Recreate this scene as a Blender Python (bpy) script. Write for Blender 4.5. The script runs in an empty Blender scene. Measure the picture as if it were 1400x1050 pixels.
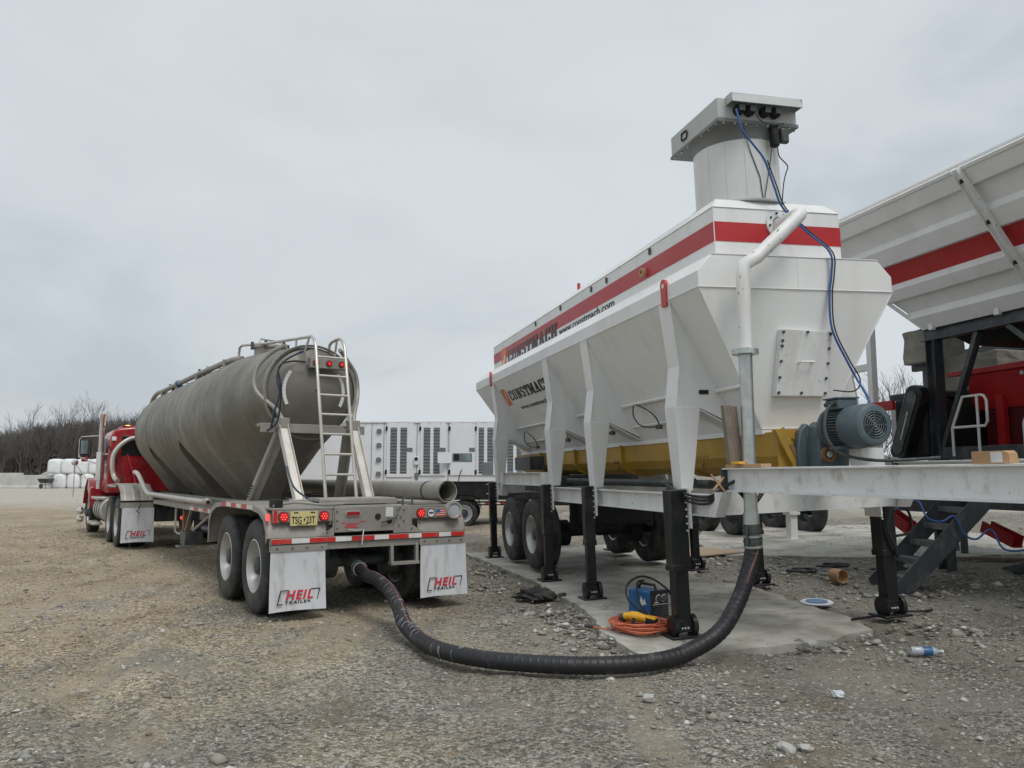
import bpy, bmesh, math, random
import numpy as np
from mathutils import Matrix, Vector
random.seed(7)
R = math.radians
scene = bpy.context.scene
col = scene.collection
PI = math.pi

# ------------------------------------------------------------------ camera, sky, sun, exposure
cam_d = bpy.data.cameras.new('camera')
cam = bpy.data.objects.new('camera', cam_d)
col.objects.link(cam)
cam.location = (0, 0, 1.5)
cam.rotation_euler = (R(90 + 6.6), 0, 0)
cam_d.sensor_width = 36
cam_d.lens = 36 * 1070 / 1400
cam_d.clip_start = 0.05
cam_d.clip_end = 5000
scene.camera = cam

SUN_EL, SUN_AZ = R(60), R(150)      # azimuth measured from +Y towards +X
world = bpy.data.worlds.new('World')
scene.world = world
world.use_nodes = True
nt = world.node_tree
nt.nodes.clear()
def N(tree, typ, **kw):
    n = tree.nodes.new(typ)
    for k, v in kw.items():
        setattr(n, k, v)
    return n
out = N(nt, 'ShaderNodeOutputWorld')
bg = N(nt, 'ShaderNodeBackground')
bg.inputs['Strength'].default_value = 0.098
sky = N(nt, 'ShaderNodeTexSky', sky_type='NISHITA')
sky.sun_disc = False
sky.sun_elevation = SUN_EL
sky.sun_rotation = SUN_AZ
sky.air_density = 1.0
sky.dust_density = 3.0
tc = N(nt, 'ShaderNodeTexCoord')
# overcast deck: clouds are laid out on a flat layer overhead (direction / height)
sep = N(nt, 'ShaderNodeSeparateXYZ')
nt.links.new(tc.outputs['Generated'], sep.inputs[0])
zc = N(nt, 'ShaderNodeMath', operation='ADD'); zc.inputs[1].default_value = 0.34
nt.links.new(sep.outputs['Z'], zc.inputs[0])
zm = N(nt, 'ShaderNodeMath', operation='MAXIMUM'); zm.inputs[1].default_value = 0.05
nt.links.new(zc.outputs[0], zm.inputs[0])
dv = N(nt, 'ShaderNodeVectorMath', operation='DIVIDE')
cmb = N(nt, 'ShaderNodeCombineXYZ')
for i in range(3):
    nt.links.new(zm.outputs[0], cmb.inputs[i])
nt.links.new(tc.outputs['Generated'], dv.inputs[0]); nt.links.new(cmb.outputs[0], dv.inputs[1])
cl1 = N(nt, 'ShaderNodeTexNoise'); cl1.inputs['Scale'].default_value = 2.3; cl1.inputs['Detail'].default_value = 5; cl1.inputs['Roughness'].default_value = 0.5
cl1.inputs['Distortion'].default_value = 0.3
cmap = N(nt, 'ShaderNodeMapping'); cmap.inputs['Location'].default_value = (3.1, 1.7, 0.4)
cmap.inputs['Scale'].default_value = (1.0, 1.0, 1.9)
nt.links.new(tc.outputs['Generated'], cmap.inputs[0]); nt.links.new(cmap.outputs[0], cl1.inputs['Vector'])
ramp = N(nt, 'ShaderNodeValToRGB')
ramp.color_ramp.elements[0].position = 0.34; ramp.color_ramp.elements[0].color = (5.0, 5.45, 5.85, 1)
ramp.color_ramp.elements[1].position = 0.60; ramp.color_ramp.elements[1].color = (6.45, 6.9, 7.25, 1)
e = ramp.color_ramp.elements.new(0.46); e.color = (6.0, 6.45, 6.8, 1)
nt.links.new(cl1.outputs['Fac'], ramp.inputs[0])
mixs = N(nt, 'ShaderNodeMix', data_type='RGBA')
mixs.inputs['Factor'].default_value = 0.93
nt.links.new(sky.outputs[0], mixs.inputs['A']); nt.links.new(ramp.outputs[0], mixs.inputs['B'])
nt.links.new(mixs.outputs['Result'], bg.inputs['Color'])
nt.links.new(bg.outputs[0], out.inputs[0])

sun_d = bpy.data.lights.new('sun', 'SUN')
sun_d.energy = 1.5
sun_d.angle = R(25)
sun_d.color = (1.0, 0.97, 0.93)
sun = bpy.data.objects.new('sun', sun_d)
col.objects.link(sun)
sd = Vector((math.sin(SUN_AZ) * math.cos(SUN_EL), math.cos(SUN_AZ) * math.cos(SUN_EL), math.sin(SUN_EL)))
sun.rotation_euler = sd.to_track_quat('Z', 'Y').to_euler()
sun.location = sd * 60

scene.view_settings.view_transform = 'Standard'
scene.view_settings.look = 'None'
scene.view_settings.exposure = 0.14
scene.view_settings.gamma = 1.0
scene.view_settings.use_curve_mapping = False
scene.cycles.max_bounces = 4
scene.cycles.diffuse_bounces = 3
scene.cycles.glossy_bounces = 2
scene.cycles.use_adaptive_sampling = True
scene.cycles.adaptive_threshold = 0.02
scene.cycles.use_denoising = True

# ------------------------------------------------------------------ materials
M = {}
def lk(t, a, b): t.links.new(a, b)
def mk(name, color, rough=0.5, metal=0.0, var=0.08, vscale=2.5, dirt=None, damt=0.0, dscale=(5, 5, 0.8), dlo=0.48, dhi=0.72,
       chip=None, camt=0.0, cscale=14, bump=0.0, bscale=60, coat=0.0, spec=0.5, emit=None, estr=0.0, trans=0.0, alpha=1.0):
    m = bpy.data.materials.new(name)
    m.use_nodes = True
    t = m.node_tree
    b = t.nodes['Principled BSDF']
    tcn = N(t, 'ShaderNodeTexCoord')
    O = tcn.outputs['Object']
    n1 = N(t, 'ShaderNodeTexNoise'); n1.inputs['Scale'].default_value = vscale; n1.inputs['Detail'].default_value = 6
    lk(t, O, n1.inputs['Vector'])
    mr = N(t, 'ShaderNodeMapRange'); mr.inputs['From Min'].default_value = 0.3; mr.inputs['From Max'].default_value = 0.7
    mr.inputs['To Min'].default_value = 1 - var; mr.inputs['To Max'].default_value = 1 + var
    lk(t, n1.outputs['Fac'], mr.inputs['Value'])
    mul = N(t, 'ShaderNodeMix', data_type='RGBA', blend_type='MULTIPLY'); mul.inputs['Factor'].default_value = 1
    mul.inputs['A'].default_value = (*color, 1)
    lk(t, mr.outputs[0], mul.inputs['B'])
    last = mul.outputs['Result']
    if dirt:
        mp = N(t, 'ShaderNodeMapping'); mp.inputs['Scale'].default_value = dscale
        lk(t, O, mp.inputs[0])
        n2 = N(t, 'ShaderNodeTexNoise'); n2.inputs['Scale'].default_value = 1.0; n2.inputs['Detail'].default_value = 8; n2.inputs['Roughness'].default_value = 0.65
        lk(t, mp.outputs[0], n2.inputs['Vector'])
        r2 = N(t, 'ShaderNodeMapRange'); r2.inputs['From Min'].default_value = dlo; r2.inputs['From Max'].default_value = dhi
        r2.inputs['To Min'].default_value = 0; r2.inputs['To Max'].default_value = damt
        lk(t, n2.outputs['Fac'], r2.inputs['Value'])
        mx = N(t, 'ShaderNodeMix', data_type='RGBA'); mx.inputs['B'].default_value = (*dirt, 1)
        lk(t, r2.outputs[0], mx.inputs['Factor']); lk(t, last, mx.inputs['A'])
        last = mx.outputs['Result']
    if chip:
        n3 = N(t, 'ShaderNodeTexNoise'); n3.inputs['Scale'].default_value = cscale; n3.inputs['Detail'].default_value = 9; n3.inputs['Roughness'].default_value = 0.7
        lk(t, O, n3.inputs['Vector'])
        r3 = N(t, 'ShaderNodeMapRange'); r3.inputs['From Min'].default_value = 0.69 - camt * 0.1; r3.inputs['From Max'].default_value = 0.71 - camt * 0.1
        lk(t, n3.outputs['Fac'], r3.inputs['Value'])
        mx = N(t, 'ShaderNodeMix', data_type='RGBA'); mx.inputs['B'].default_value = (*chip, 1)
        lk(t, r3.outputs[0], mx.inputs['Factor']); lk(t, last, mx.inputs['A'])
        last = mx.outputs['Result']
    lk(t, last, b.inputs['Base Color'])
    n4 = N(t, 'ShaderNodeTexNoise'); n4.inputs['Scale'].default_value = vscale * 4; n4.inputs['Detail'].default_value = 5
    lk(t, O, n4.inputs['Vector'])
    mr4 = N(t, 'ShaderNodeMapRange'); mr4.inputs['To Min'].default_value = max(0.02, rough - 0.12); mr4.inputs['To Max'].default_value = min(1, rough + 0.12)
    lk(t, n4.outputs['Fac'], mr4.inputs['Value']); lk(t, mr4.outputs[0], b.inputs['Roughness'])
    b.inputs['Metallic'].default_value = metal
    b.inputs['Specular IOR Level'].default_value = spec
    b.inputs['Coat Weight'].default_value = coat
    if bump:
        n5 = N(t, 'ShaderNodeTexNoise'); n5.inputs['Scale'].default_value = bscale; n5.inputs['Detail'].default_value = 4
        lk(t, O, n5.inputs['Vector'])
        bp = N(t, 'ShaderNodeBump'); bp.inputs['Strength'].default_value = bump; bp.inputs['Distance'].default_value = 0.01
        lk(t, n5.outputs['Fac'], bp.inputs['Height']); lk(t, bp.outputs[0], b.inputs['Normal'])
    if emit:
        b.inputs['Emission Color'].default_value = (*emit, 1); b.inputs['Emission Strength'].default_value = estr
    if trans:
        b.inputs['Transmission Weight'].default_value = trans
    M[name] = m
    return m

DUST = (0.33, 0.30, 0.25)
mk('white', (0.78, 0.79, 0.78), 0.42, var=0.03, dirt=(0.50, 0.48, 0.43), damt=0.36, dscale=(2.6, 2.2, 0.45), dlo=0.47, dhi=0.78, bump=0.30, bscale=1.7)
mk('white_worn', (0.76, 0.77, 0.76), 0.45, var=0.04, dirt=(0.42, 0.38, 0.32), damt=0.5, dscale=(5, 5, 1.2), dlo=0.45, dhi=0.75, chip=(0.16, 0.12, 0.09), camt=0.55, cscale=16, bump=0.03, bscale=12)
mk('white_chip', (0.76, 0.77, 0.76), 0.45, var=0.04, dirt=(0.46, 0.42, 0.36), damt=0.4, dscale=(5, 5, 1.2), dlo=0.45, dhi=0.75, chip=(0.17, 0.11, 0.07), camt=0.72, cscale=20)
mk('filter_under_shade', (0.17, 0.18, 0.175), 0.5, var=0.1)  # filter grey darkened: shade under the cover put into the colour
mk('hose_scuff', (0.22, 0.22, 0.225), 0.6, var=0.2)
mk('white_dirty', (0.74, 0.75, 0.74), 0.5, var=0.06, dirt=(0.30, 0.28, 0.25), damt=0.55, dscale=(9, 9, 7), dlo=0.52, dhi=0.72, chip=(0.25, 0.2, 0.16), camt=0.35, cscale=26)
mk('red_stripe', (0.44, 0.020, 0.024), 0.4, var=0.06, dirt=(0.55, 0.25, 0.23), damt=0.12, dscale=(1, 1, 2))
mk('red_lug', (0.50, 0.05, 0.04), 0.45, var=0.1, chip=(0.2, 0.1, 0.08), camt=0.3)
mk('black_paint', (0.010, 0.011, 0.012), 0.36, var=0.3, dirt=DUST, damt=0.10, dscale=(6, 6, 3), dlo=0.5, dhi=0.75, chip=(0.10, 0.09, 0.08), camt=0.1, spec=0.4)
mk('yellow', (0.42, 0.255, 0.035), 0.48, var=0.14, dirt=(0.20, 0.15, 0.08), damt=0.5, dscale=(3, 1.2, 2), chip=(0.13, 0.09, 0.04), camt=0.25)
mk('motor_grey', (0.080, 0.115, 0.135), 0.42, var=0.08, dirt=DUST, damt=0.25, dscale=(8, 8, 4))
mk('filter_grey', (0.47, 0.50, 0.49), 0.45, var=0.05, dirt=(0.3, 0.3, 0.28), damt=0.3, dscale=(4, 4, 1))
mk('steel_bare', (0.66, 0.665, 0.65), 0.42, 0.15, var=0.06, dirt=(0.45, 0.43, 0.4), damt=0.3, dscale=(9, 9, 0.4))
mk('galv', (0.50, 0.54, 0.53), 0.38, 0.75, var=0.14, vscale=14, dirt=(0.40, 0.38, 0.34), damt=0.5, dscale=(12, 12, 3))
mk('dark_steel', (0.045, 0.055, 0.06), 0.45, var=0.15, dirt=DUST, damt=0.3, dscale=(7, 7, 3))
mk('plant_grey', (0.030, 0.040, 0.046), 0.42, var=0.12, dirt=DUST, damt=0.22, dscale=(6, 6, 3))
mk('steel_tread', (0.10, 0.115, 0.12), 0.5, var=0.2, dirt=(0.36, 0.34, 0.3), damt=0.6, dscale=(9, 9, 9))
mk('plant_red_shaded', (0.12, 0.008, 0.010), 0.5, var=0.2, dirt=(0.05, 0.02, 0.02), damt=0.5, dscale=(4, 4, 2))  # mixer red darkened, shade below the pan put into the colour
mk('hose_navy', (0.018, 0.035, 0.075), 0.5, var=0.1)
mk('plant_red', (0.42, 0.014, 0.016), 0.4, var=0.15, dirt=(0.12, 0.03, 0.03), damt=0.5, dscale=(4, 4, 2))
mk('rubber', (0.028, 0.029, 0.030), 0.75, var=0.2, dirt=(0.20, 0.185, 0.16), damt=0.45, dscale=(5, 5, 5), dlo=0.42, dhi=0.75, bump=0.15, bscale=90)
mk('alu_dusty', (0.30, 0.285, 0.255), 0.52, 0.25, var=0.12, dirt=(0.42, 0.40, 0.36), damt=0.5, dscale=(7, 7, 3), bump=0.05, bscale=20)
mk('alu_bright', (0.52, 0.505, 0.46), 0.42, 0.45, var=0.10, dirt=(0.30, 0.28, 0.24), damt=0.5, dscale=(9, 9, 2.5))
mk('rim_alu', (0.56, 0.56, 0.54), 0.36, 0.5, var=0.12, vscale=5, dirt=(0.3, 0.28, 0.25), damt=0.5, dscale=(6, 6, 6))
mk('chrome', (0.72, 0.72, 0.72), 0.16, 0.95, var=0.05)
mk('dark_gap', (0.012, 0.012, 0.013), 0.8, var=0.2)
mk('flap_white', (0.60, 0.615, 0.64), 0.55, var=0.05, dirt=(0.30, 0.29, 0.28), damt=0.7, dscale=(14, 14, 3), dlo=0.52, dhi=0.74)
mk('refl_red', (0.55, 0.022, 0.020), 0.35, var=0.08, dirt=DUST, damt=0.25)
mk('refl_white', (0.72, 0.72, 0.71), 0.35, var=0.05, dirt=DUST, damt=0.35)
mk('lamp_red', (0.45, 0.01, 0.012), 0.2, emit=(1.0, 0.03, 0.03), estr=0.14)
mk('led_red', (0.9, 0.1, 0.08), 0.2, emit=(1.0, 0.10, 0.08), estr=0.6)
mk('lamp_red_off', (0.30, 0.012, 0.014), 0.2)
mk('lamp_amber', (0.7, 0.25, 0.05), 0.2, emit=(1.0, 0.45, 0.1), estr=2.5)
mk('plate_yellow', (0.62, 0.56, 0.24), 0.4, var=0.05, dirt=(0.5, 0.48, 0.38), damt=0.4)
mk('ink_black', (0.018, 0.018, 0.020), 0.5, var=0.1)
mk('ink_grey', (0.05, 0.045, 0.05), 0.5, var=0.25, dirt=(0.45, 0.2, 0.2), damt=0.3, dscale=(30, 30, 30))
mk('ink_red', (0.55, 0.035, 0.06), 0.5, var=0.1)
mk('ink_orange', (0.75, 0.17, 0.04), 0.45, var=0.06)
mk('cab_red', (0.33, 0.010, 0.018), 0.28, var=0.08, coat=0.5, dirt=DUST, damt=0.18, dscale=(3, 3, 2))
mk('glass_dark', (0.015, 0.02, 0.022), 0.08, spec=0.8, var=0.05)
mk('mirror_glass', (0.30, 0.36, 0.36), 0.05, 0.9, var=0.05)
mk('hose_black', (0.013, 0.013, 0.016), 0.5, var=0.2, dirt=(0.22, 0.21, 0.21), damt=0.30, dscale=(7, 7, 7), dlo=0.56, dhi=0.72, bump=0.1, bscale=40)
mk('hose_red', (0.13, 0.05, 0.055), 0.6, var=0.2, dirt=DUST, damt=0.4)
mk('cable_blue', (0.03, 0.10, 0.30), 0.45, var=0.1)
mk('cable_black', (0.015, 0.015, 0.017), 0.5)
mk('cable_orange', (0.55, 0.13, 0.055), 0.5, var=0.12, dirt=DUST, damt=0.4, dscale=(12, 12, 12))
mk('concrete', (0.43, 0.42, 0.375), 0.85, var=0.14, vscale=1.3, dirt=(0.27, 0.25, 0.21), damt=0.95, dscale=(1.9, 1.9, 1.9), dlo=0.45, dhi=0.62, chip=(0.25, 0.23, 0.2), camt=0.5, cscale=9, bump=0.25, bscale=45)
mk('concrete_block', (0.27, 0.26, 0.225), 0.9, var=0.2, dirt=(0.12, 0.115, 0.1), damt=0.6, dscale=(4, 4, 4), bump=0.5, bscale=25)
mk('barrier', (0.50, 0.50, 0.47), 0.85, var=0.14, vscale=0.6, dirt=(0.2, 0.2, 0.18), damt=0.5, dscale=(1, 1, 0.5), bump=0.2, bscale=8)
mk('wood_old', (0.19, 0.155, 0.125), 0.85, var=0.25, dirt=(0.34, 0.31, 0.27), damt=0.7, dscale=(28, 28, 5), bump=0.4, bscale=50)
mk('wood_new', (0.46, 0.27, 0.15), 0.7, var=0.15, dirt=(0.3, 0.2, 0.12), damt=0.5, dscale=(20, 3, 20))
mk('plywood', (0.42, 0.31, 0.20), 0.8, var=0.12, dirt=(0.28, 0.22, 0.15), damt=0.5, dscale=(5, 5, 5))
mk('card', (0.42, 0.255, 0.135), 0.8, var=0.06)
mk('rust', (0.23, 0.125, 0.06), 0.8, var=0.3, dirt=(0.35, 0.25, 0.15), damt=0.6, dscale=(10, 10, 4))
mk('weld_blue', (0.015, 0.12, 0.30), 0.35, var=0.06, dirt=DUST, damt=0.15)
mk('tool_yellow', (0.80, 0.42, 0.02), 0.4, var=0.05)
mk('plastic_white', (0.72, 0.74, 0.78), 0.45, var=0.05)
mk('plastic_clear', (0.62, 0.66, 0.74), 0.2, var=0.05, trans=0.35)
mk('gen_white', (0.80, 0.82, 0.85), 0.4, var=0.025, dirt=(0.55, 0.56, 0.56), damt=0.25, dscale=(1, 1, 0.5))
mk('gen_grey', (0.16, 0.18, 0.19), 0.6, var=0.06)
mk('bag_white', (0.78, 0.79, 0.80), 0.7, var=0.06, dirt=(0.5, 0.5, 0.5), damt=0.25, dscale=(2, 2, 2), bump=0.6, bscale=5)
mk('bark', (0.090, 0.080, 0.072), 0.9, var=0.25, vscale=0.7)
mk('bark_far', (0.105, 0.096, 0.09), 0.95, var=0.3, vscale=0.05)
mk('mound', (0.30, 0.285, 0.24), 0.95, var=0.25, vscale=0.5, dirt=(0.18, 0.15, 0.12), damt=0.6, dscale=(0.6, 0.6, 1.5), bump=0.6, bscale=3)
mk('lime', (0.45, 0.62, 0.03), 0.5, var=0.05)

def add_cracks(name, scale, colr):
    t = M[name].node_tree; b = t.nodes['Principled BSDF']; src = b.inputs['Base Color'].links[0].from_socket
    tcn = N(t, 'ShaderNodeTexCoord'); nz = N(t, 'ShaderNodeTexNoise'); nz.inputs['Scale'].default_value = 2.2; nz.inputs['Detail'].default_value = 5
    lk(t, tcn.outputs['Object'], nz.inputs['Vector'])
    mv_ = N(t, 'ShaderNodeMix', data_type='RGBA', blend_type='LINEAR_LIGHT'); mv_.inputs['Factor'].default_value = 0.35
    lk(t, tcn.outputs['Object'], mv_.inputs['A']); lk(t, nz.outputs['Color'], mv_.inputs['B'])
    vo = N(t, 'ShaderNodeTexVoronoi', feature='DISTANCE_TO_EDGE'); vo.inputs['Scale'].default_value = scale; lk(t, mv_.outputs['Result'], vo.inputs['Vector'])
    mr = N(t, 'ShaderNodeMapRange'); mr.inputs['From Min'].default_value = 0.0; mr.inputs['From Max'].default_value = 0.012; mr.inputs['To Min'].default_value = 0.8; mr.inputs['To Max'].default_value = 0
    lk(t, vo.outputs['Distance'], mr.inputs['Value'])
    mx = N(t, 'ShaderNodeMix', data_type='RGBA'); mx.inputs['B'].default_value = (*colr, 1); lk(t, mr.outputs[0], mx.inputs['Factor']); lk(t, src, mx.inputs['A'])
    lk(t, mx.outputs['Result'], b.inputs['Base Color'])
add_cracks('concrete', 0.55, (0.12, 0.11, 0.095))
def stone_mat(name, cols, rough=0.85):
    m = bpy.data.materials.new(name); m.use_nodes = True
    t = m.node_tree; b = t.nodes['Principled BSDF']
    g = N(t, 'ShaderNodeNewGeometry')
    rp = N(t, 'ShaderNodeValToRGB')
    while len(rp.color_ramp.elements) < len(cols):
        rp.color_ramp.elements.new(0.5)
    for i, c in enumerate(cols):
        rp.color_ramp.elements[i].position = i / (len(cols) - 1); rp.color_ramp.elements[i].color = (*c, 1)
    lk(t, g.outputs['Random Per Island'], rp.inputs[0])
    lk(t, rp.outputs[0], b.inputs['Base Color'])
    b.inputs['Roughness'].default_value = rough
    M[name] = m
stone_mat('stones', [(0.14, 0.13, 0.115), (0.22, 0.21, 0.185), (0.28, 0.265, 0.225), (0.33, 0.305, 0.25), (0.27, 0.27, 0.26), (0.40, 0.385, 0.34), (0.60, 0.59, 0.56)])
stone_mat('rock_pale', [(0.34, 0.33, 0.31), (0.42, 0.41, 0.39)])

# ------------------------------------------------------------------ mesh helpers
class MB:
    def __init__(s):
        s.v = []; s.f = []
    def add(s, vs, fs):
        o = len(s.v); s.v += [tuple(p) for p in vs]; s.f += [tuple(i + o for i in f) for f in fs]; return s
    def box(s, x0, x1, y0, y1, z0, z1):
        vs = [(x0, y0, z0), (x1, y0, z0), (x1, y1, z0), (x0, y1, z0), (x0, y0, z1), (x1, y0, z1), (x1, y1, z1), (x0, y1, z1)]
        return s.add(vs, [(0, 3, 2, 1), (4, 5, 6, 7), (0, 1, 5, 4), (1, 2, 6, 5), (2, 3, 7, 6), (3, 0, 4, 7)])
    def hexa(s, vs):
        return s.add(vs, [(0, 3, 2, 1), (4, 5, 6, 7), (0, 1, 5, 4), (1, 2, 6, 5), (2, 3, 7, 6), (3, 0, 4, 7)])
    def bar(s, p0, p1, w, h, up=(0, 0, 1)):
        p0 = Vector(p0); p1 = Vector(p1); d = (p1 - p0).normalized(); u = Vector(up)
        a = d.cross(u)
        if a.length < 1e-4: a = d.cross(Vector((1, 0, 0)))
        a.normalize(); b = a.cross(d).normalized()
        vs = []
        for p in (p0, p1):
            for i, j in ((-1, -1), (1, -1), (1, 1), (-1, 1)):
                vs.append(p + a * (i * w / 2) + b * (j * h / 2))
        return s.hexa(vs)
    def prism(s, poly, axis, a0, a1):
        # poly in the two other axes (in xyz order), extruded along axis
        def P(q, a):
            return {'x': (a, q[0], q[1]), 'y': (q[0], a, q[1]), 'z': (q[0], q[1], a)}[axis]
        n = len(poly)
        vs = [P(q, a0) for q in poly] + [P(q, a1) for q in poly]
        fs = [tuple(range(n))[::-1], tuple(range(n, 2 * n))] + [(i, (i + 1) % n, n + (i + 1) % n, n + i) for i in range(n)]
        return s.add(vs, fs)
    def sheet(s, line, axis, a0, a1, th):
        # open polyline thickened by th (normal in its plane), extruded along axis
        n = len(line); nr = []
        for i in range(n):
            p = Vector(line[max(0, i - 1)]); q = Vector(line[min(n - 1, i + 1)]); d = (q - p).normalized()
            nr.append((-d.y, d.x))
        poly = list(line) + [(line[i][0] + nr[i][0] * th, line[i][1] + nr[i][1] * th) for i in range(n - 1, -1, -1)]
        def P(q, a):
            return {'x': (a, q[0], q[1]), 'y': (q[0], a, q[1]), 'z': (q[0], q[1], a)}[axis]
        m = len(poly)
        vs = [P(q, a0) for q in poly] + [P(q, a1) for q in poly]
        fs = [(i, (i + 1) % m, m + (i + 1) % m, m + i) for i in range(m)]
        for i in range(n - 1):
            fs.append((i, m - 1 - i, m - 2 - i, i + 1)); fs.append((m + i, m + i + 1, 2 * m - 2 - i, 2 * m - 1 - i))
        return s.add(vs, fs)
    def cyl(s, p0, p1, r0, r1=None, seg=16, cap=True):
        r1 = r0 if r1 is None else r1
        p0 = Vector(p0); p1 = Vector(p1); d = (p1 - p0).normalized()
        a = d.orthogonal().normalized(); b = d.cross(a)
        vs = []
        for p, r in ((p0, r0), (p1, r1)):
            for i in range(seg):
                t = 2 * PI * i / seg
                vs.append(p + a * (r * math.cos(t)) + b * (r * math.sin(t)))
        fs = [(i, (i + 1) % seg, seg + (i + 1) % seg, seg + i) for i in range(seg)]
        if cap: fs += [tuple(range(seg))[::-1], tuple(range(seg, 2 * seg))]
        return s.add(vs, fs)
    def tube(s, pts, r, seg=10, smooth=0, cap=True):
        pts = [Vector(p) for p in pts]
        if smooth:
            q = []
            n = len(pts)
            for i in range(n - 1):
                p0, p1, p2, p3 = pts[max(0, i - 1)], pts[i], pts[i + 1], pts[min(n - 1, i + 2)]
                for k in range(smooth):
                    t = k / smooth
                    q.append(0.5 * ((2 * p1) + (p2 - p0) * t + (2 * p0 - 5 * p1 + 4 * p2 - p3) * t * t + (3 * p1 - p0 - 3 * p2 + p3) * t ** 3))
            q.append(pts[-1]); pts = q
        n = len(pts); vs = []; prev = None
        for i, p in enumerate(pts):
            d = (pts[min(n - 1, i + 1)] - pts[max(0, i - 1)]).normalized()
            a = d.orthogonal().normalized() if prev is None else (prev - d * prev.dot(d)).normalized()
            prev = a; b = d.cross(a)
            rr = r[i * (len(r) - 1) // max(1, n - 1)] if isinstance(r, (list, tuple)) else r
            for k in range(seg):
                t = 2 * PI * k / seg
                vs.append(p + a * (rr * math.cos(t)) + b * (rr * math.sin(t)))
        fs = []
        for i in range(n - 1):
            for k in range(seg):
                fs.append((i * seg + k, i * seg + (k + 1) % seg, (i + 1) * seg + (k + 1) % seg, (i + 1) * seg + k))
        if cap: fs += [tuple(range(seg))[::-1], tuple(range((n - 1) * seg, n * seg))]
        return s.add(vs, fs)
    def lathe(s, prof, o=(0, 0, 0), axis='x', seg=32, close=False):
        # prof: (along axis, radius)
        vs = []; n = len(prof)
        for (a, r) in prof:
            for k in range(seg):
                t = 2 * PI * k / seg; c, q = r * math.cos(t), r * math.sin(t)
                p = {'x': (a, c, q), 'y': (c, a, q), 'z': (c, q, a)}[axis]
                vs.append((p[0] + o[0], p[1] + o[1], p[2] + o[2]))
        fs = []
        for i in range(n - 1 if not close else n):
            j = (i + 1) % n
            for k in range(seg):
                f = (i * seg + k, i * seg + (k + 1) % seg, j * seg + (k + 1) % seg, j * seg + k)
                fs.append(f)
        return s.add(vs, fs)
    def xf(s, m):
        s.v = [tuple(m @ Vector(p)) for p in s.v]; return s
    def mesh(s, name):
        me = bpy.data.meshes.new(name)
        me.from_pydata(s.v, [], s.f)
        bm = bmesh.new(); bm.from_mesh(me)
        bmesh.ops.recalc_face_normals(bm, faces=bm.faces)
        bm.to_mesh(me); bm.free()
        return me
    def build(s, name, mat, parent=None, smooth=35, bevel=0, loc=None, rot=None, kind=None, label=None):
        me = s.mesh(name)
        me.materials.append(M[mat])
        if smooth:
            me.shade_smooth(); me.set_sharp_from_angle(angle=R(smooth))
        o = bpy.data.objects.new(name, me); col.objects.link(o)
        if parent: o.parent = parent
        if loc: o.location = loc
        if rot: o.rotation_euler = rot
        if bevel:
            b = o.modifiers.new('bevel', 'BEVEL'); b.width = bevel; b.segments = 2; b.limit_method = 'ANGLE'; b.angle_limit = R(40); b.harden_normals = False
        if kind: o['kind'] = kind
        if label: o['label'] = label
        return o
def bx(*a): return MB().box(*a)
def tag(o, label, cat, group=None, kind=None):
    o['label'] = label; o['category'] = cat
    if group: o['group'] = group
    if kind: o['kind'] = kind
    return o
def empty(name, loc=(0, 0, 0), rot=(0, 0, 0), parent=None, mtx=None):
    o = bpy.data.objects.new(name, None); col.objects.link(o)
    if parent: o.parent = parent
    if mtx is not None: o.matrix_world = mtx
    else: o.location = loc; o.rotation_euler = rot
    o.empty_display_size = 0.2
    return o
def thing(name, label, cat, loc=(0, 0, 0), rot=(0, 0, 0), group=None, mtx=None):
    return tag(empty(name, loc, rot, None, mtx), label, cat, group)
def copy_tree(o, parent=None):
    c = o.copy(); col.objects.link(c)
    if parent is not None: c.parent = parent
    for ch in list(o.children): copy_tree(ch, c)
    return c
def text(name, s, size, mat, parent, mtx, bold=0.0, shear=0.0, xs=1.0, align='LEFT', depth=0.001, space=1.0, fit=None):
    cu = bpy.data.curves.new('txt', 'FONT'); cu.body = s; cu.size = size; cu.offset = bold; cu.shear = shear; cu.extrude = depth; cu.align_x = align
    cu.resolution_u = 4; cu.space_character = space
    ob = bpy.data.objects.new('txt', cu); col.objects.link(ob)
    dg = bpy.context.evaluated_depsgraph_get()
    me = bpy.data.meshes.new_from_object(ob.evaluated_get(dg)); me.name = name
    bpy.data.objects.remove(ob)
    if fit:
        xx = [v.co.x for v in me.vertices]; xs = fit / (max(xx) - min(xx))
    me.transform(mtx @ Matrix.Diagonal((xs, 1, 1, 1)))
    me.materials.clear(); me.materials.append(M[mat])
    o = bpy.data.objects.new(name, me); col.objects.link(o)
    if parent: o.parent = parent
    return o
def basis(o, x, y):
    x = Vector(x).normalized(); y = Vector(y); y = (y - x * y.dot(x)).normalized(); z = x.cross(y)
    m = Matrix.Identity(4)
    for i in range(3):
        m[i][0] = x[i]; m[i][1] = y[i]; m[i][2] = z[i]; m[i][3] = o[i]
    return m
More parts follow.
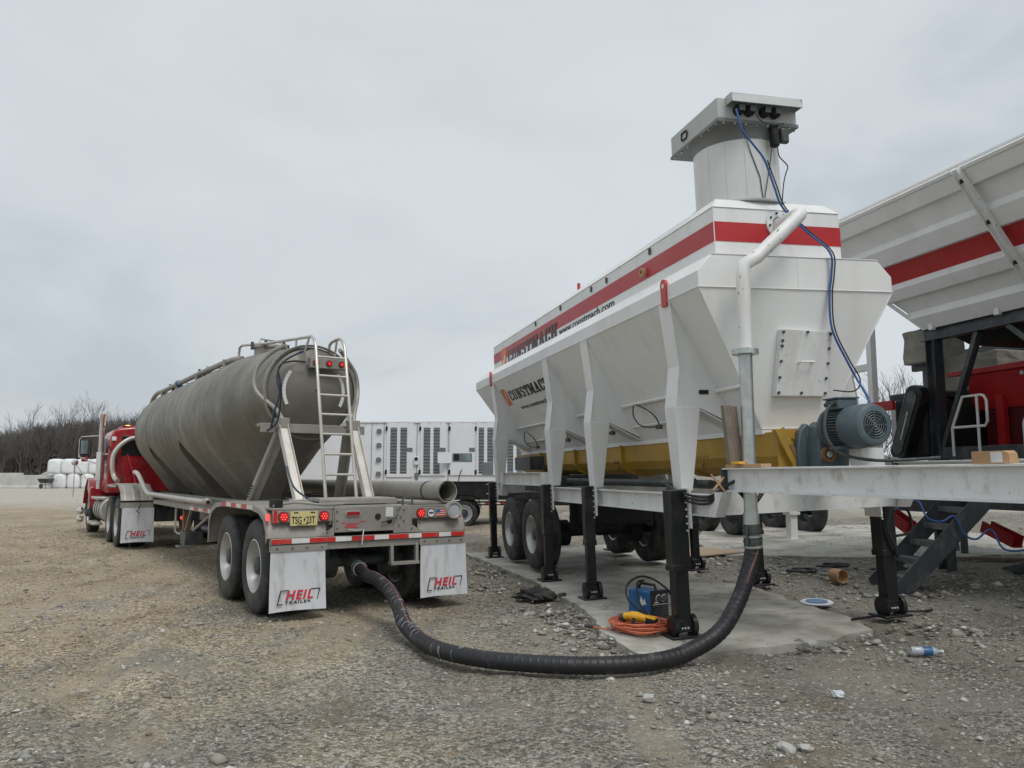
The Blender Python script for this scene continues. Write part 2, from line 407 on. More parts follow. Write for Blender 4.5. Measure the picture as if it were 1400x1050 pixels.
# slab-serif capitals, unit height
def rc(a, b, c, d): return [(a, b), (c, b), (c, d), (a, d)]
GL = {
 'C': (0.70, [rc(.03, .14, .24, .86), rc(.10, .0, .56, .15), rc(.10, .85, .56, 1), rc(.48, .60, .64, .97), rc(.48, .06, .64, .34)]),
 'O': (0.74, [rc(.03, .13, .25, .87), rc(.45, .13, .67, .87), rc(.11, 0, .59, .14), rc(.11, .86, .59, 1)]),
 'N': (0.80, [rc(.08, .1, .24, .9), rc(.54, .1, .68, 1), [(.1, 1), (.32, 1), (.68, 0), (.46, 0)], rc(0, .88, .26, 1), rc(0, 0, .34, .13), rc(.44, .88, .76, 1)]),
 'S': (0.66, [rc(.03, .5, .23, .9), rc(.39, .1, .60, .52), rc(.10, .86, .52, 1), rc(.1, 0, .52, .14), [(.05, .62), (.25, .66), (.58, .42), (.38, .36)], rc(.44, .68, .57, .98), rc(.03, .02, .16, .3)]),
 'T': (0.72, [rc(.02, .85, .68, 1), rc(.24, .1, .46, .9), rc(.15, 0, .55, .13), rc(.02, .64, .14, .9), rc(.56, .64, .68, .9)]),
 'M': (0.98, [rc(.08, .1, .24, .9), rc(.68, .1, .86, .9), [(.1, 1), (.34, 1), (.54, .1), (.40, .1)], [(.60, 1), (.84, 1), (.54, .1), (.40, .1)], rc(0, 0, .32, .13), rc(.6, 0, .94, .13), rc(0, .88, .2, 1), rc(.72, .88, .94, 1)]),
 'A': (0.82, [[(.10, .1), (.24, .1), (.46, 1), (.32, 1)], [(.50, .1), (.72, .1), (.50, 1), (.30, 1)], rc(.22, .28, .58, .41), rc(0, 0, .30, .13), rc(.42, 0, .80, .13)]),
 'H': (0.80, [rc(.08, .1, .28, .9), rc(.48, .1, .68, .9), rc(.24, .43, .52, .57), rc(0, 0, .35, .13), rc(.41, 0, .76, .13), rc(0, .87, .35, 1), rc(.41, .87, .76, 1)]),
}
def slab(name, s, mat, parent, mtx, h, xs=1.0, gap=0.04):
    mb = MB(); x = 0; k = 0
    for ch in s:
        w, ps = GL[ch]
        for p in ps:
            z = 0.0005 + k * 0.00015; k += 1
            mb.prism([((x + a) * h * xs, b * h) for a, b in p], 'z', 0, z)
        x += w + gap
    mb.xf(mtx)
    return mb.build(name, mat, parent, smooth=0), x * h * xs

# ------------------------------------------------------------------ site frames
AZS = R(15.2)
L4 = Vector((1.576, 7.461, 0))
MS0 = Matrix.Translation(L4) @ Matrix.Rotation(AZS, 4, 'Z')                 # silo axis on level ground
MS = MS0 @ Matrix.Rotation(R(-2.06), 4, 'Y')                                # the silo leans with its pad
MT = Matrix.Translation((-2.706, 8.549, 0)) @ Matrix.Rotation(R(33.3), 4, 'Z')
SV = Vector((math.cos(AZS), math.sin(AZS), 0))
def sm(a, b, x):
    t = np.clip((x - a) / (b - a), 0, 1); return t * t * (3 - 2 * t)
def hgt(X, Y):
    X = np.asarray(X, float); Y = np.asarray(Y, float)
    v = (X - L4.x) * SV.x + (Y - L4.y) * SV.y
    h = 0.036 * (np.clip(v, 0, 7.0) + 0.15 * np.clip(v - 7, 0, 10)) * (1 - sm(30, 60, Y))
    h = h + 0.37 * sm(32, 62, Y) * (1 - sm(-25, -5, X))
    return h
def gz(x, y): return float(hgt(x, y))
def s0(v, u, dz=0.0):
    p = MS0 @ Vector((v, u, 0)); return Vector((p.x, p.y, gz(p.x, p.y) + dz))

# ------------------------------------------------------------------ ground
def vnoise(X, Y, s, seed):
    rs = np.random.RandomState(seed); T = rs.rand(256, 256)
    x = X * s; y = Y * s
    xi = np.floor(x).astype(int); yi = np.floor(y).astype(int); fx = x - xi; fy = y - yi
    fx = fx * fx * (3 - 2 * fx); fy = fy * fy * (3 - 2 * fy)
    g = lambda a, b: T[a % 256, b % 256]
    return (g(xi, yi) * (1 - fx) + g(xi + 1, yi) * fx) * (1 - fy) + (g(xi, yi + 1) * (1 - fx) + g(xi + 1, yi + 1) * fx) * fy - 0.5
PAD = [(-0.35, 8.2), (-0.28, 6.4), (-0.22, 4.2), (-0.30, 2.2), (-0.42, 1.2), (-0.62, 0.35), (-0.70, -0.55), (0.2, -0.62), (1.2, -0.60), (1.72, -0.42), (1.92, 0.05), (1.98, 1.0), (2.15, 2.2), (1.95, 3.4), (2.5, 4.4), (2.75, 6.0), (2.7, 8.2)]
PAD2 = [(4.2, 7.6), (3.6, 5.4), (4.7, 4.5), (6.2, 3.3), (9.5, 3.0), (11, 9.5), (6, 10.5)]
def inside(px, py, poly, grow=0.0):
    c = np.zeros(px.shape, bool); n = len(poly)
    for i in range(n):
        x0, y0 = poly[i]; x1, y1 = poly[(i + 1) % n]
        if y0 == y1: continue
        cond = ((y0 > py) != (y1 > py)) & (px < (x1 - x0) * (py - y0) / (y1 - y0) + x0)
        c ^= cond
    return c
def relief(X, Y):
    near = np.clip(1.4 - Y / 60, 0.3, 1)
    r = 0.030 * vnoise(X, Y, 0.7, 1) + 0.026 * vnoise(X, Y, 2.1, 2) + 0.022 * vnoise(X, Y, 5.3, 3) + 0.016 * vnoise(X, Y, 12.0, 4)
    # ruts of wheels on the haul track at the left
    r = r + 0.05 * vnoise(X * 0.7 + Y * 0.35, Y * 0.15 - X * 0.3, 1.2, 5) * sm(4, -2, X + 1) * 1.0
    # tyre ruts beside the tanker
    tv = (X + 2.706) * math.cos(R(33.3)) + (Y - 8.549) * math.sin(R(33.3)); tu = -(X + 2.706) * math.sin(R(33.3)) + (Y - 8.549) * math.cos(R(33.3))
    wob = 0.25 * np.sin(tu * .35) + .12 * np.sin(tu * .9 + 1)
    for c0, dp in ((-1.5, .035), (-3.5, .04), (-4.4, .03), (-6.6, .04), (0.9, .018), (2.9, .02)):
        q = (tv - c0 - wob) / .2
        r = r - dp * np.exp(-q * q) + dp * .55 * np.exp(-((np.abs(tv - c0 - wob) - .36) / .12) ** 2)
    dd0 = X - L4.x; dd1 = Y - L4.y; pv_ = dd0 * SV.x + dd1 * SV.y; pu_ = -dd0 * SV.y + dd1 * SV.x
    r = r - 0.03 * sm(-1.0, -.6, pv_) * (1 - sm(2.4, 2.9, pv_)) * sm(-1.0, -.7, pu_) * (1 - sm(8, 9, pu_))
    return r * near - 0.015
def gheight(X, Y):
    z = hgt(X, Y) + relief(X, Y)
    d = np.stack([np.asarray(X) - L4.x, np.asarray(Y) - L4.y])
    v = d[0] * SV.x + d[1] * SV.y; u = -d[0] * SV.y + d[1] * SV.x
    for P in (PAD, PAD2):
        z = np.where(inside(v, u, P), hgt(X, Y) - 0.06, z)
    return z
def geo(a, b, n): return list(a * (b / a) ** (np.arange(1, n + 1) / n))
dx = 0.075
xs = np.array([-p for p in geo(13, 2600, 46)][::-1] + list(np.arange(-13, 13.001, dx)) + geo(13, 2600, 46))
ys = np.array(list(-np.array(geo(3, 2600, 40))[::-1]) + list(np.arange(-3, 2, 0.25)) + list(np.arange(2.0, 19, dx)) + [19 + p - 0.4 for p in geo(0.4, 2600, 70)])
Xg, Yg = np.meshgrid(xs, ys)
Zg = gheight(Xg, Yg)
nx, ny = len(xs), len(ys)
vv = np.stack([Xg.ravel(), Yg.ravel(), Zg.ravel()], 1)
idx = np.arange(nx * ny).reshape(ny, nx)
qd = np.stack([idx[:-1, :-1].ravel(), idx[:-1, 1:].ravel(), idx[1:, 1:].ravel(), idx[1:, :-1].ravel()], 1)
def np_mesh(name, V, F):
    me = bpy.data.meshes.new(name)
    me.vertices.add(len(V)); me.vertices.foreach_set('co', V.astype(np.float32).ravel())
    k = F.shape[1]
    me.loops.add(F.size); me.loops.foreach_set('vertex_index', F.astype(np.int32).ravel())
    me.polygons.add(len(F)); me.polygons.foreach_set('loop_start', np.arange(0, F.size, k, dtype=np.int32))
    me.update(calc_edges=True); me.validate()
    return me
gm = np_mesh('ground', vv, qd); gm.shade_smooth()
ground = bpy.data.objects.new('ground', gm); col.objects.link(ground)
ground['kind'] = 'structure'; ground['label'] = 'bare gravel and dirt yard under the machines'

m = bpy.data.materials.new('gravel_ground'); m.use_nodes = True
t = m.node_tree; b = t.nodes['Principled BSDF']
tcn = N(t, 'ShaderNodeTexCoord'); OB = tcn.outputs['Object']
def noise(sc, det=6, rough=0.6, vec=None, dist=0.0):
    n = N(t, 'ShaderNodeTexNoise'); n.inputs['Scale'].default_value = sc; n.inputs['Detail'].default_value = det; n.inputs['Roughness'].default_value = rough
    n.inputs['Distortion'].default_value = dist
    lk(t, vec or OB, n.inputs['Vector']); return n.outputs['Fac']
def mrange(s, a, b_, c=0.0, d=1.0):
    n = N(t, 'ShaderNodeMapRange', interpolation_type='SMOOTHSTEP'); n.inputs['From Min'].default_value = a; n.inputs['From Max'].default_value = b_
    n.inputs['To Min'].default_value = c; n.inputs['To Max'].default_value = d
    lk(t, s, n.inputs['Value']); return n.outputs[0]
def mixc(f, a, bb, mode='MIX'):
    n = N(t, 'ShaderNodeMix', data_type='RGBA', blend_type=mode)
    if isinstance(f, float): n.inputs['Factor'].default_value = f
    else: lk(t, f, n.inputs['Factor'])
    for k, s in (('A', a), ('B', bb)):
        if isinstance(s, tuple): n.inputs[k].default_value = (*s, 1)
        else: lk(t, s, n.inputs[k])
    return n.outputs['Result']
def math_(op, a, bb):
    n = N(t, 'ShaderNodeMath', operation=op)
    for i, s in enumerate((a, bb)):
        if isinstance(s, (int, float)): n.inputs[i].default_value = s
        else: lk(t, s, n.inputs[i])
    return n.outputs[0]
sp = N(t, 'ShaderNodeSeparateXYZ'); lk(t, OB, sp.inputs[0]); PX, PY = sp.outputs['X'], sp.outputs['Y']
grey = mixc(mrange(noise(0.9), 0.35, 0.65), (0.200, 0.187, 0.155), (0.272, 0.257, 0.218))
tan = mixc(mrange(noise(0.6), 0.35, 0.65), (0.335, 0.272, 0.182), (0.43, 0.362, 0.262))
# tan dirt takes over towards the haul track at the left, with patches elsewhere
side = math_('ADD', math_('MULTIPLY', PX, -0.10), math_('MULTIPLY', PY, 0.012))
side = math_('ADD', side, math_('MULTIPLY', math_('SUBTRACT', noise(0.45, 5, 0.6, None, 0.6), 0.5), 2.0))
base = mixc(mrange(side, 0.02, 0.66), grey, tan)
brown = mrange(noise(0.75, 6, 0.65, None, 0.8), 0.56, 0.70, 0, 0.75)
base = mixc(brown, base, (0.185, 0.145, 0.100))
mpt = N(t, 'ShaderNodeMapping'); mpt.inputs['Rotation'].default_value = (0, 0, R(-38)); mpt.inputs['Scale'].default_value = (1.5, 0.16, 1); lk(t, OB, mpt.inputs[0])
trk = noise(1.0, 5, 0.55, mpt.outputs[0], 0.3)
base = mixc(math_('MULTIPLY', mrange(trk, 0.52, 0.64), mrange(PX, 3.0, -3.0, 0.15, 0.75)), base, (0.40, 0.335, 0.235))
base = mixc(math_('MULTIPLY', mrange(trk, 0.47, 0.36), mrange(PX, 3.0, -3.0, 0.1, 0.55)), base, (0.21, 0.185, 0.145))
pale = mrange(noise(0.35, 4, 0.6, None, 0.5), 0.56, 0.68, 0, 0.5)
base = mixc(pale, base, (0.33, 0.315, 0.275))
rusty = math_('MULTIPLY', mrange(noise(1.5, 5, 0.65, None, 0.7), 0.60, 0.70, 0, 0.6), 1.0)
base = mixc(rusty, base, (0.24, 0.165, 0.10))
# pale crushed-stone track far away
band = math_('MULTIPLY', mrange(PY, 30, 44), mrange(PX, -3, -9))
base = mixc(math_('MULTIPLY', band, 0.9), base, (0.50, 0.47, 0.41))
# stone speckle
vor = N(t, 'ShaderNodeTexVoronoi'); vor.inputs['Scale'].default_value = 42; lk(t, OB, vor.inputs['Vector'])
vs2 = N(t, 'ShaderNodeSeparateColor'); lk(t, vor.outputs['Color'], vs2.inputs[0])
sp1 = mrange(vs2.outputs[0], 0.0, 1.0, 0.55, 1.42)
vor2 = N(t, 'ShaderNodeTexVoronoi'); vor2.inputs['Scale'].default_value = 95; lk(t, OB, vor2.inputs['Vector'])
vs3 = N(t, 'ShaderNodeSeparateColor'); lk(t, vor2.outputs['Color'], vs3.inputs[0])
sp2 = mrange(vs3.outputs[1], 0.0, 1.0, 0.68, 1.30)
fine = mrange(noise(160, 3, 0.7), 0.3, 0.7, 0.82, 1.16)
spk = math_('MULTIPLY', math_('MULTIPLY', sp1, sp2), fine)
c3 = N(t, 'ShaderNodeCombineXYZ')
smooth_ = math_('MAXIMUM', math_('MULTIPLY', brown, 0.9), math_('MULTIPLY', mrange(trk, 0.50, 0.62), 0.75))
smooth_ = math_('MAXIMUM', smooth_, mrange(noise(0.55, 4, 0.6, None, 0.4), 0.52, 0.64, 0, 0.8))
spk = math_('ADD', spk, math_('MULTIPLY', smooth_, math_('SUBTRACT', 0.97, spk)))
for i in range(3): lk(t, spk, c3.inputs[i])
base = mixc(1.0, base, c3.outputs[0], 'MULTIPLY')
# occasional pale chips
chips = mrange(vs2.outputs[1], 0.955, 0.97)
base = mixc(math_('MULTIPLY', chips, 0.65), base, (0.50, 0.49, 0.46))
lk(t, base, b.inputs['Base Color']); b.inputs['Roughness'].default_value = 0.92; b.inputs['Specular IOR Level'].default_value = 0.25
hsum = math_('ADD', math_('MULTIPLY', vor.outputs['Distance'], -0.9), math_('MULTIPLY', noise(22, 5, 0.65), 1.4))
hsum = math_('ADD', hsum, math_('MULTIPLY', vor2.outputs['Distance'], -0.35))
bp = N(t, 'ShaderNodeBump'); bp.inputs['Strength'].default_value = 0.9; bp.inputs['Distance'].default_value = 0.02
lk(t, hsum, bp.inputs['Height']); lk(t, bp.outputs[0], b.inputs['Normal'])
gm.materials.append(m)
M['gravel_ground'] = m

def slab_pad(name, poly, label, seed):
    rs = random.Random(seed); pts = []
    n = len(poly)
    for i in range(n):
        a = Vector(poly[i]); c = Vector(poly[(i + 1) % n]); k = max(1, int((c - a).length / 0.16))
        for j in range(k):
            p = a.lerp(c, j / k); pts.append((p.x + rs.uniform(-.035, .035), p.y + rs.uniform(-.035, .035)))
    top = [s0(p[0], p[1], 0.004) for p in pts]; bot = [s0(p[0], p[1], -0.09) for p in pts]
    m_ = len(pts)
    mb = MB().add(top + bot, [tuple(range(m_))] + [(i, m_ + i, m_ + (i + 1) % m_, (i + 1) % m_) for i in range(m_)])
    o = mb.build(name, 'concrete', None, smooth=0, kind='structure'); o['label'] = label
    return o
slab_pad('concrete_pad', PAD, 'long concrete slab under the white silo trailer', 3)
slab_pad('concrete_pad', PAD2, 'concrete slab under the plant trailer with grey frame', 4)

# loose stones
rs = np.random.RandomState(11)
def stones(name, P, size, label, flat=0.6, mat='stones', sink=0.25):
    n = len(P)
    base = np.array([(1, 0, 0), (-1, 0, 0), (0, 1, 0), (0, -1, 0), (0, 0, 1), (0, 0, -1)], float)
    F = np.array([(0, 2, 4), (2, 1, 4), (1, 3, 4), (3, 0, 4), (2, 0, 5), (1, 2, 5), (3, 1, 5), (0, 3, 5)])
    V = base[None] * rs.uniform(0.6, 1.25, (n, 6, 1)) + rs.uniform(-.25, .25, (n, 6, 3))
    V[:, :, 0] *= rs.uniform(0.8, 1.5, (n, 1)); V[:, :, 2] *= flat * rs.uniform(0.6, 1.1, (n, 1))
    a = rs.uniform(0, 2 * PI, n); c, s_ = np.cos(a)[:, None], np.sin(a)[:, None]
    x = V[:, :, 0] * c - V[:, :, 1] * s_; y = V[:, :, 0] * s_ + V[:, :, 1] * c
    V[:, :, 0] = x; V[:, :, 1] = y
    V *= size[:, None, None]
    V += P[:, None, :]
    V[:, :, 2] += (size * flat * (0.5 - sink))[:, None]
    FF = (F[None] + (np.arange(n) * 6)[:, None, None]).reshape(-1, 3)
    me = np_mesh(name, V.reshape(-1, 3), FF); me.materials.append(M[mat])
    o = bpy.data.objects.new(name, me); col.objects.link(o)
    tag(o, label, 'gravel', kind='stuff'); return o
n = 60000
Y = 3.2 * (26 / 3.2) ** (rs.rand(n) ** 1.25)
X = (rs.rand(n) * 2 - 1) * (0.75 * Y + 0.6)
clump = vnoise(X, Y, 0.8, 21) + 0.6 * vnoise(X, Y, 2.3, 22)
keep = rs.rand(n) < np.clip(0.55 + 1.6 * clump, 0.12, 1)
d0 = X - L4.x; d1 = Y - L4.y
pv = d0 * SV.x + d1 * SV.y; pu = -d0 * SV.y + d1 * SV.x
onpad = inside(pv, pu, PAD) | inside(pv, pu, PAD2)
keep &= ~onpad | (rs.rand(n) < np.clip(.10 + 1.6 * vnoise(X, Y, 1.3, 51), 0.02, .8))
X, Y, onpad = X[keep], Y[keep], onpad[keep]
size = 0.0055 * np.exp(rs.randn(len(X)) * 0.55) * (1 + Y / 16)
size = np.clip(size, 0.004, 0.045)
Z = np.where(onpad, hgt(X, Y) + 0.004, gheight(X, Y))
n2 = 9000
Y2 = 3.4 * (22 / 3.4) ** rs.rand(n2); X2 = (rs.rand(n2) * 2 - 1) * (0.75 * Y2 + .6)
k2 = rs.rand(n2) < np.clip(0.25 + 2.2 * vnoise(X2, Y2, .6, 41) + 1.2 * vnoise(X2, Y2, 1.9, 42), 0.03, 1)
X2, Y2 = X2[k2], Y2[k2]
X = np.concatenate([X, X2]); Y = np.concatenate([Y, Y2]); Z = np.concatenate([Z, np.maximum(gheight(X2, Y2), -1)]); size = np.concatenate([size, np.clip(.015 * np.exp(rs.randn(len(X2)) * .5), .008, .055)])
stones('gravel', np.stack([X, Y, Z], 1), size, 'loose grey and tan stones strewn over the whole yard')
# rubble heaps beside the pad edges
hp = []
for (v, u, n_, sp_) in [(-0.75, 3.4, 160, .5), (-0.8, 1.3, 260, .45), (-0.75, 0.2, 160, .3), (1.3, -0.85, 160, .5), (3.4, 3.6, 420, .9), (3.2, 5.6, 320, .9), (3.6, 0.9, 260, .8), (2.4, -0.7, 140, .4), (5.2, 1.2, 200, .8), (-.6, 5.5, 160, .4)]:
    for _ in range(n_):
        hp.append(s0(v + rs.randn() * sp_ * .6, u + rs.randn() * sp_))
hp = np.array([tuple(p) for p in hp])
hp[:, 2] = np.maximum(gheight(hp[:, 0], hp[:, 1]), hgt(hp[:, 0], hp[:, 1]) - 0.02)
stones('gravel', hp, np.clip(0.020 * np.exp(rs.randn(len(hp)) * 0.6), .008, .07), 'broken rubble stones heaped along the concrete slab edges')

# ------------------------------------------------------------------ wheels
def wheel(parent, loc, side, r=0.51, W=0.28, rimr=0.29, dish=0.14, rim='rim_alu', name='wheel', spin=0.0, grooves=4):
    """wheel on an axle along local x; side -1: outer face looks to -x"""
    e = empty(name, loc, (0, 0, 0), parent)
    h = r - rimr; pr = [(-.40, rimr - .004), (-.47, rimr + .02), (-.5, rimr + .40 * h), (-.495, rimr + .62 * h), (-.47, r - .045), (-.43, r - .014), (-.40, r - .006)]
    g = [(-.36, r)]
    n = grooves; step = .72 / (n + 1)
    for i in range(n):
        c = -.36 + step * (i + 1)
        g += [(c - .022, r), (c - .014, r - .012), (c + .014, r - .012), (c + .022, r)]
    g.append((.36, r))
    prof = [(a * W, b) for a, b in pr + g + [(-a, b) for a, b in pr[::-1]]]
    ty = MB().lathe(prof, seg=44)
    # tread sipes and sidewall letters band are left to the grooves; beads closed by the rim
    ty.build('tyre', 'rubber', e, smooth=30)
    x0 = side * W * .41
    ins = -side
    rp = [(x0 + side * .012, rimr + .004), (x0 + side * .016, rimr - .006), (x0, rimr - .014), (x0 + ins * .05, rimr - .035), (x0 + ins * dish, rimr - .05), (x0 + ins * (dish + .012), rimr - .085),
          (x0 + ins * (dish - .02), .16), (x0 + ins * (dish - .03), .13)]
    rm = MB().lathe(rp, seg=44)
    back = [(x0 + ins * dish, rimr - .05), (-x0, rimr - .02), (-x0 + ins * .01, rimr + .002)]
    rm.lathe(back, seg=44)
    for i in range(10):
        a = 2 * PI * i / 10
        c = (x0 + ins * (dish - .02), .148 * math.cos(a), .148 * math.sin(a))
        rm.cyl(c, (c[0] + side * .035, c[1], c[2]), .014, .010, seg=6)
    rm.build('rim', rim, e, smooth=35)
    hb = MB().lathe([(x0 + ins * (dish - .02), .118), (x0 + ins * (dish - .09), .105), (x0 + ins * (dish - .13), .08), (x0 + ins * (dish - .14), .0005)], seg=24)
    hb.build('hub', 'dark_steel', e, smooth=35)
    return e

# ------------------------------------------------------------------ tank trailer
VC = 1.14
tk = thing('tank_trailer', 'dusty grey aluminium dry bulk tank trailer with rear ladder and white mud flaps', 'tank trailer', mtx=MT)
HOP = [(4.1, 1.85, 6.2), (7.8, 6.2, 9.4), (10.9, 9.4, 12.5)]
W0 = 1.0
def lerp(a, b, t): return a + (b - a) * t
def tank_cs(u):
    if u < 4.3:
        t = max(0, (u - 1.85) / 2.45); t = math.sin(t * PI / 2) ** 1.1; return lerp(.62, .95, t), lerp(2.63, 2.47, t)
    if u > 10.9:
        t = (u - 10.9) / 1.6; return lerp(.95, .70, t ** 1.6), lerp(2.47, 2.62, t ** 1.6)
    return .95, 2.47
def tank_r(u, th):
    Rr, wc = tank_cs(u); c, s = math.cos(th), math.sin(th)
    if c <= 0.05: return Rr
    D = wc - W0
    for ub, lo, hi in ((1.85, 1.85, 3.2), (12.5, 12.5, 11.4)):      # sloping end walls of the end hoppers
        t_ = (u - lo) / (hi - lo)
        if 0 <= t_ < 1: D = lerp(wc - 2.30, wc - W0, t_)
    if D > Rr:
        tt = math.acos(Rr / D)          # tangent from the hopper bottom to the barrel
        r = Rr / math.cos(th - tt) if th < tt else Rr
    else:
        r = min(Rr, max(D, .1) / c)
    w = wc - r * c
    for ub in (6.2, 9.4):               # arched pockets pressed in between the hoppers
        if w < 2.06:
            hw = .56 * math.sqrt((2.06 - w) / .95); q = abs(u - ub - .12 * (w - 1.5)) / hw
            if q < 1: r *= 1 - .40 * min(1, (1 - q) * 3.0) ** .6
    return r
tb = MB(); NA = 112
us = [1.85 + i * .025 for i in range(int((12.5 - 1.85) / .025) + 1)]
rings = []
def ring(u, f=1.0, off=0.0):
    Rr, wc = tank_cs(u); o = []
    for k in range(NA):
        th = 2 * PI * k / NA
        t2 = abs(th if th <= PI else 2 * PI - th)
        r = tank_r(u, t2) if f == 1.0 else Rr * f
        if f == 1.0 and u < 1.9: r = min(r, Rr)
        if f == 1.0 and u > 12.45: r = min(r, Rr)
        o.append((VC + math.sin(th) * r, u + off, wc - math.cos(th) * r))
    return o
rings = [ring(1.85, f, -.22 * (1 - f * f)) for f in (.02, .2, .4, .6, .75, .88, .96)] + [ring(u) for u in us] + [ring(us[-1], f, .3 * (1 - f * f)) for f in (.95, .85, .7, .5, .25, .02)]
vs = [p for rg in rings for p in rg]
fs = []
for i in range(len(rings) - 1):
    for k in range(NA):
        fs.append((i * NA + k, i * NA + (k + 1) % NA, (i + 1) * NA + (k + 1) % NA, (i + 1) * NA + k))
tb.add(vs, fs)
# tank shell material: dusty aluminium with pale spill streaks running round the barrel
def tank_material():
    m = bpy.data.materials.new('tank_shell'); m.use_nodes = True
    t = m.node_tree; b = t.nodes['Principled BSDF']
    tcn = N(t, 'ShaderNodeTexCoord'); O = tcn.outputs['Object']
    def nz(scale, det=7, rough=.6, loc=(0, 0, 0)):
        mp = N(t, 'ShaderNodeMapping'); mp.inputs['Scale'].default_value = scale; mp.inputs['Location'].default_value = loc; lk(t, O, mp.inputs[0])
        n = N(t, 'ShaderNodeTexNoise'); n.inputs['Scale'].default_value = 1; n.inputs['Detail'].default_value = det; n.inputs['Roughness'].default_value = rough
        lk(t, mp.outputs[0], n.inputs['Vector']); return n.outputs['Fac']
    def rg(s, a, b_, c=0., d=1.):
        n = N(t, 'ShaderNodeMapRange', interpolation_type='SMOOTHSTEP'); n.inputs['From Min'].default_value = a; n.inputs['From Max'].default_value = b_; n.inputs['To Min'].default_value = c; n.inputs['To Max'].default_value = d
        lk(t, s, n.inputs['Value']); return n.outputs[0]
    def mx(f, a, bb):
        n = N(t, 'ShaderNodeMix', data_type='RGBA')
        if isinstance(f, float): n.inputs['Factor'].default_value = f
        else: lk(t, f, n.inputs['Factor'])
        for k, s in (('A', a), ('B', bb)):
            if isinstance(s, tuple): n.inputs[k].default_value = (*s, 1)
            else: lk(t, s, n.inputs[k])
        return n.outputs['Result']
    basec = mx(rg(nz((.9, .9, .9)), .3, .7), (0.130, 0.124, 0.108), (0.185, 0.176, 0.152))
    streak = rg(nz((.30, 1.1, .38), 6, .6), .46, .68, 0, .5)
    basec = mx(streak, basec, (0.36, 0.34, 0.265))
    fine = rg(nz((.8, 6, .9), 7, .65, (3, 0, 0)), .52, .74, 0, .25)
    basec = mx(fine, basec, (0.33, 0.32, 0.28))
    dark = rg(nz((1.1, 1.6, .8), 8, .65, (7, 2, 1)), .52, .70, 0, .42)
    basec = mx(dark, basec, (0.095, 0.092, 0.086))
    lk(t, basec, b.inputs['Base Color'])
    b.inputs['Metallic'].default_value = .22
    lk(t, rg(nz((3, 3, 3)), .3, .7, .42, .62), b.inputs['Roughness'])
    M['tank_shell'] = m
tank_material()
tank = tb.build('tank', 'tank_shell', tk, smooth=28)
# weld bands round the barrel
for u in (4.3, 6.0, 7.8, 9.5, 10.9):
    Rr, wc = tank_cs(u); mb = MB()
    pts = []
    for k in range(41):
        th = lerp(R(62), R(298), k / 40); pts.append((VC + math.sin(th) * (Rr + .001), u, wc - math.cos(th) * (Rr + .001)))
    mb.tube(pts, .0035, seg=6); mb.build('weld_band', 'tank_shell', tank)
# seam flange on the rear hopper
mb = MB()
for sgn in (-1, 1):
    pts = []
    for i in range(14):
        u = lerp(2.75, 5.2, i / 13); w = 1.66 + .03 * abs(u - 4.1)
        Rr, wc = tank_cs(u)
        # find the shell at this height
        bestp = None
        for j in range(5, 90):
            th = R(j); r = tank_r(u, th)
            if wc - r * math.cos(th) >= w: bestp = r * math.sin(th); break
        if bestp is None: bestp = .5
        pts.append((VC + sgn * (bestp + .004), u, w))
    mb.tube(pts, .008, seg=6)
mb.build('hopper_seam', 'tank_shell', tank)
# head reflector tapes
for sgn in (-1, 1):
    pts = []
    for i in range(11):
        a = R(lerp(-28, 38, i / 10)); pts.append((VC + sgn * .40 * math.cos(a), 1.85 - .22 * (1 - (.42 / .62) ** 2) - .012, 2.63 + .40 * math.sin(a)))
    mb = MB()
    for i in range(10):
        p, q = Vector(pts[i]), Vector(pts[i + 1]); d = Vector((-(p.x - VC), 0, -(p.z - 2.63))).normalized() * .038
        y = Vector((0, .004, 0))
        mb.hexa([p - d, q - d, q + d, p + d, p - d + y, q - d + y, q + d + y, p + d + y])
    mb.build('reflective_tape', 'refl_white', tank)
# rear head ring and cross flange
mb = MB(); mb.lathe([(1.82, .62), (1.80, .65), (1.86, .66), (1.9, .64)], (VC, 0, 2.63), 'y', seg=48, close=True)
mb.build('head_ring', 'alu_dusty', tank)
bx(VC - .72, VC + .72, 1.66, 1.86, 2.13, 2.17).box(VC - .72, VC + .72, 1.66, 1.69, 2.05, 2.13).build('cross_flange', 'alu_dusty', tk, bevel=.004)
# top lamps box
mb = bx(VC - .12, VC + .42, 1.56, 1.66, 2.93, 3.07); lb = mb.build('lamp_box', 'alu_dusty', tk, bevel=.006)
for i, v in enumerate((-.04, .14, .32)):
    MB().cyl((VC + v, 1.56, 3.0), (VC + v, 1.545, 3.0), .042, seg=16).build('lamp_housing', 'dark_gap', lb)
    MB().cyl((VC + v, 1.546, 3.0), (VC + v, 1.535, 3.0), .034, seg=16).build('tail_lamp', 'lamp_red', lb)
    MB().cyl((VC + v, 1.536, 3.0), (VC + v, 1.531, 3.0), .010, seg=8).build('lamp_diode', 'led_red', lb)
# manholes on the barrel top
for u in (3.7, 7.5, 10.6):
    mh = MB().lathe([(3.36, .24), (3.46, .24), (3.47, .27), (3.50, .27), (3.51, .24), (3.54, .16), (3.56, .02)], (VC - .05, u, 0), 'z', seg=24).build('manhole', 'alu_dusty', tk)
    for a in range(6):
        t_ = a * PI / 3
        bx(-.02, .02, -.02, .02, 3.44, 3.56).xf(Matrix.Translation((VC - .05 + .28 * math.cos(t_), u + .28 * math.sin(t_), 0))).build('clamp', 'dark_steel', mh)
    MB().tube([(VC - .25, u - .1, 3.52), (VC - .2, u, 3.62), (VC + .1, u + .1, 3.62), (VC + .2, u, 3.53)], .014, seg=6).build('lever', 'galv', mh)
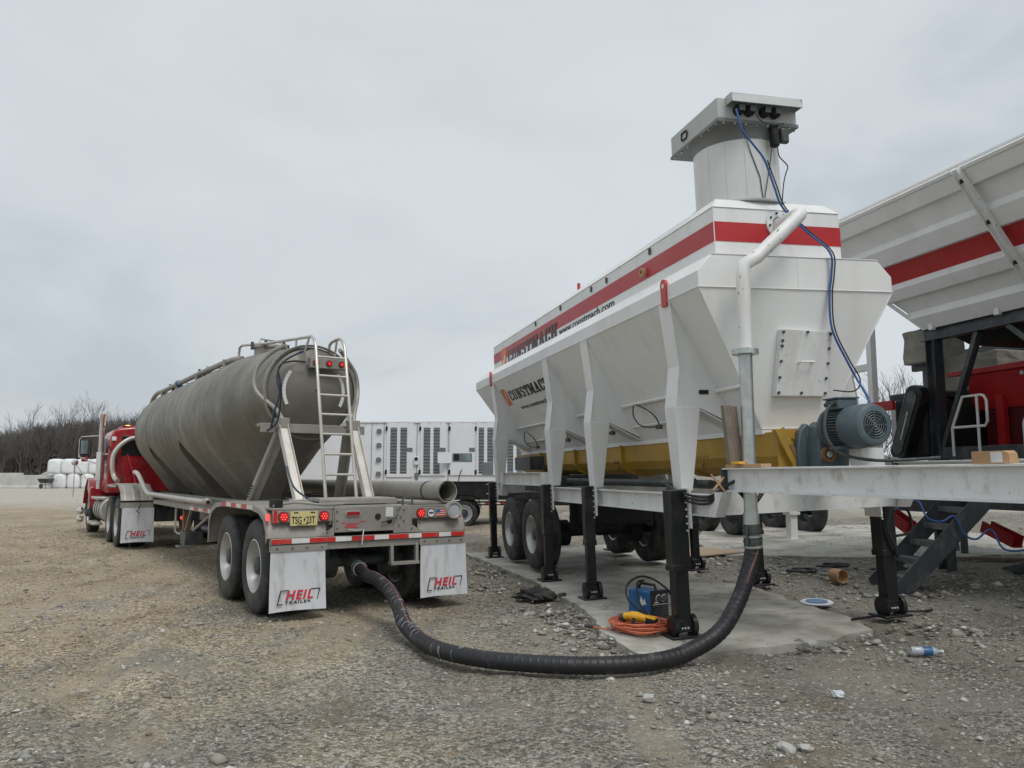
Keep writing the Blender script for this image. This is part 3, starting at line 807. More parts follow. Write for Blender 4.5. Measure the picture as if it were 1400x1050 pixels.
# walkway hand rails at the rear
for nm, pts in (('hand_rail', [(.62, 1.38, 2.1), (.58, 1.55, 2.75), (.62, 1.35, 3.30), (.66, 1.3, 3.38), (.66, 1.6, 3.44), (.62, 4.6, 3.62), (.62, 4.75, 3.60), (.62, 4.75, 3.30)]),):
    pass
LADL, LADR = .98, 1.38
def lad(v, w): return (v, lerp(.72, 1.28, (w - 1.2) / 2.1), w)
ladder = empty('ladder', parent=tk)
for v in (LADL, LADR):
    pts = [lad(v, 1.18), lad(v, 2.2), lad(v, 3.18), (v, 1.33, 3.28), (v, 1.42, 3.33), (v, 1.55, 3.34)]
    pts += ([(v - .06, 3.2, 3.48), (v - .12, 4.5, 3.62), (v - .13, 4.62, 3.6), (v - .13, 4.66, 3.5), (v - .13, 4.66, 3.36)] if v == LADL else [(v, 1.75, 3.33), (v, 1.83, 3.30), (v, 1.86, 3.2)])
    MB().tube(pts, .021, seg=10).build('ladder_rail', 'alu_bright', ladder)
for i in range(7):
    w = 1.50 + i * .255
    MB().cyl(lad(LADL, w), lad(LADR, w), .016, seg=8).build('rung', 'alu_bright', ladder)
for (a, c) in (((LADL - .13, 4.66, 3.36), (LADL - .13, 4.66, 3.6)), ((LADL - .02, 2.0, 3.38), (LADL - .02, 2.0, 3.2)), ((LADR, 1.55, 3.34), (LADR, 1.62, 3.1)), ((LADL, 1.5, 3.34), (LADL - .02, 1.66, 3.1))):
    MB().cyl(a, c, .016, seg=8).build('rail_post', 'alu_bright', ladder)
# low rail / air line along the barrel top left
pts = [(VC - .30, 4.4, 3.38), (VC - .34, 5.2, 3.43), (VC - .36, 8, 3.45), (VC - .36, 11.2, 3.46), (VC - .37, 11.9, 3.47), (VC - .38, 12.5, 3.38), (VC - .39, 12.85, 3.15), (VC - .40, 12.95, 2.8), (VC - .40, 12.95, 1.9)]
MB().tube(pts, .05, seg=10, smooth=4).build('air_pipe', 'alu_dusty', tk)
for u in (5.2, 7.4, 9.4, 11.2):
    bx(VC - .42, VC - .28, u - .03, u + .03, 3.30, 3.46).build('pipe_bracket', 'alu_dusty', tk)
MB().lathe([(9.35, .05), (9.36, .075), (9.5, .075), (9.51, .05)], (VC - .36, 0, 3.455), 'y', seg=14).build('pipe_clamp', 'weld_blue', tk)
# front pipe loop behind the cab
MB().tube([(.05, 12.4, 1.35), (.0, 12.7, 1.45), (-.05, 12.75, 1.7), (-.02, 12.8, 2.0), (.15, 12.85, 2.25), (.4, 12.9, 2.4), (.74, 12.95, 2.4)], .055, seg=10, smooth=5).build('air_pipe', 'alu_bright', tk)
# rear struts and diagonal braces
for sgn in (-1, 1):
    vt, vb = VC + .04 + sgn * .49, VC + .05 + sgn * .46
    MB().bar((vb, .95, 1.14), (vt, 1.62, 2.14), .13, .05, up=(0, -1, .6)).bar((vb - .055, .94, 1.15), (vt - .055, 1.61, 2.14), .012, .10, up=(0, -1, .6)).bar((vb + .055, .94, 1.15), (vt + .055, 1.61, 2.14), .012, .10, up=(0, -1, .6)).build('strut', 'alu_bright', tk, bevel=.004)
    br = MB().bar((vt, 1.70, 2.18), (VC + sgn * .66, 2.35, 1.16), .16, .035, up=(sgn, 0, .4)).bar((vt - sgn * .06, 1.66, 2.18), (VC + sgn * .60, 2.31, 1.16), .03, .12, up=(sgn, 0, .4)).build('diagonal_brace', 'alu_dusty', tk, bevel=.004)
    for i in range(5):
        t_ = .82 + i * .035
        p = Vector((vt, 1.70, 2.18)).lerp(Vector((VC + sgn * .66, 2.35, 1.16)), t_)
        bx(-.004, .004, -.05, .05, -.012, .012).xf(Matrix.Translation((p.x + sgn * .022, p.y, p.z))).build('slot', 'dark_gap', br)
    # side pipe from the strut head up round the tank
    pts = [(vt, 1.6, 2.2), (vt + sgn * .06, 1.72, 2.36), (VC + sgn * .72, 1.95, 2.62), (VC + sgn * .71, 2.0, 2.92), (VC + sgn * .54, 1.95, 3.14), (VC + sgn * .38, 1.8, 3.24)]
    MB().tube(pts, .03, seg=8, smooth=5).build('hoop_rail', 'alu_dusty', tk)
    bx(vb - .1, vb + .1, .86, 1.06, 1.12, 1.2).build('strut_foot', 'alu_bright', tk, bevel=.004)
    bx(vt - .08, vt + .08, 1.56, 1.68, 2.10, 2.24).build('strut_head', 'alu_dusty', tk, bevel=.006)
# black and blue air hoses down the left strut
MB().tube([(VC - .1, 1.62, 3.2), (VC - .42, 1.66, 3.02), (VC - .56, 1.56, 2.8), (VC - .54, 1.5, 2.55), (VC - .60, 1.5, 2.3), (VC - .62, 1.55, 2.08)], .014, seg=6, smooth=5).build('air_hose', 'hose_navy', tk)
MB().tube([(VC - .18, 1.58, 3.0), (VC - .36, 1.62, 3.0), (VC - .54, 1.57, 2.9), (VC - .52, 1.5, 2.6), (VC - .55, 1.5, 2.2), (VC - .66, 1.58, 2.06)], .012, seg=6, smooth=5).build('air_hose', 'cable_black', tk)
MB().tube([(VC - .60, .9, 1.6), (VC - .55, .75, 1.35), (VC - .4, .7, 1.22), (VC - .42, .4, 1.19), (VC - .3, .2, 1.18)], .012, seg=6, smooth=5).build('air_hose', 'hose_navy', tk)
# chassis rails, deck and cross members
for v in (.68, 1.60):
    bx(v - .05, v + .05, .2, 12.2, 1.08, 1.12).box(v - .012, v + .012, .2, 12.2, .88, 1.08).box(v - .05, v + .05, .2, 12.2, .85, .88).build('frame_rail', 'alu_dusty', tk)
bx(.02, 2.26, -.36, .55, 1.125, 1.15).build('deck', 'alu_dusty', tk, bevel=.004)
bx(.2, 2.1, .57, 2.4, 1.125, 1.15).build('deck', 'alu_dusty', tk, bevel=.004)
bx(.68, 1.60, .05, .50, 1.19, 1.23).box(.66, 1.62, .03, .07, 1.16, 1.22).build('hatch_plate', 'alu_dusty', tk, bevel=.006)
bx(.72, 1.5, .1, .45, 1.152, 1.19).build('hatch_gap', 'dark_gap', tk)
MB().tube([(.04, -.3, 1.17), (.3, -.22, 1.20), (.6, -.25, 1.17), (.9, -.05, 1.17)], .016, seg=6, smooth=5).build('strap', 'alu_dusty', tk)
MB().tube([(1.52, -.32, 1.15), (1.52, -.32, 1.22), (1.58, -.32, 1.24), (1.64, -.32, 1.22), (1.64, -.32, 1.15)], .012, seg=6).build('lifting_eye', 'dark_steel', tk)
bx(.05, .13, -.34, -.1, 1.15, 1.24).build('rubber_block', 'dark_gap', tk, bevel=.01)
bx(1.66, 2.2, -.3, .4, 1.155, 1.19).build('tube_shelf', 'alu_dusty', tk, bevel=.004)
# rear face: light boxes, centre box, gussets, sloping pan
U0 = -.38
bx(.02, .66, U0, U0 + .06, 1.0, 1.122).build('light_box', 'alu_dusty', tk, bevel=.004)
bx(1.61, 2.25, U0, U0 + .06, 1.0, 1.122).build('light_box', 'alu_dusty', tk, bevel=.004)
for a, c in ((.02, .66), (1.61, 2.25)):
    MB().sheet([(U0 + .05, 1.0), (U0 + .12, .95), (U0 + .12, .90), (U0 + .02, .84)], 'x', a, c, .01).build('rear_pan', 'alu_dusty', tk)
cb = bx(.68, 1.375, U0 - .02, U0 + .10, .875, 1.15).build('centre_box', 'alu_dusty', tk, bevel=.005)
MB().prism([(.50, .842), (.66, .93), (.66, 1.12), (.677, 1.12), (.677, .842)], 'y', U0 - .012, U0).build('gusset', 'alu_dusty', tk)
MB().prism([(1.378, .862), (1.378, 1.15), (1.605, 1.15), (1.605, .93), (1.76, .845), (1.378, .845)], 'y', U0 - .012, U0).build('gusset', 'alu_dusty', tk)
MB().cyl((1.18, U0 - .03, 1.035), (1.18, U0 - .018, 1.035), .034, seg=16).build('port', 'dark_gap', cb)
MB().cyl((1.32, U0 - .03, .985), (1.32, U0 - .018, .985), .032, seg=16).build('port', 'dark_gap', cb)
bx(1.275, 1.365, U0 - .024, U0 - .02, 1.03, 1.135).build('paper_label', 'refl_white', cb)
mb = MB(); mb.prism([(.885 + .055 * (1 if i in (0, 1, 2, 9, 10, 11) else -1) * 1.0 + .033 * math.cos(i * PI / 6 + PI / 12), 1.075 + .033 * math.sin(i * PI / 6 + PI / 12)) for i in range(12)], 'y', U0 - .03, U0 - .02); 
mb.build('marker_lamp', 'alu_bright', cb)
mb = MB(); mb.prism([(.885 + .055 * (1 if i in (0, 1, 2, 9, 10, 11) else -1) + .022 * math.cos(i * PI / 6 + PI / 12), 1.075 + .022 * math.sin(i * PI / 6 + PI / 12)) for i in range(12)], 'y', U0 - .04, U0 - .03)
mb.build('marker_lamp', 'lamp_red_off', cb)
# faded red lettering strokes on the centre box
mb = MB()
for (a, c, d) in ((.75, .975, .05), (.82, .965, .14), (.80, .945, .12), (.97, .985, .06), (.79, .925, .16)):
    mb.box(a, a + d, U0 - .022, U0 - .02, c - .006, c + .006)
mb.build('faded_lettering', 'ink_red', cb)
MB().tube([(1.22, U0 - .05, .97), (1.36, U0 - .06, 1.02), (1.42, U0 - .04, 1.06)], .012, seg=6).build('lever', 'dark_steel', tk)
MB().tube([(.82, U0 - .05, .90), (.92, U0 - .06, .89), (1.0, U0 - .06, .90), (.98, U0 - .08, .84), (.975, U0 - .08, .74)], .010, seg=6).build('chain', 'galv', tk)
def bolt(v, w, u, par, r=.009):
    MB().cyl((v, u, w), (v, u - .008, w), r, seg=6).build('bolt', 'dark_steel', par)
for (v, w) in ((.70, 1.10), (.705, 1.0), (.71, .92), (.62, .93), (.60, .88), (1.42, 1.10), (1.45, 1.12), (1.50, 1.10), (1.46, 1.02), (1.5, .98), (1.44, .93), (1.6, .89)):
    bolt(v, w, U0 - .02, tk)
def roundlamp(v, w, lit=True):
    l = MB().cyl((v, U0, w), (v, U0 - .012, w), .056, seg=20).build('lamp_bezel', 'dark_gap', tk)
    MB().cyl((v, U0 - .012, w), (v, U0 - .020, w), .050, seg=20).build('tail_lamp', 'lamp_red', l)
    for k in range(7):
        rr = 0 if k == 0 else .028; a = k * PI / 3
        c = (v + rr * math.cos(a), U0 - .020, w + rr * math.sin(a))
        MB().cyl(c, (c[0], c[1] - .003, c[2]), .009, seg=8).build('lamp_diode', 'led_red', l)
roundlamp(.125, 1.058); roundlamp(.565, 1.058); roundlamp(1.722, 1.058)
bx(.022, .055, U0 - .012, U0 + .03, .995, 1.125).build('corner_reflector', 'refl_red', tk)
bx(-.035, -.01, U0 + .02, U0 + .09, 1.02, 1.09).build('side_lamp', 'led_red', tk)
bx(2.20, 2.25, U0 - .012, U0 + .03, .995, 1.125).build('corner_reflector', 'refl_red', tk)
pl = bx(.195, .49, U0 - .012, U0 - .004, .962, 1.112).build('license_plate', 'plate_yellow', tk, bevel=.003)
mt = basis((.21, U0 - .0125, .985), (1, 0, 0), (0, 0, 1))
text('plate_lettering', 'TSG', .105, 'ink_black', pl, mt, bold=.002, xs=.58)
text('plate_lettering', '23T', .105, 'ink_black', pl, basis((.365, U0 - .0125, .985), (1, 0, 0), (0, 0, 1)), bold=.002, xs=.58)
MB().prism([(.341, 1.005), (.349, 1.01), (.357, 1.03), (.352, 1.048), (.343, 1.04), (.338, 1.02)], 'y', U0 - .0135, U0 - .012).build('plate_emblem', 'ink_black', pl)
text('plate_lettering', 'GARDEN STATE', .02, 'ink_black', pl, basis((.27, U0 - .0125, .967), (1, 0, 0), (0, 0, 1)), xs=.8)
mb = MB()
mb.box(.23, .28, U0 - .0135, U0 - .012, 1.092, 1.106).box(.41, .46, U0 - .0135, U0 - .012, 1.092, 1.106)
mb.build('plate_sticker', 'ink_black', pl)
# oval sticker and flag sticker
st = MB().cyl((1.855, U0 - .006, 1.055), (1.855, U0, 1.055), .052, seg=24).xf(Matrix.Identity(4)).build('oval_sticker', 'ink_black', tk)
MB().cyl((1.855, U0 - .008, 1.055), (1.855, U0 - .005, 1.055), .043, seg=24).build('oval_face', 'plastic_white', st)
for i in range(3):
    MB().cyl((1.835 + i * .02, U0 - .010, 1.058), (1.835 + i * .02, U0 - .007, 1.058), .012, seg=8).build('oval_mark', 'ink_grey', st)
fl = bx(1.92, 2.06, U0 - .006, U0, 1.018, 1.095).build('flag_sticker', 'refl_white', tk)
for i in range(4):
    bx(1.92, 2.06, U0 - .008, U0 - .006, 1.018 + i * .022, 1.029 + i * .022).build('flag_stripe', 'refl_red', fl)
bx(1.92, 1.975, U0 - .010, U0 - .008, 1.06, 1.095).build('flag_canton', 'weld_blue', fl)
# bumper with red and white reflectors
bx(0, 2.30, U0 - .02, U0 + .07, .775, .835).build('bumper', 'alu_dusty', tk, bevel=.004)
segs = [(0.005, .21, 1), (.213, .405, 0), (.408, .69, 1), (.693, .875, 0), (.878, 1.14, 1), (1.143, 1.315, 0), (1.318, 1.56, 1), (1.563, 1.725, 0), (1.728, 1.95, 1), (1.953, 2.11, 0), (2.113, 2.295, 1)]
for a, c, k in segs:
    bx(a, c, U0 - .026, U0 - .021, .782, .83).build('reflector', 'refl_red' if k else 'refl_white', tk)
bx(.0, 2.30, U0, U0 + .05, .70, .772).build('rear_beam', 'alu_dusty', tk, bevel=.004)
# step
mb = MB()
for v in (1.37, 1.68):
    mb.bar((v, U0 + .02, .72), (v, U0 + .01, .52), .035, .05, up=(0, 1, 0))
mb.bar((1.35, U0 + .01, .505), (1.70, U0 + .01, .505), .09, .035)
mb.build('step', 'alu_dusty', tk, bevel=.003)
# mud flaps
def mudflap(parent, v0, v1, u, w0, w1, sw=.02, name='mud_flap', bend=.03, logo=True):
    nx_, nz_ = 6, 8; mb = MB(); vs = []
    for th in (0, .008):
        for j in range(nz_ + 1):
            for i in range(nx_ + 1):
                s_ = i / nx_; t_ = j / nz_
                vs.append((lerp(v0, v1, s_) + sw * (1 - t_) * (s_ - .2), u + th - bend * (1 - t_) ** 2 + .012 * math.sin(s_ * 5 + 1) * (1 - t_), lerp(w0, w1, t_) + .012 * (1 - t_) * math.sin(s_ * 3)))
    n1 = (nx_ + 1) * (nz_ + 1); fs = []
    for j in range(nz_):
        for i in range(nx_):
            a = j * (nx_ + 1) + i
            fs.append((a, a + 1, a + nx_ + 2, a + nx_ + 1)); fs.append((n1 + a, n1 + a + nx_ + 1, n1 + a + nx_ + 2, n1 + a + 1))
    bd = [i for i in range(nx_)] ; 
    edge = list(range(nx_ + 1)) + [j * (nx_ + 1) + nx_ for j in range(1, nz_ + 1)] + [nz_ * (nx_ + 1) + i for i in range(nx_ - 1, -1, -1)] + [j * (nx_ + 1) for j in range(nz_ - 1, 0, -1)]
    for k in range(len(edge)):
        a, c = edge[k], edge[(k + 1) % len(edge)]; fs.append((a, n1 + a, n1 + c, c))
    mb.add(vs, fs)
    f = mb.build(name, 'flap_white', parent, smooth=40)
    if logo:
        wd = v1 - v0; ht = w1 - w0
        c0 = v0 + wd * .13; z0 = w0 + ht * .13; uu = u - bend * .72 - .006
        mt = basis((c0 + wd * .14, uu - .004, z0 + ht * .065), (1, 0, 0), (0, .055, 1))
        text('flap_lettering', 'HEIL', ht * .20, 'ink_red', f, mt, bold=.0045, shear=.25, fit=wd * .50, space=1.2)
        mt = basis((c0 + wd * .13, uu - .006, z0 + ht * .0), (1, 0, 0), (0, .055, 1))
        text('flap_lettering', 'TRAILER', ht * .062, 'ink_black', f, mt, bold=.0012, shear=.12, fit=wd * .47, space=1.25)
        mb = MB(); s_ = .05 * wd
        z1 = z0 + ht * .21; a0, a1 = c0, c0 + wd * .76
        for (p, q) in (((a0, z0 - .004), (a0 + s_ * 1.2, z1)), ((a0 + s_ * 1.2, z1), (a0 + s_ * 4, z1)), ((a0, z0 - .004), (a0 + s_ * 2, z0 - .004)), ((a1 - s_, z0 - .004), (a1 + s_ * .3, z1)), ((a1 + s_ * .3, z1), (a1 - s_ * 3, z1)), ((a1 - s_, z0 - .004), (a1 - s_ * 3, z0 - .004))):
            mb.bar((p[0], uu - .002 + .055 * (p[1] - z0), p[1]), (q[0], uu - .002 + .055 * (q[1] - z0), q[1]), .004, .010, up=(0, .05, 1) if abs(p[1] - q[1]) < .01 else (1, 0, 0))
        mb.build('flap_bracket_mark', 'ink_black', f, smooth=0)
    return f
mudflap(tk, .0, .58, U0 - .02, .09, .725)
mudflap(tk, 1.72, 2.31, U0 - .02, .10, .735)
for a in (.0, 1.70):
    h_ = bx(a, a + .6, U0 - .03, U0 - .022, .70, .765).build('flap_hanger', 'alu_dusty', tk)
    for i in range(4): bolt(a + .06 + i * .16, .735, U0 - .03, h_, .010)
# fenders
FEN = [(2.31, .62), (2.30, .95), (2.18, 1.07), (1.95, 1.14), (1.6, 1.165), (.25, 1.165), (-.05, 1.14), (-.24, 1.07), (-.34, .95), (-.365, .84)]
for sgn, va, vb in ((-1, -.03, .60), (1, 1.70, 2.32)):
    f_ = MB().sheet(FEN, 'x', va, vb, .012)
    lip = va if sgn < 0 else vb
    inner = [(p[0] * .965 + 1.0 * .035, p[1] - .055 if p[1] > .7 else p[1]) for p in FEN]
    f_.prism(FEN + [(p[0], p[1]) for p in inner[::-1]], 'x', lip - .006, lip + .006)
    fo = f_.build('fender', 'alu_dusty', tk, smooth=50)
    if sgn < 0:
        for i in range(6):
            a = 1.62 - i * .235
            bx(lip - .0105, lip - .0065, a - .225, a, 1.118, 1.162).build('reflector', 'refl_red' if i % 2 == 0 else 'refl_white', fo)
# wheels, axles, suspension
for u in (.27, 1.51):
    wheel(tk, (.14, u, .50), -1)
    wheel(tk, (.47, u, .50), -1, dish=.05)
    wheel(tk, (2.15, u, .50), 1)
    wheel(tk, (1.82, u, .50), 1, dish=.05)
    MB().cyl((.35, u, .50), (1.95, u, .50), .07, seg=12).build('axle', 'dark_steel', tk)
    for v in (.72, 1.56):
        bx(v - .06, v + .06, u - .25, u + .45, .58, .68).build('suspension_arm', 'dark_steel', tk)
        MB().cyl((v, u - .18, .68), (v, u - .18, .86), .12, seg=16).build('air_spring', 'rubber', tk)
        MB().cyl((v - .02, u, .5), (v + .2, u, .5), .19, seg=18).build('brake_drum', 'dark_steel', tk)
    bx(.75, 1.55, u - .04, u + .04, .70, .80).build('cross_member', 'dark_steel', tk)
bx(.9, 1.35, .5, 1.2, .62, .86).build('air_tank', 'dark_steel', tk, bevel=.05)
# discharge line under the trailer and its coupling
MB().tube([(VC - .05, 5.5, .62), (VC - .05, 2.0, .58), (VC - .06, .2, .52), (VC - .08, -.12, .48)], .062, seg=14, smooth=4).build('discharge_pipe', 'alu_dusty', tk)
for uc in (4.1, 7.8, 10.9):
    MB().cyl((VC, uc, 1.02), (VC, uc, .62), .14, seg=16).build('hopper_outlet', 'alu_dusty', tk)
# storage tubes at the right side
MB().lathe([(-.33, .118), (5.4, .118), (5.4, .02)], (2.10, 0, 1.30), 'y', seg=28).lathe([(-.33, .118), (-.335, .128), (-.30, .130), (-.28, .119)], (2.10, 0, 1.30), 'y', seg=28).lathe([(-.33, .106), (1.2, .106), (1.2, .01)], (2.10, 0, 1.30), 'y', seg=28).build('hose_tube', 'alu_dusty', tk)
MB().lathe([(.12, .120), (.12, .124), (.16, .124), (.16, .120)], (2.10, 0, 1.30), 'y', seg=28).build('tube_band', 'dark_steel', tk)
MB().lathe([(-.42, .004), (-.42, .07), (-.44, .08), (-.44, .098), (-.36, .10), (-.34, .085), (4.5, .085)], (2.14, 0, 1.085), 'y', seg=28).build('capped_tube', 'alu_bright', tk)
MB().lathe([(-.425, .004), (-.43, .03), (-.425, .068)], (2.14, 0, 1.085), 'y', seg=20).build('tube_cap', 'plastic_clear', tk)
# side piping and small gear left of the frame
MB().tube([(.18, 3.5, 1.10), (.16, 4.6, 1.10), (.14, 7.9, 1.12), (.12, 8.25, 1.12)], .045, seg=12).build('side_pipe', 'alu_bright', tk)
MB().lathe([(3.38, .03), (3.40, .06), (3.5, .062), (3.52, .046)], (.18, 0, 1.10), 'y', seg=14).build('pipe_flange', 'alu_dusty', tk)
MB().tube([(.12, 8.25, 1.12), (.10, 8.6, 1.22), (.05, 9.2, 1.5), (.02, 9.5, 1.55)], .045, seg=10, smooth=4).build('side_pipe', 'alu_bright', tk)
bx(.24, .64, 2.5, 8.4, .93, 1.0).build('side_rail', 'alu_dusty', tk)
for i in range(6):
    bx(.232, .238, 3.0 + i * .32, 3.3 + i * .32, .94, .99).build('reflector', 'refl_red' if i % 2 == 0 else 'refl_white', tk)
bx(.22, .27, 3.35, 3.42, .80, .86).build('side_lamp', 'lamp_amber', tk)
bx(.22, .25, 3.37, 3.40, .86, .96).build('lamp_bracket', 'alu_dusty', tk)
for v in (.42, 1.86):
    lg = bx(v - .06, v + .06, 6.0, 6.12, .42, 1.08).build('landing_leg', 'rust', tk, bevel=.004)
    bx(v - .045, v + .045, 6.015, 6.105, .28, .42).build('inner_leg', 'alu_dusty', lg)
    bx(v - .14, v + .14, 5.93, 6.19, .25, .28).build('foot', 'alu_dusty', lg, bevel=.004)
MB().tube([(.34, 6.6, 1.0), (.34, 6.6, .50), (.36, 6.5, .46), (.42, 6.1, .46)], .018, seg=6).build('guard_bar', 'alu_bright', tk)
MB().bar((.38, 5.9, .52), (.34, 5.2, 1.0), .04, .04).build('stay', 'alu_dusty', tk)
MB().bar((.45, 5.6, .55), (.55, 4.6, .9), .05, .05).build('stay', 'alu_dusty', tk)
bx(.22, .50, 5.1, 5.5, .36, .56).build('tool_box', 'dark_steel', tk, bevel=.01)
MB().cyl((.40, 6.35, .74), (.40, 6.32, .74), .035, seg=12).build('side_lamp', 'led_red', tk)
MB().tube([(.6, 2.6, .62), (.5, 3.6, .66), (.55, 5.2, .62)], .07, seg=10).build('under_pipe', 'dark_steel', tk)

# ------------------------------------------------------------------ red tractor
TV = 1.0
tr = thing('tractor_truck', 'red day cab tractor truck coupled to the tank trailer, chrome exhaust stack', 'truck', mtx=MT)
# cab: rounded roof, slightly tapered sides
prof = [(-.10 - TV, 1.05), (-.13 - TV, 1.9), (-.08 - TV, 2.45), (-.02 - TV, 2.58), (.12 - TV, 2.66), (.5 - TV, 2.70)]
half = [(p[0], p[1]) for p in prof]; poly = [(TV + a, w) for a, w in half] + [(TV - a, w) for a, w in half[::-1]]
cab = MB().prism(poly, 'y', 13.0, 14.55).build('cab', 'cab_red', tr, smooth=50, bevel=.05)
wl = MB().box(.16, .78, 12.985, 12.999, 1.97, 2.46).build('rear_window', 'glass_dark', cab, bevel=.03)
bx(1.22, 1.84, 12.985, 12.999, 1.97, 2.46).build('rear_window', 'glass_dark', cab, bevel=.03)
bx(-.145, -.128, 13.3, 14.3, 1.85, 2.42).build('side_window', 'glass_dark', cab, bevel=.02)
bx(-.06, .04, 12.96, 12.995, 2.33, 2.43).build('work_lamp', 'plastic_white', cab, bevel=.01)
bx(.2, 1.8, 13.3, 14.2, 2.70, 2.73).build('roof_panel', 'cab_red', cab, bevel=.02)
for i in range(5):
    bx(.35 + i * .3, .45 + i * .3, 13.9, 14.0, 2.73, 2.78).build('roof_marker', 'lamp_amber', cab, bevel=.01)
# hood and fenders
MB().hexa([(.2, 14.5, .95), (1.8, 14.5, .95), (1.62, 16.3, .8), (.38, 16.3, .8), (.2, 14.5, 1.72), (1.8, 14.5, 1.72), (1.5, 16.3, 1.35), (.5, 16.3, 1.35)]).build('hood', 'cab_red', tr, bevel=.08)
for s in (-1, 1):
    def fx(v): return TV + s * (TV - v)
    line = [(14.35, .80), (14.38, 1.1), (14.6, 1.32), (14.95, 1.42), (15.4, 1.40), (15.8, 1.22), (16.1, .95), (16.2, .72)]
    a, c = sorted((fx(-.34), fx(.3)))
    MB().sheet(line, 'x', a, c, -.04).prism([(14.36, .80), (14.40, 1.1), (14.6, 1.31), (14.95, 1.40), (15.0, 1.12), (14.62, .98), (14.56, .8)], 'x', fx(-.34) - .012, fx(-.34) + .012).build('front_fender', 'cab_red', tr, smooth=50, bevel=.01)
    MB().hexa([(fx(-.34), 14.33, .68), (fx(.25), 14.33, .68), (fx(.25), 14.37, .68), (fx(-.34), 14.37, .68), (fx(-.34), 14.33, 1.15), (fx(.25), 14.33, 1.35), (fx(.25), 14.37, 1.35), (fx(-.34), 14.37, 1.15)]).build('fender_skirt', 'cab_red', tr, bevel=.01)
    wheel(tr, (fx(-.16), 15.15, .50), s, W=.28, dish=.05, rim='chrome')
    for u in (9.9, 11.22):
        wheel(tr, (fx(-.11), u, .50), s, W=.27, grooves=5)
        wheel(tr, (fx(.20), u, .50), s, W=.27, dish=.05, grooves=5)
    # exhaust stack
    st = MB().tube([(fx(-.25), 13.35, 1.15), (fx(-.25), 13.35, 2.75), (fx(-.25), 13.32, 2.92), (fx(-.25), 13.22, 3.03)], .062, seg=16).build('exhaust_stack', 'chrome', tr)
    MB().lathe([(1.35, .07), (1.36, .095), (2.05, .095), (2.06, .07)], (fx(-.25), 13.35, 0), 'z', seg=20).build('heat_shield', 'chrome', st)
    MB().tube([(fx(-.2), 13.3, 2.0), (fx(-.1), 13.15, 2.0), (fx(.0), 13.02, 1.9)], .018, seg=6).build('stack_bracket', 'chrome', st)
    # mirrors
    mi = empty('mirror', parent=tr)
    MB().tube([(fx(-.12), 13.9, 2.50), (fx(-.62), 14.2, 2.46), (fx(-.66), 14.22, 2.38), (fx(-.66), 14.22, 1.95), (fx(-.10), 14.1, 1.70)], .016, seg=6).build('mirror_arm', 'chrome', mi)
    bx(min(fx(-.65), fx(-.45)), max(fx(-.65), fx(-.45)), 14.22, 14.30, 2.0, 2.40).build('mirror_case', 'black_paint', mi, bevel=.02)
    bx(min(fx(-.63), fx(-.47)), max(fx(-.63), fx(-.47)), 14.212, 14.22, 2.03, 2.37).build('mirror_glass', 'mirror_glass', mi)
    MB().lathe([(-.02, .003), (-.015, .05), (0, .085), (.05, .06), (.08, .004)], (fx(-.66), 15.3, 1.82), 'y', seg=16).build('round_mirror', 'chrome', mi)
    MB().cyl((fx(-.66), 15.32, 1.82), (fx(-.36), 15.4, 1.38), .012, seg=6).build('mirror_stay', 'chrome', mi)
    MB().cyl((fx(-.66), 15.32, 1.78), (fx(-.64), 15.5, .9), .010, seg=6).build('mirror_stay', 'chrome', mi)
    bx(min(fx(-.60), fx(-.45)), max(fx(-.60), fx(-.45)), 14.2, 14.26, 1.83, 1.95).build('turn_lamp', 'lamp_red_off', mi, bevel=.02)
    # fuel tank and steps
    ft = MB().lathe([(12.25, .02), (12.25, .28), (12.28, .31), (14.0, .31), (14.03, .28), (14.03, .02)], (fx(.0), 0, .66), 'y', seg=28).build('fuel_tank', 'alu_bright', tr)
    for u in (12.5, 12.95, 13.4, 13.85):
        MB().lathe([(u - .03, .312), (u - .03, .322), (u + .03, .322), (u + .03, .312)], (fx(.0), 0, .66), 'y', seg=28).build('tank_strap', 'dark_steel', ft)
    bx(min(fx(-.42), fx(-.2)), max(fx(-.42), fx(-.2)), 12.6, 13.9, .30, .36).build('step', 'alu_bright', tr, bevel=.01)
    bx(min(fx(-.36), fx(-.1)), max(fx(-.36), fx(-.1)), 12.6, 13.9, .90, .96).build('step', 'alu_bright', tr, bevel=.01)
    # rear fender over the drive wheels with ribs
    line = [(11.95, 1.18), (11.6, 1.26), (10.4, 1.29), (9.75, 1.27), (9.35, 1.14), (9.20, .96)]
    a, c = sorted((fx(-.25), fx(.36)))
    fe = MB().sheet(line, 'x', a, c, -.02).build('rear_fender', 'alu_dusty', tr, smooth=60)
    for k in range(4):
        v = fx(-.17 + k * .16)
        MB().sheet([(p[0] - .012, p[1] + .004) for p in line[2:]], 'x', v - .012, v + .012, -.02).build('fender_rib', 'alu_bright', fe, smooth=60)
    for k in range(10):
        u = 11.4 - k * .14
        bx(fx(-.25) - .012 if s < 0 else fx(-.25) + .004, fx(-.25) - .004 if s < 0 else fx(-.25) + .012, u - .13, u, 1.235, 1.275).build('reflector', 'refl_red' if k % 2 else 'refl_white', fe)
    bx(a, c, 9.17, 9.21, .82, .93).build('flap_hanger', 'alu_dusty', tr)
    mudflap(tr, a + .03, c + .02, 9.16, .12, .82, bend=.02)
MB().tube([(.12, 9.12, .9), (.08, 9.08, .82), (.04, 9.09, .76), (.09, 9.1, .72)], .010, seg=6).build('rubber_strap', 'cable_black', tr)
for v in (.6, 1.4):
    bx(v - .04, v + .04, 8.9, 16.2, .78, 1.02).build('frame_rail', 'black_paint', tr)
bx(.45, 1.55, 10.1, 11.1, 1.04, 1.12).build('fifth_wheel', 'dark_steel', tr, bevel=.03)
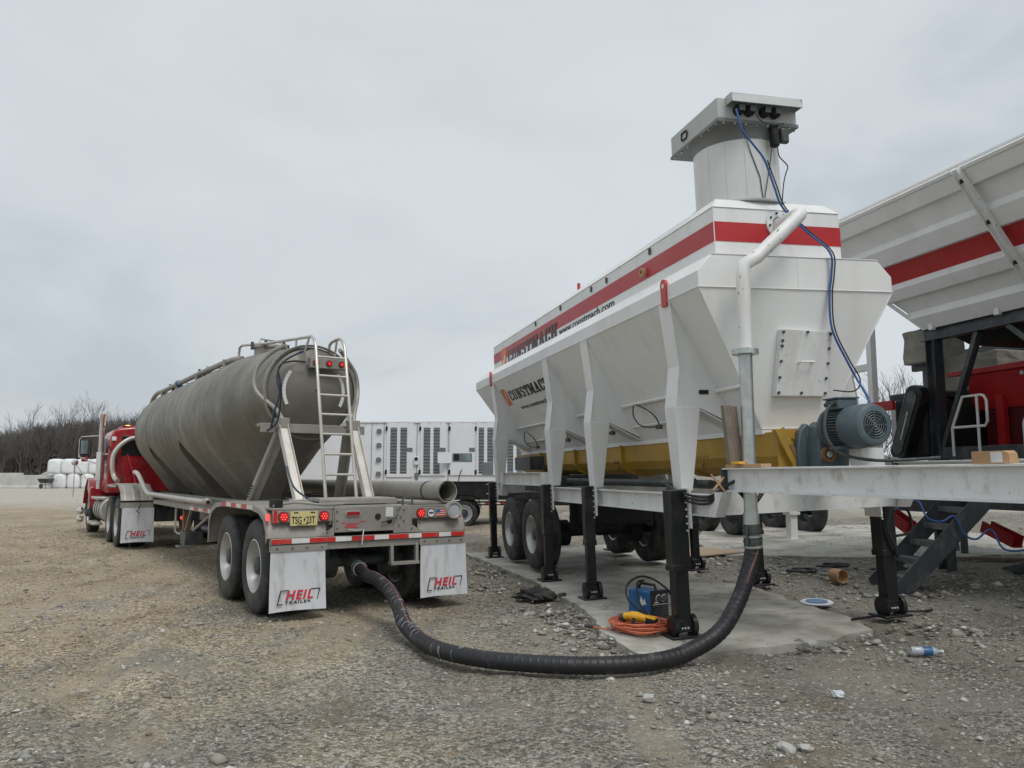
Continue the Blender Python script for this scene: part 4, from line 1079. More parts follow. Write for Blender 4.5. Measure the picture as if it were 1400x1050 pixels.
bx(.5, 1.5, 9.7, 10.0, .5, .8).build('axle_housing', 'dark_steel', tr); bx(.5, 1.5, 11.1, 11.35, .5, .8).build('axle_housing', 'dark_steel', tr)
bx(-.3, 2.3, 16.3, 16.45, .40, .75).build('front_bumper', 'chrome', tr, bevel=.03)
MB().lathe([(15.9, .05), (16.0, .10), (16.05, .04)], (-.40, 0, .52), 'y', seg=12).lathe([(15.9, .05), (16.0, .10), (16.05, .04)], (-.40, 0, .30), 'y', seg=12).build('wheel_trim', 'chrome', tr)
MB().tube([(-.12, 12.95, 2.2), (.15, 12.9, 1.7), (.2, 12.7, 1.3)], .014, seg=6).build('air_line', 'cable_black', tr)
MB().tube([(.3, 12.95, 2.0), (.45, 12.9, 1.5), (.5, 12.6, 1.2)], .014, seg=6).build('air_line', 'ink_red', tr)

# ------------------------------------------------------------------ white silo trailer
SC = 1.157
si = thing('silo_trailer', 'white horizontal cement silo trailer with red stripe standing on black jack legs', 'silo', mtx=MS)
def mv(v): return 2 * SC - v
def both(v): return (v, mv(v))
# shoulder, upper box, roof
sh = MB().prism([(.10, 3.2), (.10, 3.35), (.25, 3.51), (mv(.25), 3.51), (mv(.10), 3.35), (mv(.10), 3.2)], 'y', -.506, 8.74).build('shoulder', 'white', si, smooth=0, bevel=.006)
ub = bx(.45, mv(.45), -.25, 8.55, 3.505, 4.05).build('upper_box', 'white', si, smooth=0, bevel=.004)
# low fillet between the shoulder and the box
MB().hexa([(.255, -.49, 3.512), (mv(.255), -.49, 3.512), (mv(.255), 8.72, 3.512), (.255, 8.72, 3.512), (.44, -.26, 3.53), (mv(.44), -.26, 3.53), (mv(.44), 8.56, 3.53), (.44, 8.56, 3.53)]).build('fillet_plate', 'white', si, smooth=0)
MB().hexa([(.44, -.26, 4.052), (mv(.44), -.26, 4.052), (mv(.44), 8.56, 4.052), (.44, 8.56, 4.052), (.54, -.16, 4.165), (mv(.54), -.16, 4.165), (mv(.54), 8.46, 4.165), (.54, 8.46, 4.165)]).build('roof', 'white', si, smooth=0, bevel=.004)
# red stripe round the box
bx(.446, .4495, -.252, 8.552, 3.715, 3.908).build('stripe', 'red_stripe', si, smooth=0)
bx(mv(.4495), mv(.446), -.252, 8.552, 3.715, 3.908).build('stripe', 'red_stripe', si, smooth=0)
bx(.446, mv(.446), -.2545, -.2525, 3.715, 3.908).build('stripe', 'red_stripe', si, smooth=0)
bx(.446, mv(.446), 8.5525, 8.5545, 3.715, 3.908).build('stripe', 'red_stripe', si, smooth=0)
# small fittings on the box side
for (u, w) in ((1.15, 4.0), (2.45, 3.98), (3.0, 3.99), (4.3, 4.0), (5.6, 4.0)):
    bx(.43, .449, u - .02, u + .02, w - .035, w + .035).build('roof_clip', 'dark_steel', si)
MB().lathe([(.40, .02), (.40, .05), (.43, .055), (.449, .055)], (0, 1.32, 3.80), 'x', seg=16).build('level_port', 'wood_new', si)
MB().lathe([(.398, .004), (.40, .022)], (0, 1.32, 3.80), 'x', seg=12).build('port_eye', 'dark_gap', si)
bx(.60, .63, 3.9, 3.96, 4.17, 4.30).build('roof_lug', 'red_lug', si)
# hopper
HB = (.82, 1.494, -.27, 8.0, 1.87)
hv = [(.10, -.504, 3.2), (mv(.10), -.504, 3.2), (mv(.10), 8.738, 3.2), (.10, 8.738, 3.2), (HB[0], HB[2], HB[4]), (HB[1], HB[2], HB[4]), (HB[1], HB[3], HB[4]), (HB[0], HB[3], HB[4])]
MB().add(hv, [(0, 1, 5, 4), (1, 2, 6, 5), (2, 3, 7, 6), (3, 0, 4, 7), (0, 3, 2, 1), (4, 5, 6, 7)]).build('hopper', 'white', si, smooth=0)
def hopv(w): return .10 + (3.2 - w) * (HB[0] - .10) / (3.2 - HB[4])
bx(.80, 1.514, -.29, 8.02, 1.85, 1.90).build('hopper_collar', 'white', si)
# vertical weld seams on the hopper side
for u in (1.2, 3.3, 5.0, 6.3):
    for s in (0, 1):
        f = (lambda v: v) if s == 0 else mv
        MB().cyl((f(hopv(3.18) - .001), u, 3.18), (f(hopv(1.92) - .001), u, 1.92), .005, seg=6).build('weld_seam', 'white', si)
# ribs and legs
for ur in (.09, 2.40, 4.06, 7.30):
    for s in (0, 1):
        f = (lambda v: v) if s == 0 else mv
        rib = empty('rib_frame', parent=si)
        web = [(f(.102), 3.198), (f(.172), 2.55), (f(.112), 2.15), (f(.36), 2.14), (f(hopv(1.93) + .02), 1.93), (f(hopv(2.5) + .02), 2.5), (f(hopv(3.1) + .02), 3.1)]
        MB().prism(web, 'y', ur, ur + .014).build('web', 'white', rib, smooth=0)
        MB().prism(web, 'y', ur + .206, ur + .22).build('web', 'white', rib, smooth=0)
        MB().sheet([(f(.100), 3.198), (f(.170), 2.55), (f(.110), 2.15)], 'y', ur - .012, ur + .232, .008 if s == 0 else -.008).build('flange', 'white', rib, smooth=0)
        MB().bar((f(.35), ur + .11, 2.13), (f(.80), ur + .11, 1.905), .22, .012).build('gusset_flange', 'white', rib, smooth=0)
        leg = MB().hexa([(f(.135), ur + .02, 1.335), (f(.255), ur + .02, 1.335), (f(.255), ur + .19, 1.335), (f(.135), ur + .19, 1.335), (f(.105), ur - .01, 2.148), (f(.37), ur - .01, 2.148), (f(.37), ur + .23, 2.148), (f(.105), ur + .23, 2.148)]).build('leg', 'white', rib, smooth=0, bevel=.005)
# dark slots cut in the front webs
for v in (.42, mv(.42)):
    bx(v - .05, v + .05, .078, .089, 2.27, 2.31).build('web_slot', 'dark_gap', si)
# air pipes along the hopper
for (a, c) in ((.33, 2.39), (2.65, 4.05), (4.3, 7.29)):
    for w, r_ in ((2.335, .022), (2.075, .016)):
        for s in (0, 1):
            f = (lambda v: v) if s == 0 else mv
            MB().cyl((f(hopv(w) - .03), a + .02, w), (f(hopv(w) - .03), c - .02, w), r_, seg=8).build('air_pipe', 'white', si)
MB().cyl((hopv(2.3) - .03, -.45, 2.3), (hopv(2.3) - .03, .08, 2.3), .02, seg=8).build('air_pipe', 'white', si)
for (u, w) in ((2.0, 2.32), (3.4, 2.32), (5.2, 2.3), (6.9, 2.25)):
    v = hopv(w) - .05
    MB().tube([(v, u, w), (v - .03, u - .06, w - .14), (v + .0, u - .20, w - .26), (v + .06, u - .48, w - .29), (v + .07, u - .52, w - .24), (v + .03, u - .46, w - .14), (v + .0, u - .30, w - .06), (v + .0, u - .06, w + .01)], .008, seg=6, smooth=6).build('air_hose', 'cable_black', si)
    bx(v + .06, v + .10, u - .56, u - .46, w - .32, w - .27).build('valve', 'dark_steel', si)
# lifting lugs
for (u, s) in ((.16, 0), (7.45, 0), (.16, 1), (7.45, 1)):
    x = .094 if s == 0 else mv(.094)
    poly = [(u - .05, 3.15), (u + .05, 3.15), (u + .055, 3.33)] + [(u + .062 * math.cos(a), 3.36 + .062 * math.sin(a)) for a in [R(k) for k in range(0, 181, 20)]] + [(u - .055, 3.33)]
    lg = MB().prism(poly, 'x', x - .014, x + .014).build('lifting_lug', 'red_lug', si, smooth=30)
    MB().cyl((x - .0155, u, 3.355), (x + .0155, u, 3.355), .024, seg=16).build('lug_eye', 'plastic_white', lg)
# weld beads along the folds
wb = [((.098, -.508, 3.2), (.098, 8.74, 3.2)), ((mv(.098), -.508, 3.2), (mv(.098), 8.74, 3.2)), ((.10, -.509, 3.2), (mv(.10), -.509, 3.2)), ((.10, -.507, 3.2), (HB[0], HB[2] - .003, 1.9)), ((mv(.10), -.507, 3.2), (HB[1], HB[2] - .003, 1.9)), ((.25, -.508, 3.512), (mv(.25), -.508, 3.512)), ((.448, -.253, 3.56), (.448, -.253, 4.05)), ((.80, -.292, 1.9), (1.514, -.292, 1.9))]
for p_, q_ in wb: MB().cyl(p_, q_, .005, seg=6).build('weld_bead', 'white', si)
for ur in (.09, 2.40, 4.06, 7.30):
    for e_ in (-.004, .224):
        MB().cyl((hopv(3.15) - .002, ur + e_, 3.15), (hopv(1.95) - .002, ur + e_, 1.95), .006, seg=6).build('weld_bead', 'white', si)
# access panel on the end wall
end_n = Vector((0, -(3.2 - HB[4]), -(.24))).normalized()
def endu(w): return -.504 + (3.2 - w) * (.504 + HB[2]) / (3.2 - HB[4])
pn = MB().hexa([(.90, endu(2.20) - .07, 2.20), (1.46, endu(2.20) - .07, 2.19), (1.46, endu(2.2) + .0, 2.19), (.90, endu(2.2), 2.20), (.94, endu(2.82) - .07, 2.82), (1.49, endu(2.82) - .07, 2.80), (1.49, endu(2.82), 2.80), (.94, endu(2.82), 2.82)]).build('access_panel', 'white_worn', si, smooth=0, bevel=.006)
for (a, c) in [(.925, 2.23), (1.17, 2.225), (1.43, 2.22), (.93, 2.37), (1.435, 2.36), (.94, 2.52), (1.45, 2.50), (.945, 2.66), (1.455, 2.64), (.955, 2.79), (1.215, 2.79), (1.465, 2.775), (.948, 2.71)]:
    MB().cyl((a, endu(c) - .07, c), (a, endu(c) - .085, c), .014, seg=8).build('bolt', 'dark_steel', pn)
rc_ = random.Random(12)
for k in range(46):      # chipped paint in the upper right corner of the panel
    a_, c_ = 1.47 - abs(rc_.gauss(0, .055)), 2.74 - abs(rc_.gauss(0, .09)) + .03
    if a_ < 1.3 or c_ < 2.45: continue
    r1_ = rc_.uniform(.003, .008); q_ = endu(c_) - .0712
    MB().prism([(a_ + r1_ * rc_.uniform(.5, 1.4) * math.cos(j), c_ + r1_ * rc_.uniform(.5, 1.4) * math.sin(j)) for j in (0, 1.1, 2.2, 3.3, 4.4, 5.4)], 'y', q_, q_ + .004).build('paint_chip', 'rust', pn, smooth=0)
MB().tube([(1.13, endu(2.5) - .07, 2.51), (1.13, endu(2.5) - .12, 2.51), (1.27, endu(2.5) - .12, 2.51), (1.27, endu(2.5) - .07, 2.51)], .012, seg=6).build('handle', 'white', pn)
# seam on the end face
bx(SC - .004, SC + .004, -.5095, -.5065, 3.21, 3.5).build('weld_seam', 'white', si)
# scuffed scrape by the fill pipe
MB().tube([(.56, endu(2.62) - .004, 2.66), (.60, endu(2.5) - .004, 2.50), (.63, endu(2.42) - .004, 2.38)], .006, seg=5).tube([(.53, endu(2.62) - .004, 2.60), (.57, endu(2.5) - .004, 2.52)], .005, seg=5).build('scrape_mark', 'dark_steel', si)

# decals on the side
mb = MB()
mS = basis((.4455, 7.93, 3.59), (0, -1, 0), (0, 0, 1))
lo = MB().prism([(0, 0), (.34, 0), (.34, .33), (0, .33)], 'z', 0, .0012).xf(mS).build('logo', 'ink_orange', si, smooth=0)
MB().prism([(.05, .04), (.17, .02), (.29, .16), (.29, .05), (.30, .20), (.28, .20)], 'z', .0014, .002).xf(mS).build('logo_mark', 'refl_white', lo, smooth=0)
slab('lettering', 'CONSTMACH', 'ink_grey', si, basis((.445, 7.46, 3.582), (0, -1, 0), (0, 0, 1)), .235, xs=1.74)
text('lettering', 'www.constmach.com', .155, 'ink_black', si, basis((.447, 4.42, 3.60), (0, -1, 0), (0, 0, 1)), bold=.003, xs=1.62)
sl = Vector((HB[0] - .10, 0, HB[4] - 3.2)).normalized()
def hp_(w, u, off=.0): 
    n_ = Vector((-(3.2 - HB[4]), 0, -(HB[0] - .1))).normalized()
    return Vector((hopv(w), u, w)) + n_ * (.003 + off)
mD = basis(hp_(2.745, 7.14), (0, -1, 0), -sl)
lo = MB().prism([(0, 0), (.30, 0), (.30, .335), (0, .335)], 'z', 0, .0012).xf(mD).build('logo', 'ink_orange', si, smooth=0)
MB().prism([(0, .0), (.0, .02), (.28, .335), (.30, .335), (.30, .31), (.02, 0)], 'z', .0013, .002).xf(mD).build('logo_mark', 'refl_white', lo, smooth=0)
slab('lettering', 'CONSTMACH', 'ink_black', si, basis(hp_(2.81, 6.76), (0, -1, 0), -sl), .185, xs=1.72)
text('lettering', 'www.constmach.com', .105, 'ink_black', si, basis(hp_(2.635, 6.48), (0, -1, 0), -sl), bold=.002, fit=1.95)

# yellow screw conveyor trough
prof = [(.82, 1.865), (.825, 1.64), (.90, 1.54), (1.02, 1.48), (SC, 1.46), (mv(1.02), 1.48), (mv(.90), 1.54), (mv(.825), 1.64), (mv(.82), 1.865)]
tg = MB().prism(prof, 'y', -.50, 8.3).build('screw_trough', 'yellow', si, smooth=0, bevel=.004)
for u in (1.35, 3.05, 4.9, 6.7):
    rim_ = [(SC + (p[0] - SC) * 1.16, p[1] - (.03 if p[1] < 1.8 else -.0)) for p in prof]
    MB().prism(rim_, 'y', u - .02, u + .02).build('trough_flange', 'yellow', tg, smooth=0)
# end plates of the trough, leaning
MB().hexa([(.80, -.50, 1.50), (1.46, -.50, 1.50), (1.46, -.52, 1.50), (.80, -.52, 1.50), (.80, -.50, 1.88), (1.52, -.50, 1.88), (1.52, -.52, 1.88), (.80, -.52, 1.88)]).build('end_plate', 'yellow', tg, smooth=0)
MB().bar((.80, -.56, 1.88), (.98, -.56, 1.52), .10, .012, up=(0, 1, 0)).bar((.76, -.54, 1.88), (.94, -.54, 1.52), .02, .06, up=(0, 1, 0)).build('end_flange', 'yellow', tg, smooth=0)
MB().bar((.90, -.57, 1.74), (.985, -.57, 1.56), .028, .006, up=(0, 1, 0)).build('flange_slot', 'rust', tg, smooth=0)
for (v, w) in ((.96, 1.80), (1.03, 1.70), (1.07, 1.60), (1.0, 1.56), (.84, 1.66)):
    MB().cyl((v, -.52, w), (v, -.535, w), .012, seg=6).build('bolt', 'yellow', tg)
# scrawled marks on the trough side
for (u, w) in ((1.05, 1.66), (3.4, 1.64)):
    mb = MB()
    for k in range(4):
        mb.tube([(.83, u - k * .07, w + .03), (.827, u - k * .07 - .02, w - .02), (.828, u - k * .07 - .05, w + .02)], .006, seg=5)
    mb.tube([(.86, u - .1, w - .07), (.855, u - .06, w - .1), (.86, u - .1, w - .12)], .006, seg=5)
    mb.build('paint_marks', 'ink_black', tg)
# gearbox
gb = MB().prism([(1.05, 1.50), (1.36, 1.50), (1.38, 1.62), (1.38, 1.86), (1.32, 1.94), (1.16, 1.94), (1.09, 1.89), (1.05, 1.76)], 'y', -.76, -.53).build('gearbox', 'motor_grey', si, smooth=30, bevel=.02)
MB().prism([(.95, 1.5), (1.05, 1.5), (1.10, 1.90), (1.06, 1.93), (.99, 1.86), (.95, 1.70)], 'y', -.60, -.525).build('gearbox_flange', 'motor_grey', gb, smooth=30, bevel=.012)
MB().lathe([(-.76, .07), (-.80, .07), (-.80, .045), (-.77, .04), (-.77, .004)], (1.13, 0, 1.64), 'y', seg=20).build('shaft_cover', 'rust', gb)
MB().lathe([(-.802, .03), (-.805, .004)], (1.13, 0, 1.64), 'y', seg=14).build('shaft_end', 'galv', gb)
for k in range(8):
    a = 2 * PI * k / 8
    MB().cyl((1.22 + .17 * math.cos(a), -.76, 1.87 + .17 * math.sin(a)), (1.22 + .17 * math.cos(a), -.785, 1.87 + .17 * math.sin(a)), .012, seg=6).build('bolt', 'dark_steel', gb)
# motor along the silo axis
MV, MW = 1.235, 1.87
mo = MB().lathe([(-.76, .19), (-.80, .19), (-.81, .13), (-1.02, .13), (-1.03, .004)], (MV, 0, MW), 'y', seg=32).build('motor', 'motor_grey', si)
for k in range(40):
    a = 2 * PI * k / 40
    if abs(((a + PI) % (2 * PI)) - PI - PI / 2) < .42: continue
    m_ = Matrix.Translation((MV, 0, MW)) @ Matrix.Rotation(a, 4, 'Y')
    bx(.125, .168, -1.03, -.81, -.0035, .0035).xf(m_).build('cooling_fin', 'motor_grey', mo, smooth=0)
MB().lathe([(-1.01, .165), (-1.01, .182), (-1.03, .186), (-1.22, .186), (-1.262, .172), (-1.275, .15), (-1.275, .118)], (MV, 0, MW), 'y', seg=40).build('fan_cowl', 'motor_grey', mo)
MB().lathe([(-1.265, .12), (-1.265, .004)], (MV, 0, MW), 'y', seg=24).build('fan_recess', 'dark_gap', mo)
for k in range(5):
    r_ = .018 + k * .022
    MB().lathe([(-1.276, r_ + .004), (-1.279, r_), (-1.276, r_ - .004)], (MV, 0, MW), 'y', seg=28).build('grille_ring', 'motor_grey', mo)
for k in range(4):
    a = k * PI / 4
    MB().bar((MV + .12 * math.cos(a), -1.273, MW + .12 * math.sin(a)), (MV - .12 * math.cos(a), -1.273, MW - .12 * math.sin(a)), .006, .006).build('grille_spoke', 'motor_grey', mo)
bx(MV - .13, MV + .07, -1.0, -.82, MW + .155, MW + .245).build('terminal_box', 'motor_grey', mo, bevel=.012)
bx(MV - .145, MV + .085, -1.01, -.81, MW + .245, MW + .262).build('terminal_lid', 'motor_grey', mo, bevel=.006)
for u in (-.95, -.87):
    MB().cyl((MV - .13, u, MW + .20), (MV - .17, u, MW + .20), .018, seg=8).build('cable_gland', 'dark_steel', mo)
bx(MV - .14, MV + .12, -1.0, -.85, MW - .19, MW - .165).build('motor_foot', 'motor_grey', mo)
MB().tube([(MV - .17, -.95, MW + .20), (MV - .25, -.98, MW + .12), (MV - .28, -1.0, MW - .06), (MV - .2, -1.05, MW - .22), (MV + .02, -1.15, MW - .29), (MV + .25, -1.3, MW - .30), (MV + .42, -1.5, MW - .29)], .014, seg=8, smooth=5).build('power_cable', 'dark_steel', mo)
bx(MV + .05, MV + .28, -1.02, -.86, 1.50, MW - .19).build('motor_stand', 'white', si, smooth=0)
# filter tower
FU, FV = .27, 1.06
ft = MB().lathe([(4.15, .432), (4.95, .432)], (FV, FU, 0), 'z', seg=64).build('filter_tower', 'steel_bare', si, smooth=40)
for a in (200, 225, 250, 275, 300):
    MB().cyl((FV + .433 * math.cos(R(a)), FU + .433 * math.sin(R(a)), 4.16), (FV + .433 * math.cos(R(a)), FU + .433 * math.sin(R(a)), 4.94), .003, seg=5).build('seam', 'steel_bare', ft)
MB().lathe([(4.166, .432), (4.166, .50), (4.185, .50), (4.19, .432)], (FV, FU, 0), 'z', seg=48).build('base_flange', 'filter_grey', ft)
# collar that flares into the cover
MB().lathe([(4.82, .434), (4.88, .442), (4.93, .46), (4.955, .49)], (FV, FU, 0), 'z', seg=48).build('collar', 'filter_under_shade', ft)
cv = bx(.60, 1.50, -.20, .80, 4.985, 5.20).build('filter_cover', 'filter_grey', si, smooth=0, bevel=.012)
bx(.59, 1.51, -.21, .81, 4.950, 4.984).build('cover_flange', 'filter_under_shade', cv, smooth=0, bevel=.003)
for k in range(7):
    for (v, u) in ((.605, -.15 + k * .145), (.66 + k * .125, -.195), (1.495, -.15 + k * .145)):
        MB().cyl((v, u, 4.935), (v, u, 4.952), .010, seg=6).build('bolt', 'galv', cv)
# lid over the valve bank
ld = MB().hexa([(.70, -.33, 5.11), (1.49, -.33, 5.11), (1.49, -.315, 5.11), (.70, -.315, 5.11), (.70, -.30, 5.20), (1.49, -.30, 5.212), (1.49, -.285, 5.212), (.70, -.285, 5.212)]).box(.70, 1.49, -.30, -.20, 5.195, 5.21).box(.695, .707, -.315, -.20, 5.12, 5.205).box(1.485, 1.497, -.315, -.20, 5.12, 5.205).build('valve_lid', 'filter_grey', cv, smooth=0)
for v in (.82, .94, 1.11, 1.23):
    MB().lathe([(-.27, .004), (-.27, .05), (-.25, .055), (-.20, .05)], (v, 0, 5.07), 'y', seg=16).build('solenoid_valve', 'dark_gap', cv)
    bx(v - .03, v + .03, -.30, -.27, 5.04, 5.10).build('solenoid_coil', 'dark_steel', cv)
bx(1.17, 1.25, -.26, -.18, 4.72, 4.95).build('regulator', 'dark_gap', cv, bevel=.02)
bx(1.27, 1.36, -.26, -.20, 4.76, 4.92).build('regulator', 'dark_steel', cv, bevel=.02)
MB().tube([(1.0, -.25, 5.03), (1.05, -.27, 4.95), (1.2, -.27, 4.93), (1.3, -.26, 4.96)], .007, seg=5, smooth=4).build('signal_wire', 'cable_black', cv)
MB().tube([(.596, .55, 5.09), (.59, .53, 5.13), (.59, .43, 5.13), (.59, .41, 5.09), (.59, .43, 5.05), (.59, .53, 5.05), (.596, .55, 5.09)], .008, seg=5).build('cover_latch', 'dark_gap', cv)
MB().tube([(.90, -.16, 4.93), (.96, -.16, 4.7), (1.05, -.17, 4.42), (1.07, -.17, 4.18)], .005, seg=5).tube([(1.2, -.19, 4.75), (1.16, -.17, 4.5), (1.08, -.17, 4.18)], .005, seg=5).build('thin_wire', 'dark_steel', ft)

# fill pipe with flange and elbow
zt = (MS.to_3x3().inverted() @ Vector((0, 0, 1)))
pb = Vector((.331, -.75, 1.06)); 
ptop = pb + zt * ((3.33 - 1.06) / zt.z)
fp = MB().tube([(1.15, -.27, 3.90), (1.10, -.62, 3.88), (1.09, -.70, 3.87), (1.05, -.74, 3.84), (.98, -.75, 3.78), (.56, -.75, 3.42), (ptop.x + .02, -.75, 3.35), (ptop.x, -.75, 3.24), tuple(pb + zt * (1.53 / zt.z))], .062, seg=18).build('fill_pipe', 'white_chip', si, smooth=50)
MB().lathe([(-.255, .13), (-.275, .13), (-.28, .07)], (1.15, 0, 3.91), 'y', seg=24).build('pipe_flange', 'white_worn', fp)
for k in range(8):
    a = 2 * PI * k / 8 + .2
    MB().cyl((1.15 + .105 * math.cos(a), -.275, 3.91 + .105 * math.sin(a)), (1.15 + .105 * math.cos(a), -.29, 3.91 + .105 * math.sin(a)), .012, seg=6).build('bolt', 'dark_steel', fp)
pm = pb + zt * 1.49
MB().cyl(pm - zt * .012, pm + zt * .03, .115, seg=24).build('pipe_flange', 'galv', fp)
MB().cyl(pb, pm, .058, seg=20).build('lower_pipe', 'galv', fp)
MB().cyl(pb - zt * .02, pb + zt * .10, .068, seg=20).build('pipe_socket', 'galv', fp)

# chassis
def ibeam(mb, v, u0, u1, w0, w1, fw=.11, th=.012):
    mb.box(v - fw / 2, v + fw / 2, u0, u1, w0, w0 + th).box(v - fw / 2, v + fw / 2, u0, u1, w1 - th, w1).box(v - .005, v + .005, u0, u1, w0 + th, w1 - th); return mb
for s in (0, 1):
    f = (lambda v: v) if s == 0 else mv
    ibeam(MB(), f(.17), -.42, 4.35, 1.12, 1.315).build('chassis_rail', 'white_worn', si, smooth=0)
    ibeam(MB(), f(.17), 4.56, 6.9, 1.325, 1.53).build('chassis_rail', 'white_worn', si, smooth=0)
    MB().hexa([(f(.17) - .055, 4.33, 1.12), (f(.17) + .055, 4.33, 1.12), (f(.17) + .055, 4.45, 1.12), (f(.17) - .055, 4.45, 1.12), (f(.17) - .055, 4.45, 1.53), (f(.17) + .055, 4.45, 1.53), (f(.17) + .055, 4.62, 1.53), (f(.17) - .055, 4.62, 1.53)]).build('kick_plate', 'white_worn', si, smooth=0)
    MB().hexa([(f(.17) - .055, 6.98, 1.12), (f(.17) + .055, 6.98, 1.12), (f(.17) + .055, 7.1, 1.12), (f(.17) - .055, 7.1, 1.12), (f(.17) - .055, 6.85, 1.53), (f(.17) + .055, 6.85, 1.53), (f(.17) + .055, 7.0, 1.53), (f(.17) - .055, 7.0, 1.53)]).build('kick_plate', 'white_worn', si, smooth=0)
    ibeam(MB(), f(.17), 7.05, 8.2, 1.12, 1.315).build('chassis_rail', 'white_worn', si, smooth=0)
    # front kick-up to the drawbar
    MB().prism([(-.42, 1.12), (-.42, 1.30), (-.52, 1.34), (-.66, 1.345), (-.62, 1.28), (-.52, 1.12)], 'x', f(.17) - .05, f(.17) + .05).build('kick_plate', 'white_worn', si, smooth=0)
    ibeam(MB(), f(.25), -5.6, -.56, 1.345, 1.55, fw=.12).build('drawbar_rail', 'white_dirty', si, smooth=0)
    bx(f(.25) - .065, f(.25) + .065, -.56, -.545, 1.34, 1.555).build('end_plate', 'dark_steel', si)
for u in (-.40, 1.2, 2.9, 4.4, 7.9):
    bx(.23, mv(.23), u - .04, u + .04, 1.13, 1.30).build('cross_member', 'white_worn', si, smooth=0)
bx(.24, mv(.24), -.47, -.455, 1.13, 1.34).build('front_plate', 'white_dirty', si, smooth=0)
for u in (-1.6, -3.4, -5.4):
    bx(.32, mv(.32), u - .05, u + .05, 1.36, 1.5).build('cross_member', 'white_dirty', si, smooth=0)
# dark pipes and bars between the frame rails
for (v, w, r_) in ((.45, 1.40, .03), (.62, 1.38, .045), (1.0, 1.36, .04)):
    MB().cyl((v, .4, w), (v, 4.3, w), r_, seg=10).build('service_pipe', 'dark_steel', si)
bx(.5, 1.9, 5.0, 6.8, 1.2, 1.45).build('tool_locker', 'dark_steel', si)
bx(.55, 1.2, 6.6, 7.6, 1.56, 1.8).build('valve_locker', 'dark_steel', si)
# wheels and axles
for u in (5.02, 6.32):
    wheel(si, (.22, u, .575), -1, r=.53, W=.36, dish=.15, grooves=5)
    wheel(si, (mv(.22), u, .575), 1, r=.53, W=.36, dish=.15, grooves=5)
    MB().cyl((.2, u, .575), (mv(.2), u, .575), .065, seg=12).build('axle', 'dark_gap', si)
    for v in (.55, mv(.55)):
        MB().cyl((v - .1, u, .575), (v + .1, u, .575), .2, seg=20).build('brake_drum', 'dark_gap', si)
        bx(v + .02 - .05, v + .02 + .05, u - .5, u + .5, .66, .74).build('leaf_spring', 'dark_gap', si)
        bx(v - .03, v + .07, u - .62, u - .52, .66, 1.12).build('spring_hanger', 'dark_gap', si)
bx(.6, 1.7, 4.1, 4.6, .72, 1.1).build('air_tank', 'dark_gap', si, bevel=.05)
for v in (.6, 1.2):
    MB().cyl((v, 4.65, .8), (v + .35, 4.65, .8), .1, seg=16).build('brake_chamber', 'dark_gap', si)
# jack legs
def jack(v, u, big, sgn):
    j = empty('jack_leg', (v, u, 0), (0, 0, 0), si)
    a = .088 if big else .064; c = .070 if big else .054; wj = .62 if big else .66
    bx(-a, a, -a * .9, a * .9, wj, 1.36).build('outer_tube', 'black_paint', j, bevel=.01)
    bx(-c, c, -c * .9, c * .9, .14, wj + .05).build('inner_tube', 'black_paint', j, bevel=.008)
    bx(-a - .006, a + .006, -a * .9 - .006, a * .9 + .006, wj - .01, wj + .05).build('tube_collar', 'black_paint', j, bevel=.005)
    pl_ = bx(*(sorted((sgn * (a + .002), sgn * (a + .02)))), -a - .03, a + .03, 1.0, 1.37).build('mount_plate', 'white_worn', j, smooth=0)
    for k in range(6):
        for q in (-1, 1):
            MB().cyl((sgn * a * .8, q * (a * .9) - q * .002, .98 + k * .065), (sgn * a * .8, q * (a * .9 + .014), .98 + k * .065), .010, seg=6).build('bolt', 'steel_bare', j)
    for q in (-1, 1):
        MB().lathe([(q * (c + .005), .004), (q * (c + .005), .095), (q * (c + .045), .10), (q * (c + .05), .075), (q * (c + .05), .004)], (0, -.02, .115), 'x', seg=24).build('foot_roller', 'black_paint', j)
    bx(-c - .004, c + .004, -.07, .05, .06, .17).build('foot_clevis', 'black_paint', j, bevel=.006)
    for q in (-.03, 0, .03): MB().cyl((q, -.07, .10), (q, -.078, .10), .010, seg=6).build('bolt', 'steel_bare', j)
    bx(-c - .09, c + .09, -.13, .13, .012, .035).build('foot_plate', 'black_paint', j, bevel=.006)
    return j
for u, big in ((0, 1), (2.31, 0), (3.99, 0), (7.22, 0)):
    jack(0, u, big, 1)
    jj = jack(2.30, u, big, -1)
    if u == 0:
        MB().tube([(.12, -.05, 1.1), (.26, -.06, 1.05), (.30, -.06, .9), (.26, -.06, .82), (.10, -.06, .80)], .014, seg=6, smooth=4).build('crank_handle', 'black_paint', jj)
        MB().tube([(-.02, -.11, 1.3), (.0, -.13, 1.1), (-.05, -.12, .9), (.02, -.12, .7), (.06, -.1, .6)], .016, seg=6, smooth=4).build('cable', 'cable_black', jj)
# cables bundle at the drawbar end
for k in range(3):
    MB().tube([(.10, .35, 1.40 - k * .02), (.05, -.05, 1.33 - k * .03), (.10, -.45, 1.30 - k * .03), (.2, -.62, 1.40), (.3, -.7, 1.46)], .013, seg=6, smooth=5).build('brake_hose', 'cable_black', si)
MB().tube([(.3, -.62, 1.36), (.36, -.66, 1.27), (.45, -.64, 1.24), (.55, -.62, 1.33)], .018, seg=6, smooth=5).tube([(.3, -.64, 1.36), (.38, -.68, 1.29), (.46, -.66, 1.27), (.53, -.64, 1.34)], .016, seg=6, smooth=5).build('brake_hose', 'cable_black', si)
MB().bar((.06, -.60, 1.50), (.18, -.62, 1.34), .02, .012).bar((.06, -.62, 1.36), (.18, -.60, 1.47), .02, .012).build('timber_cross', 'wood_new', si)

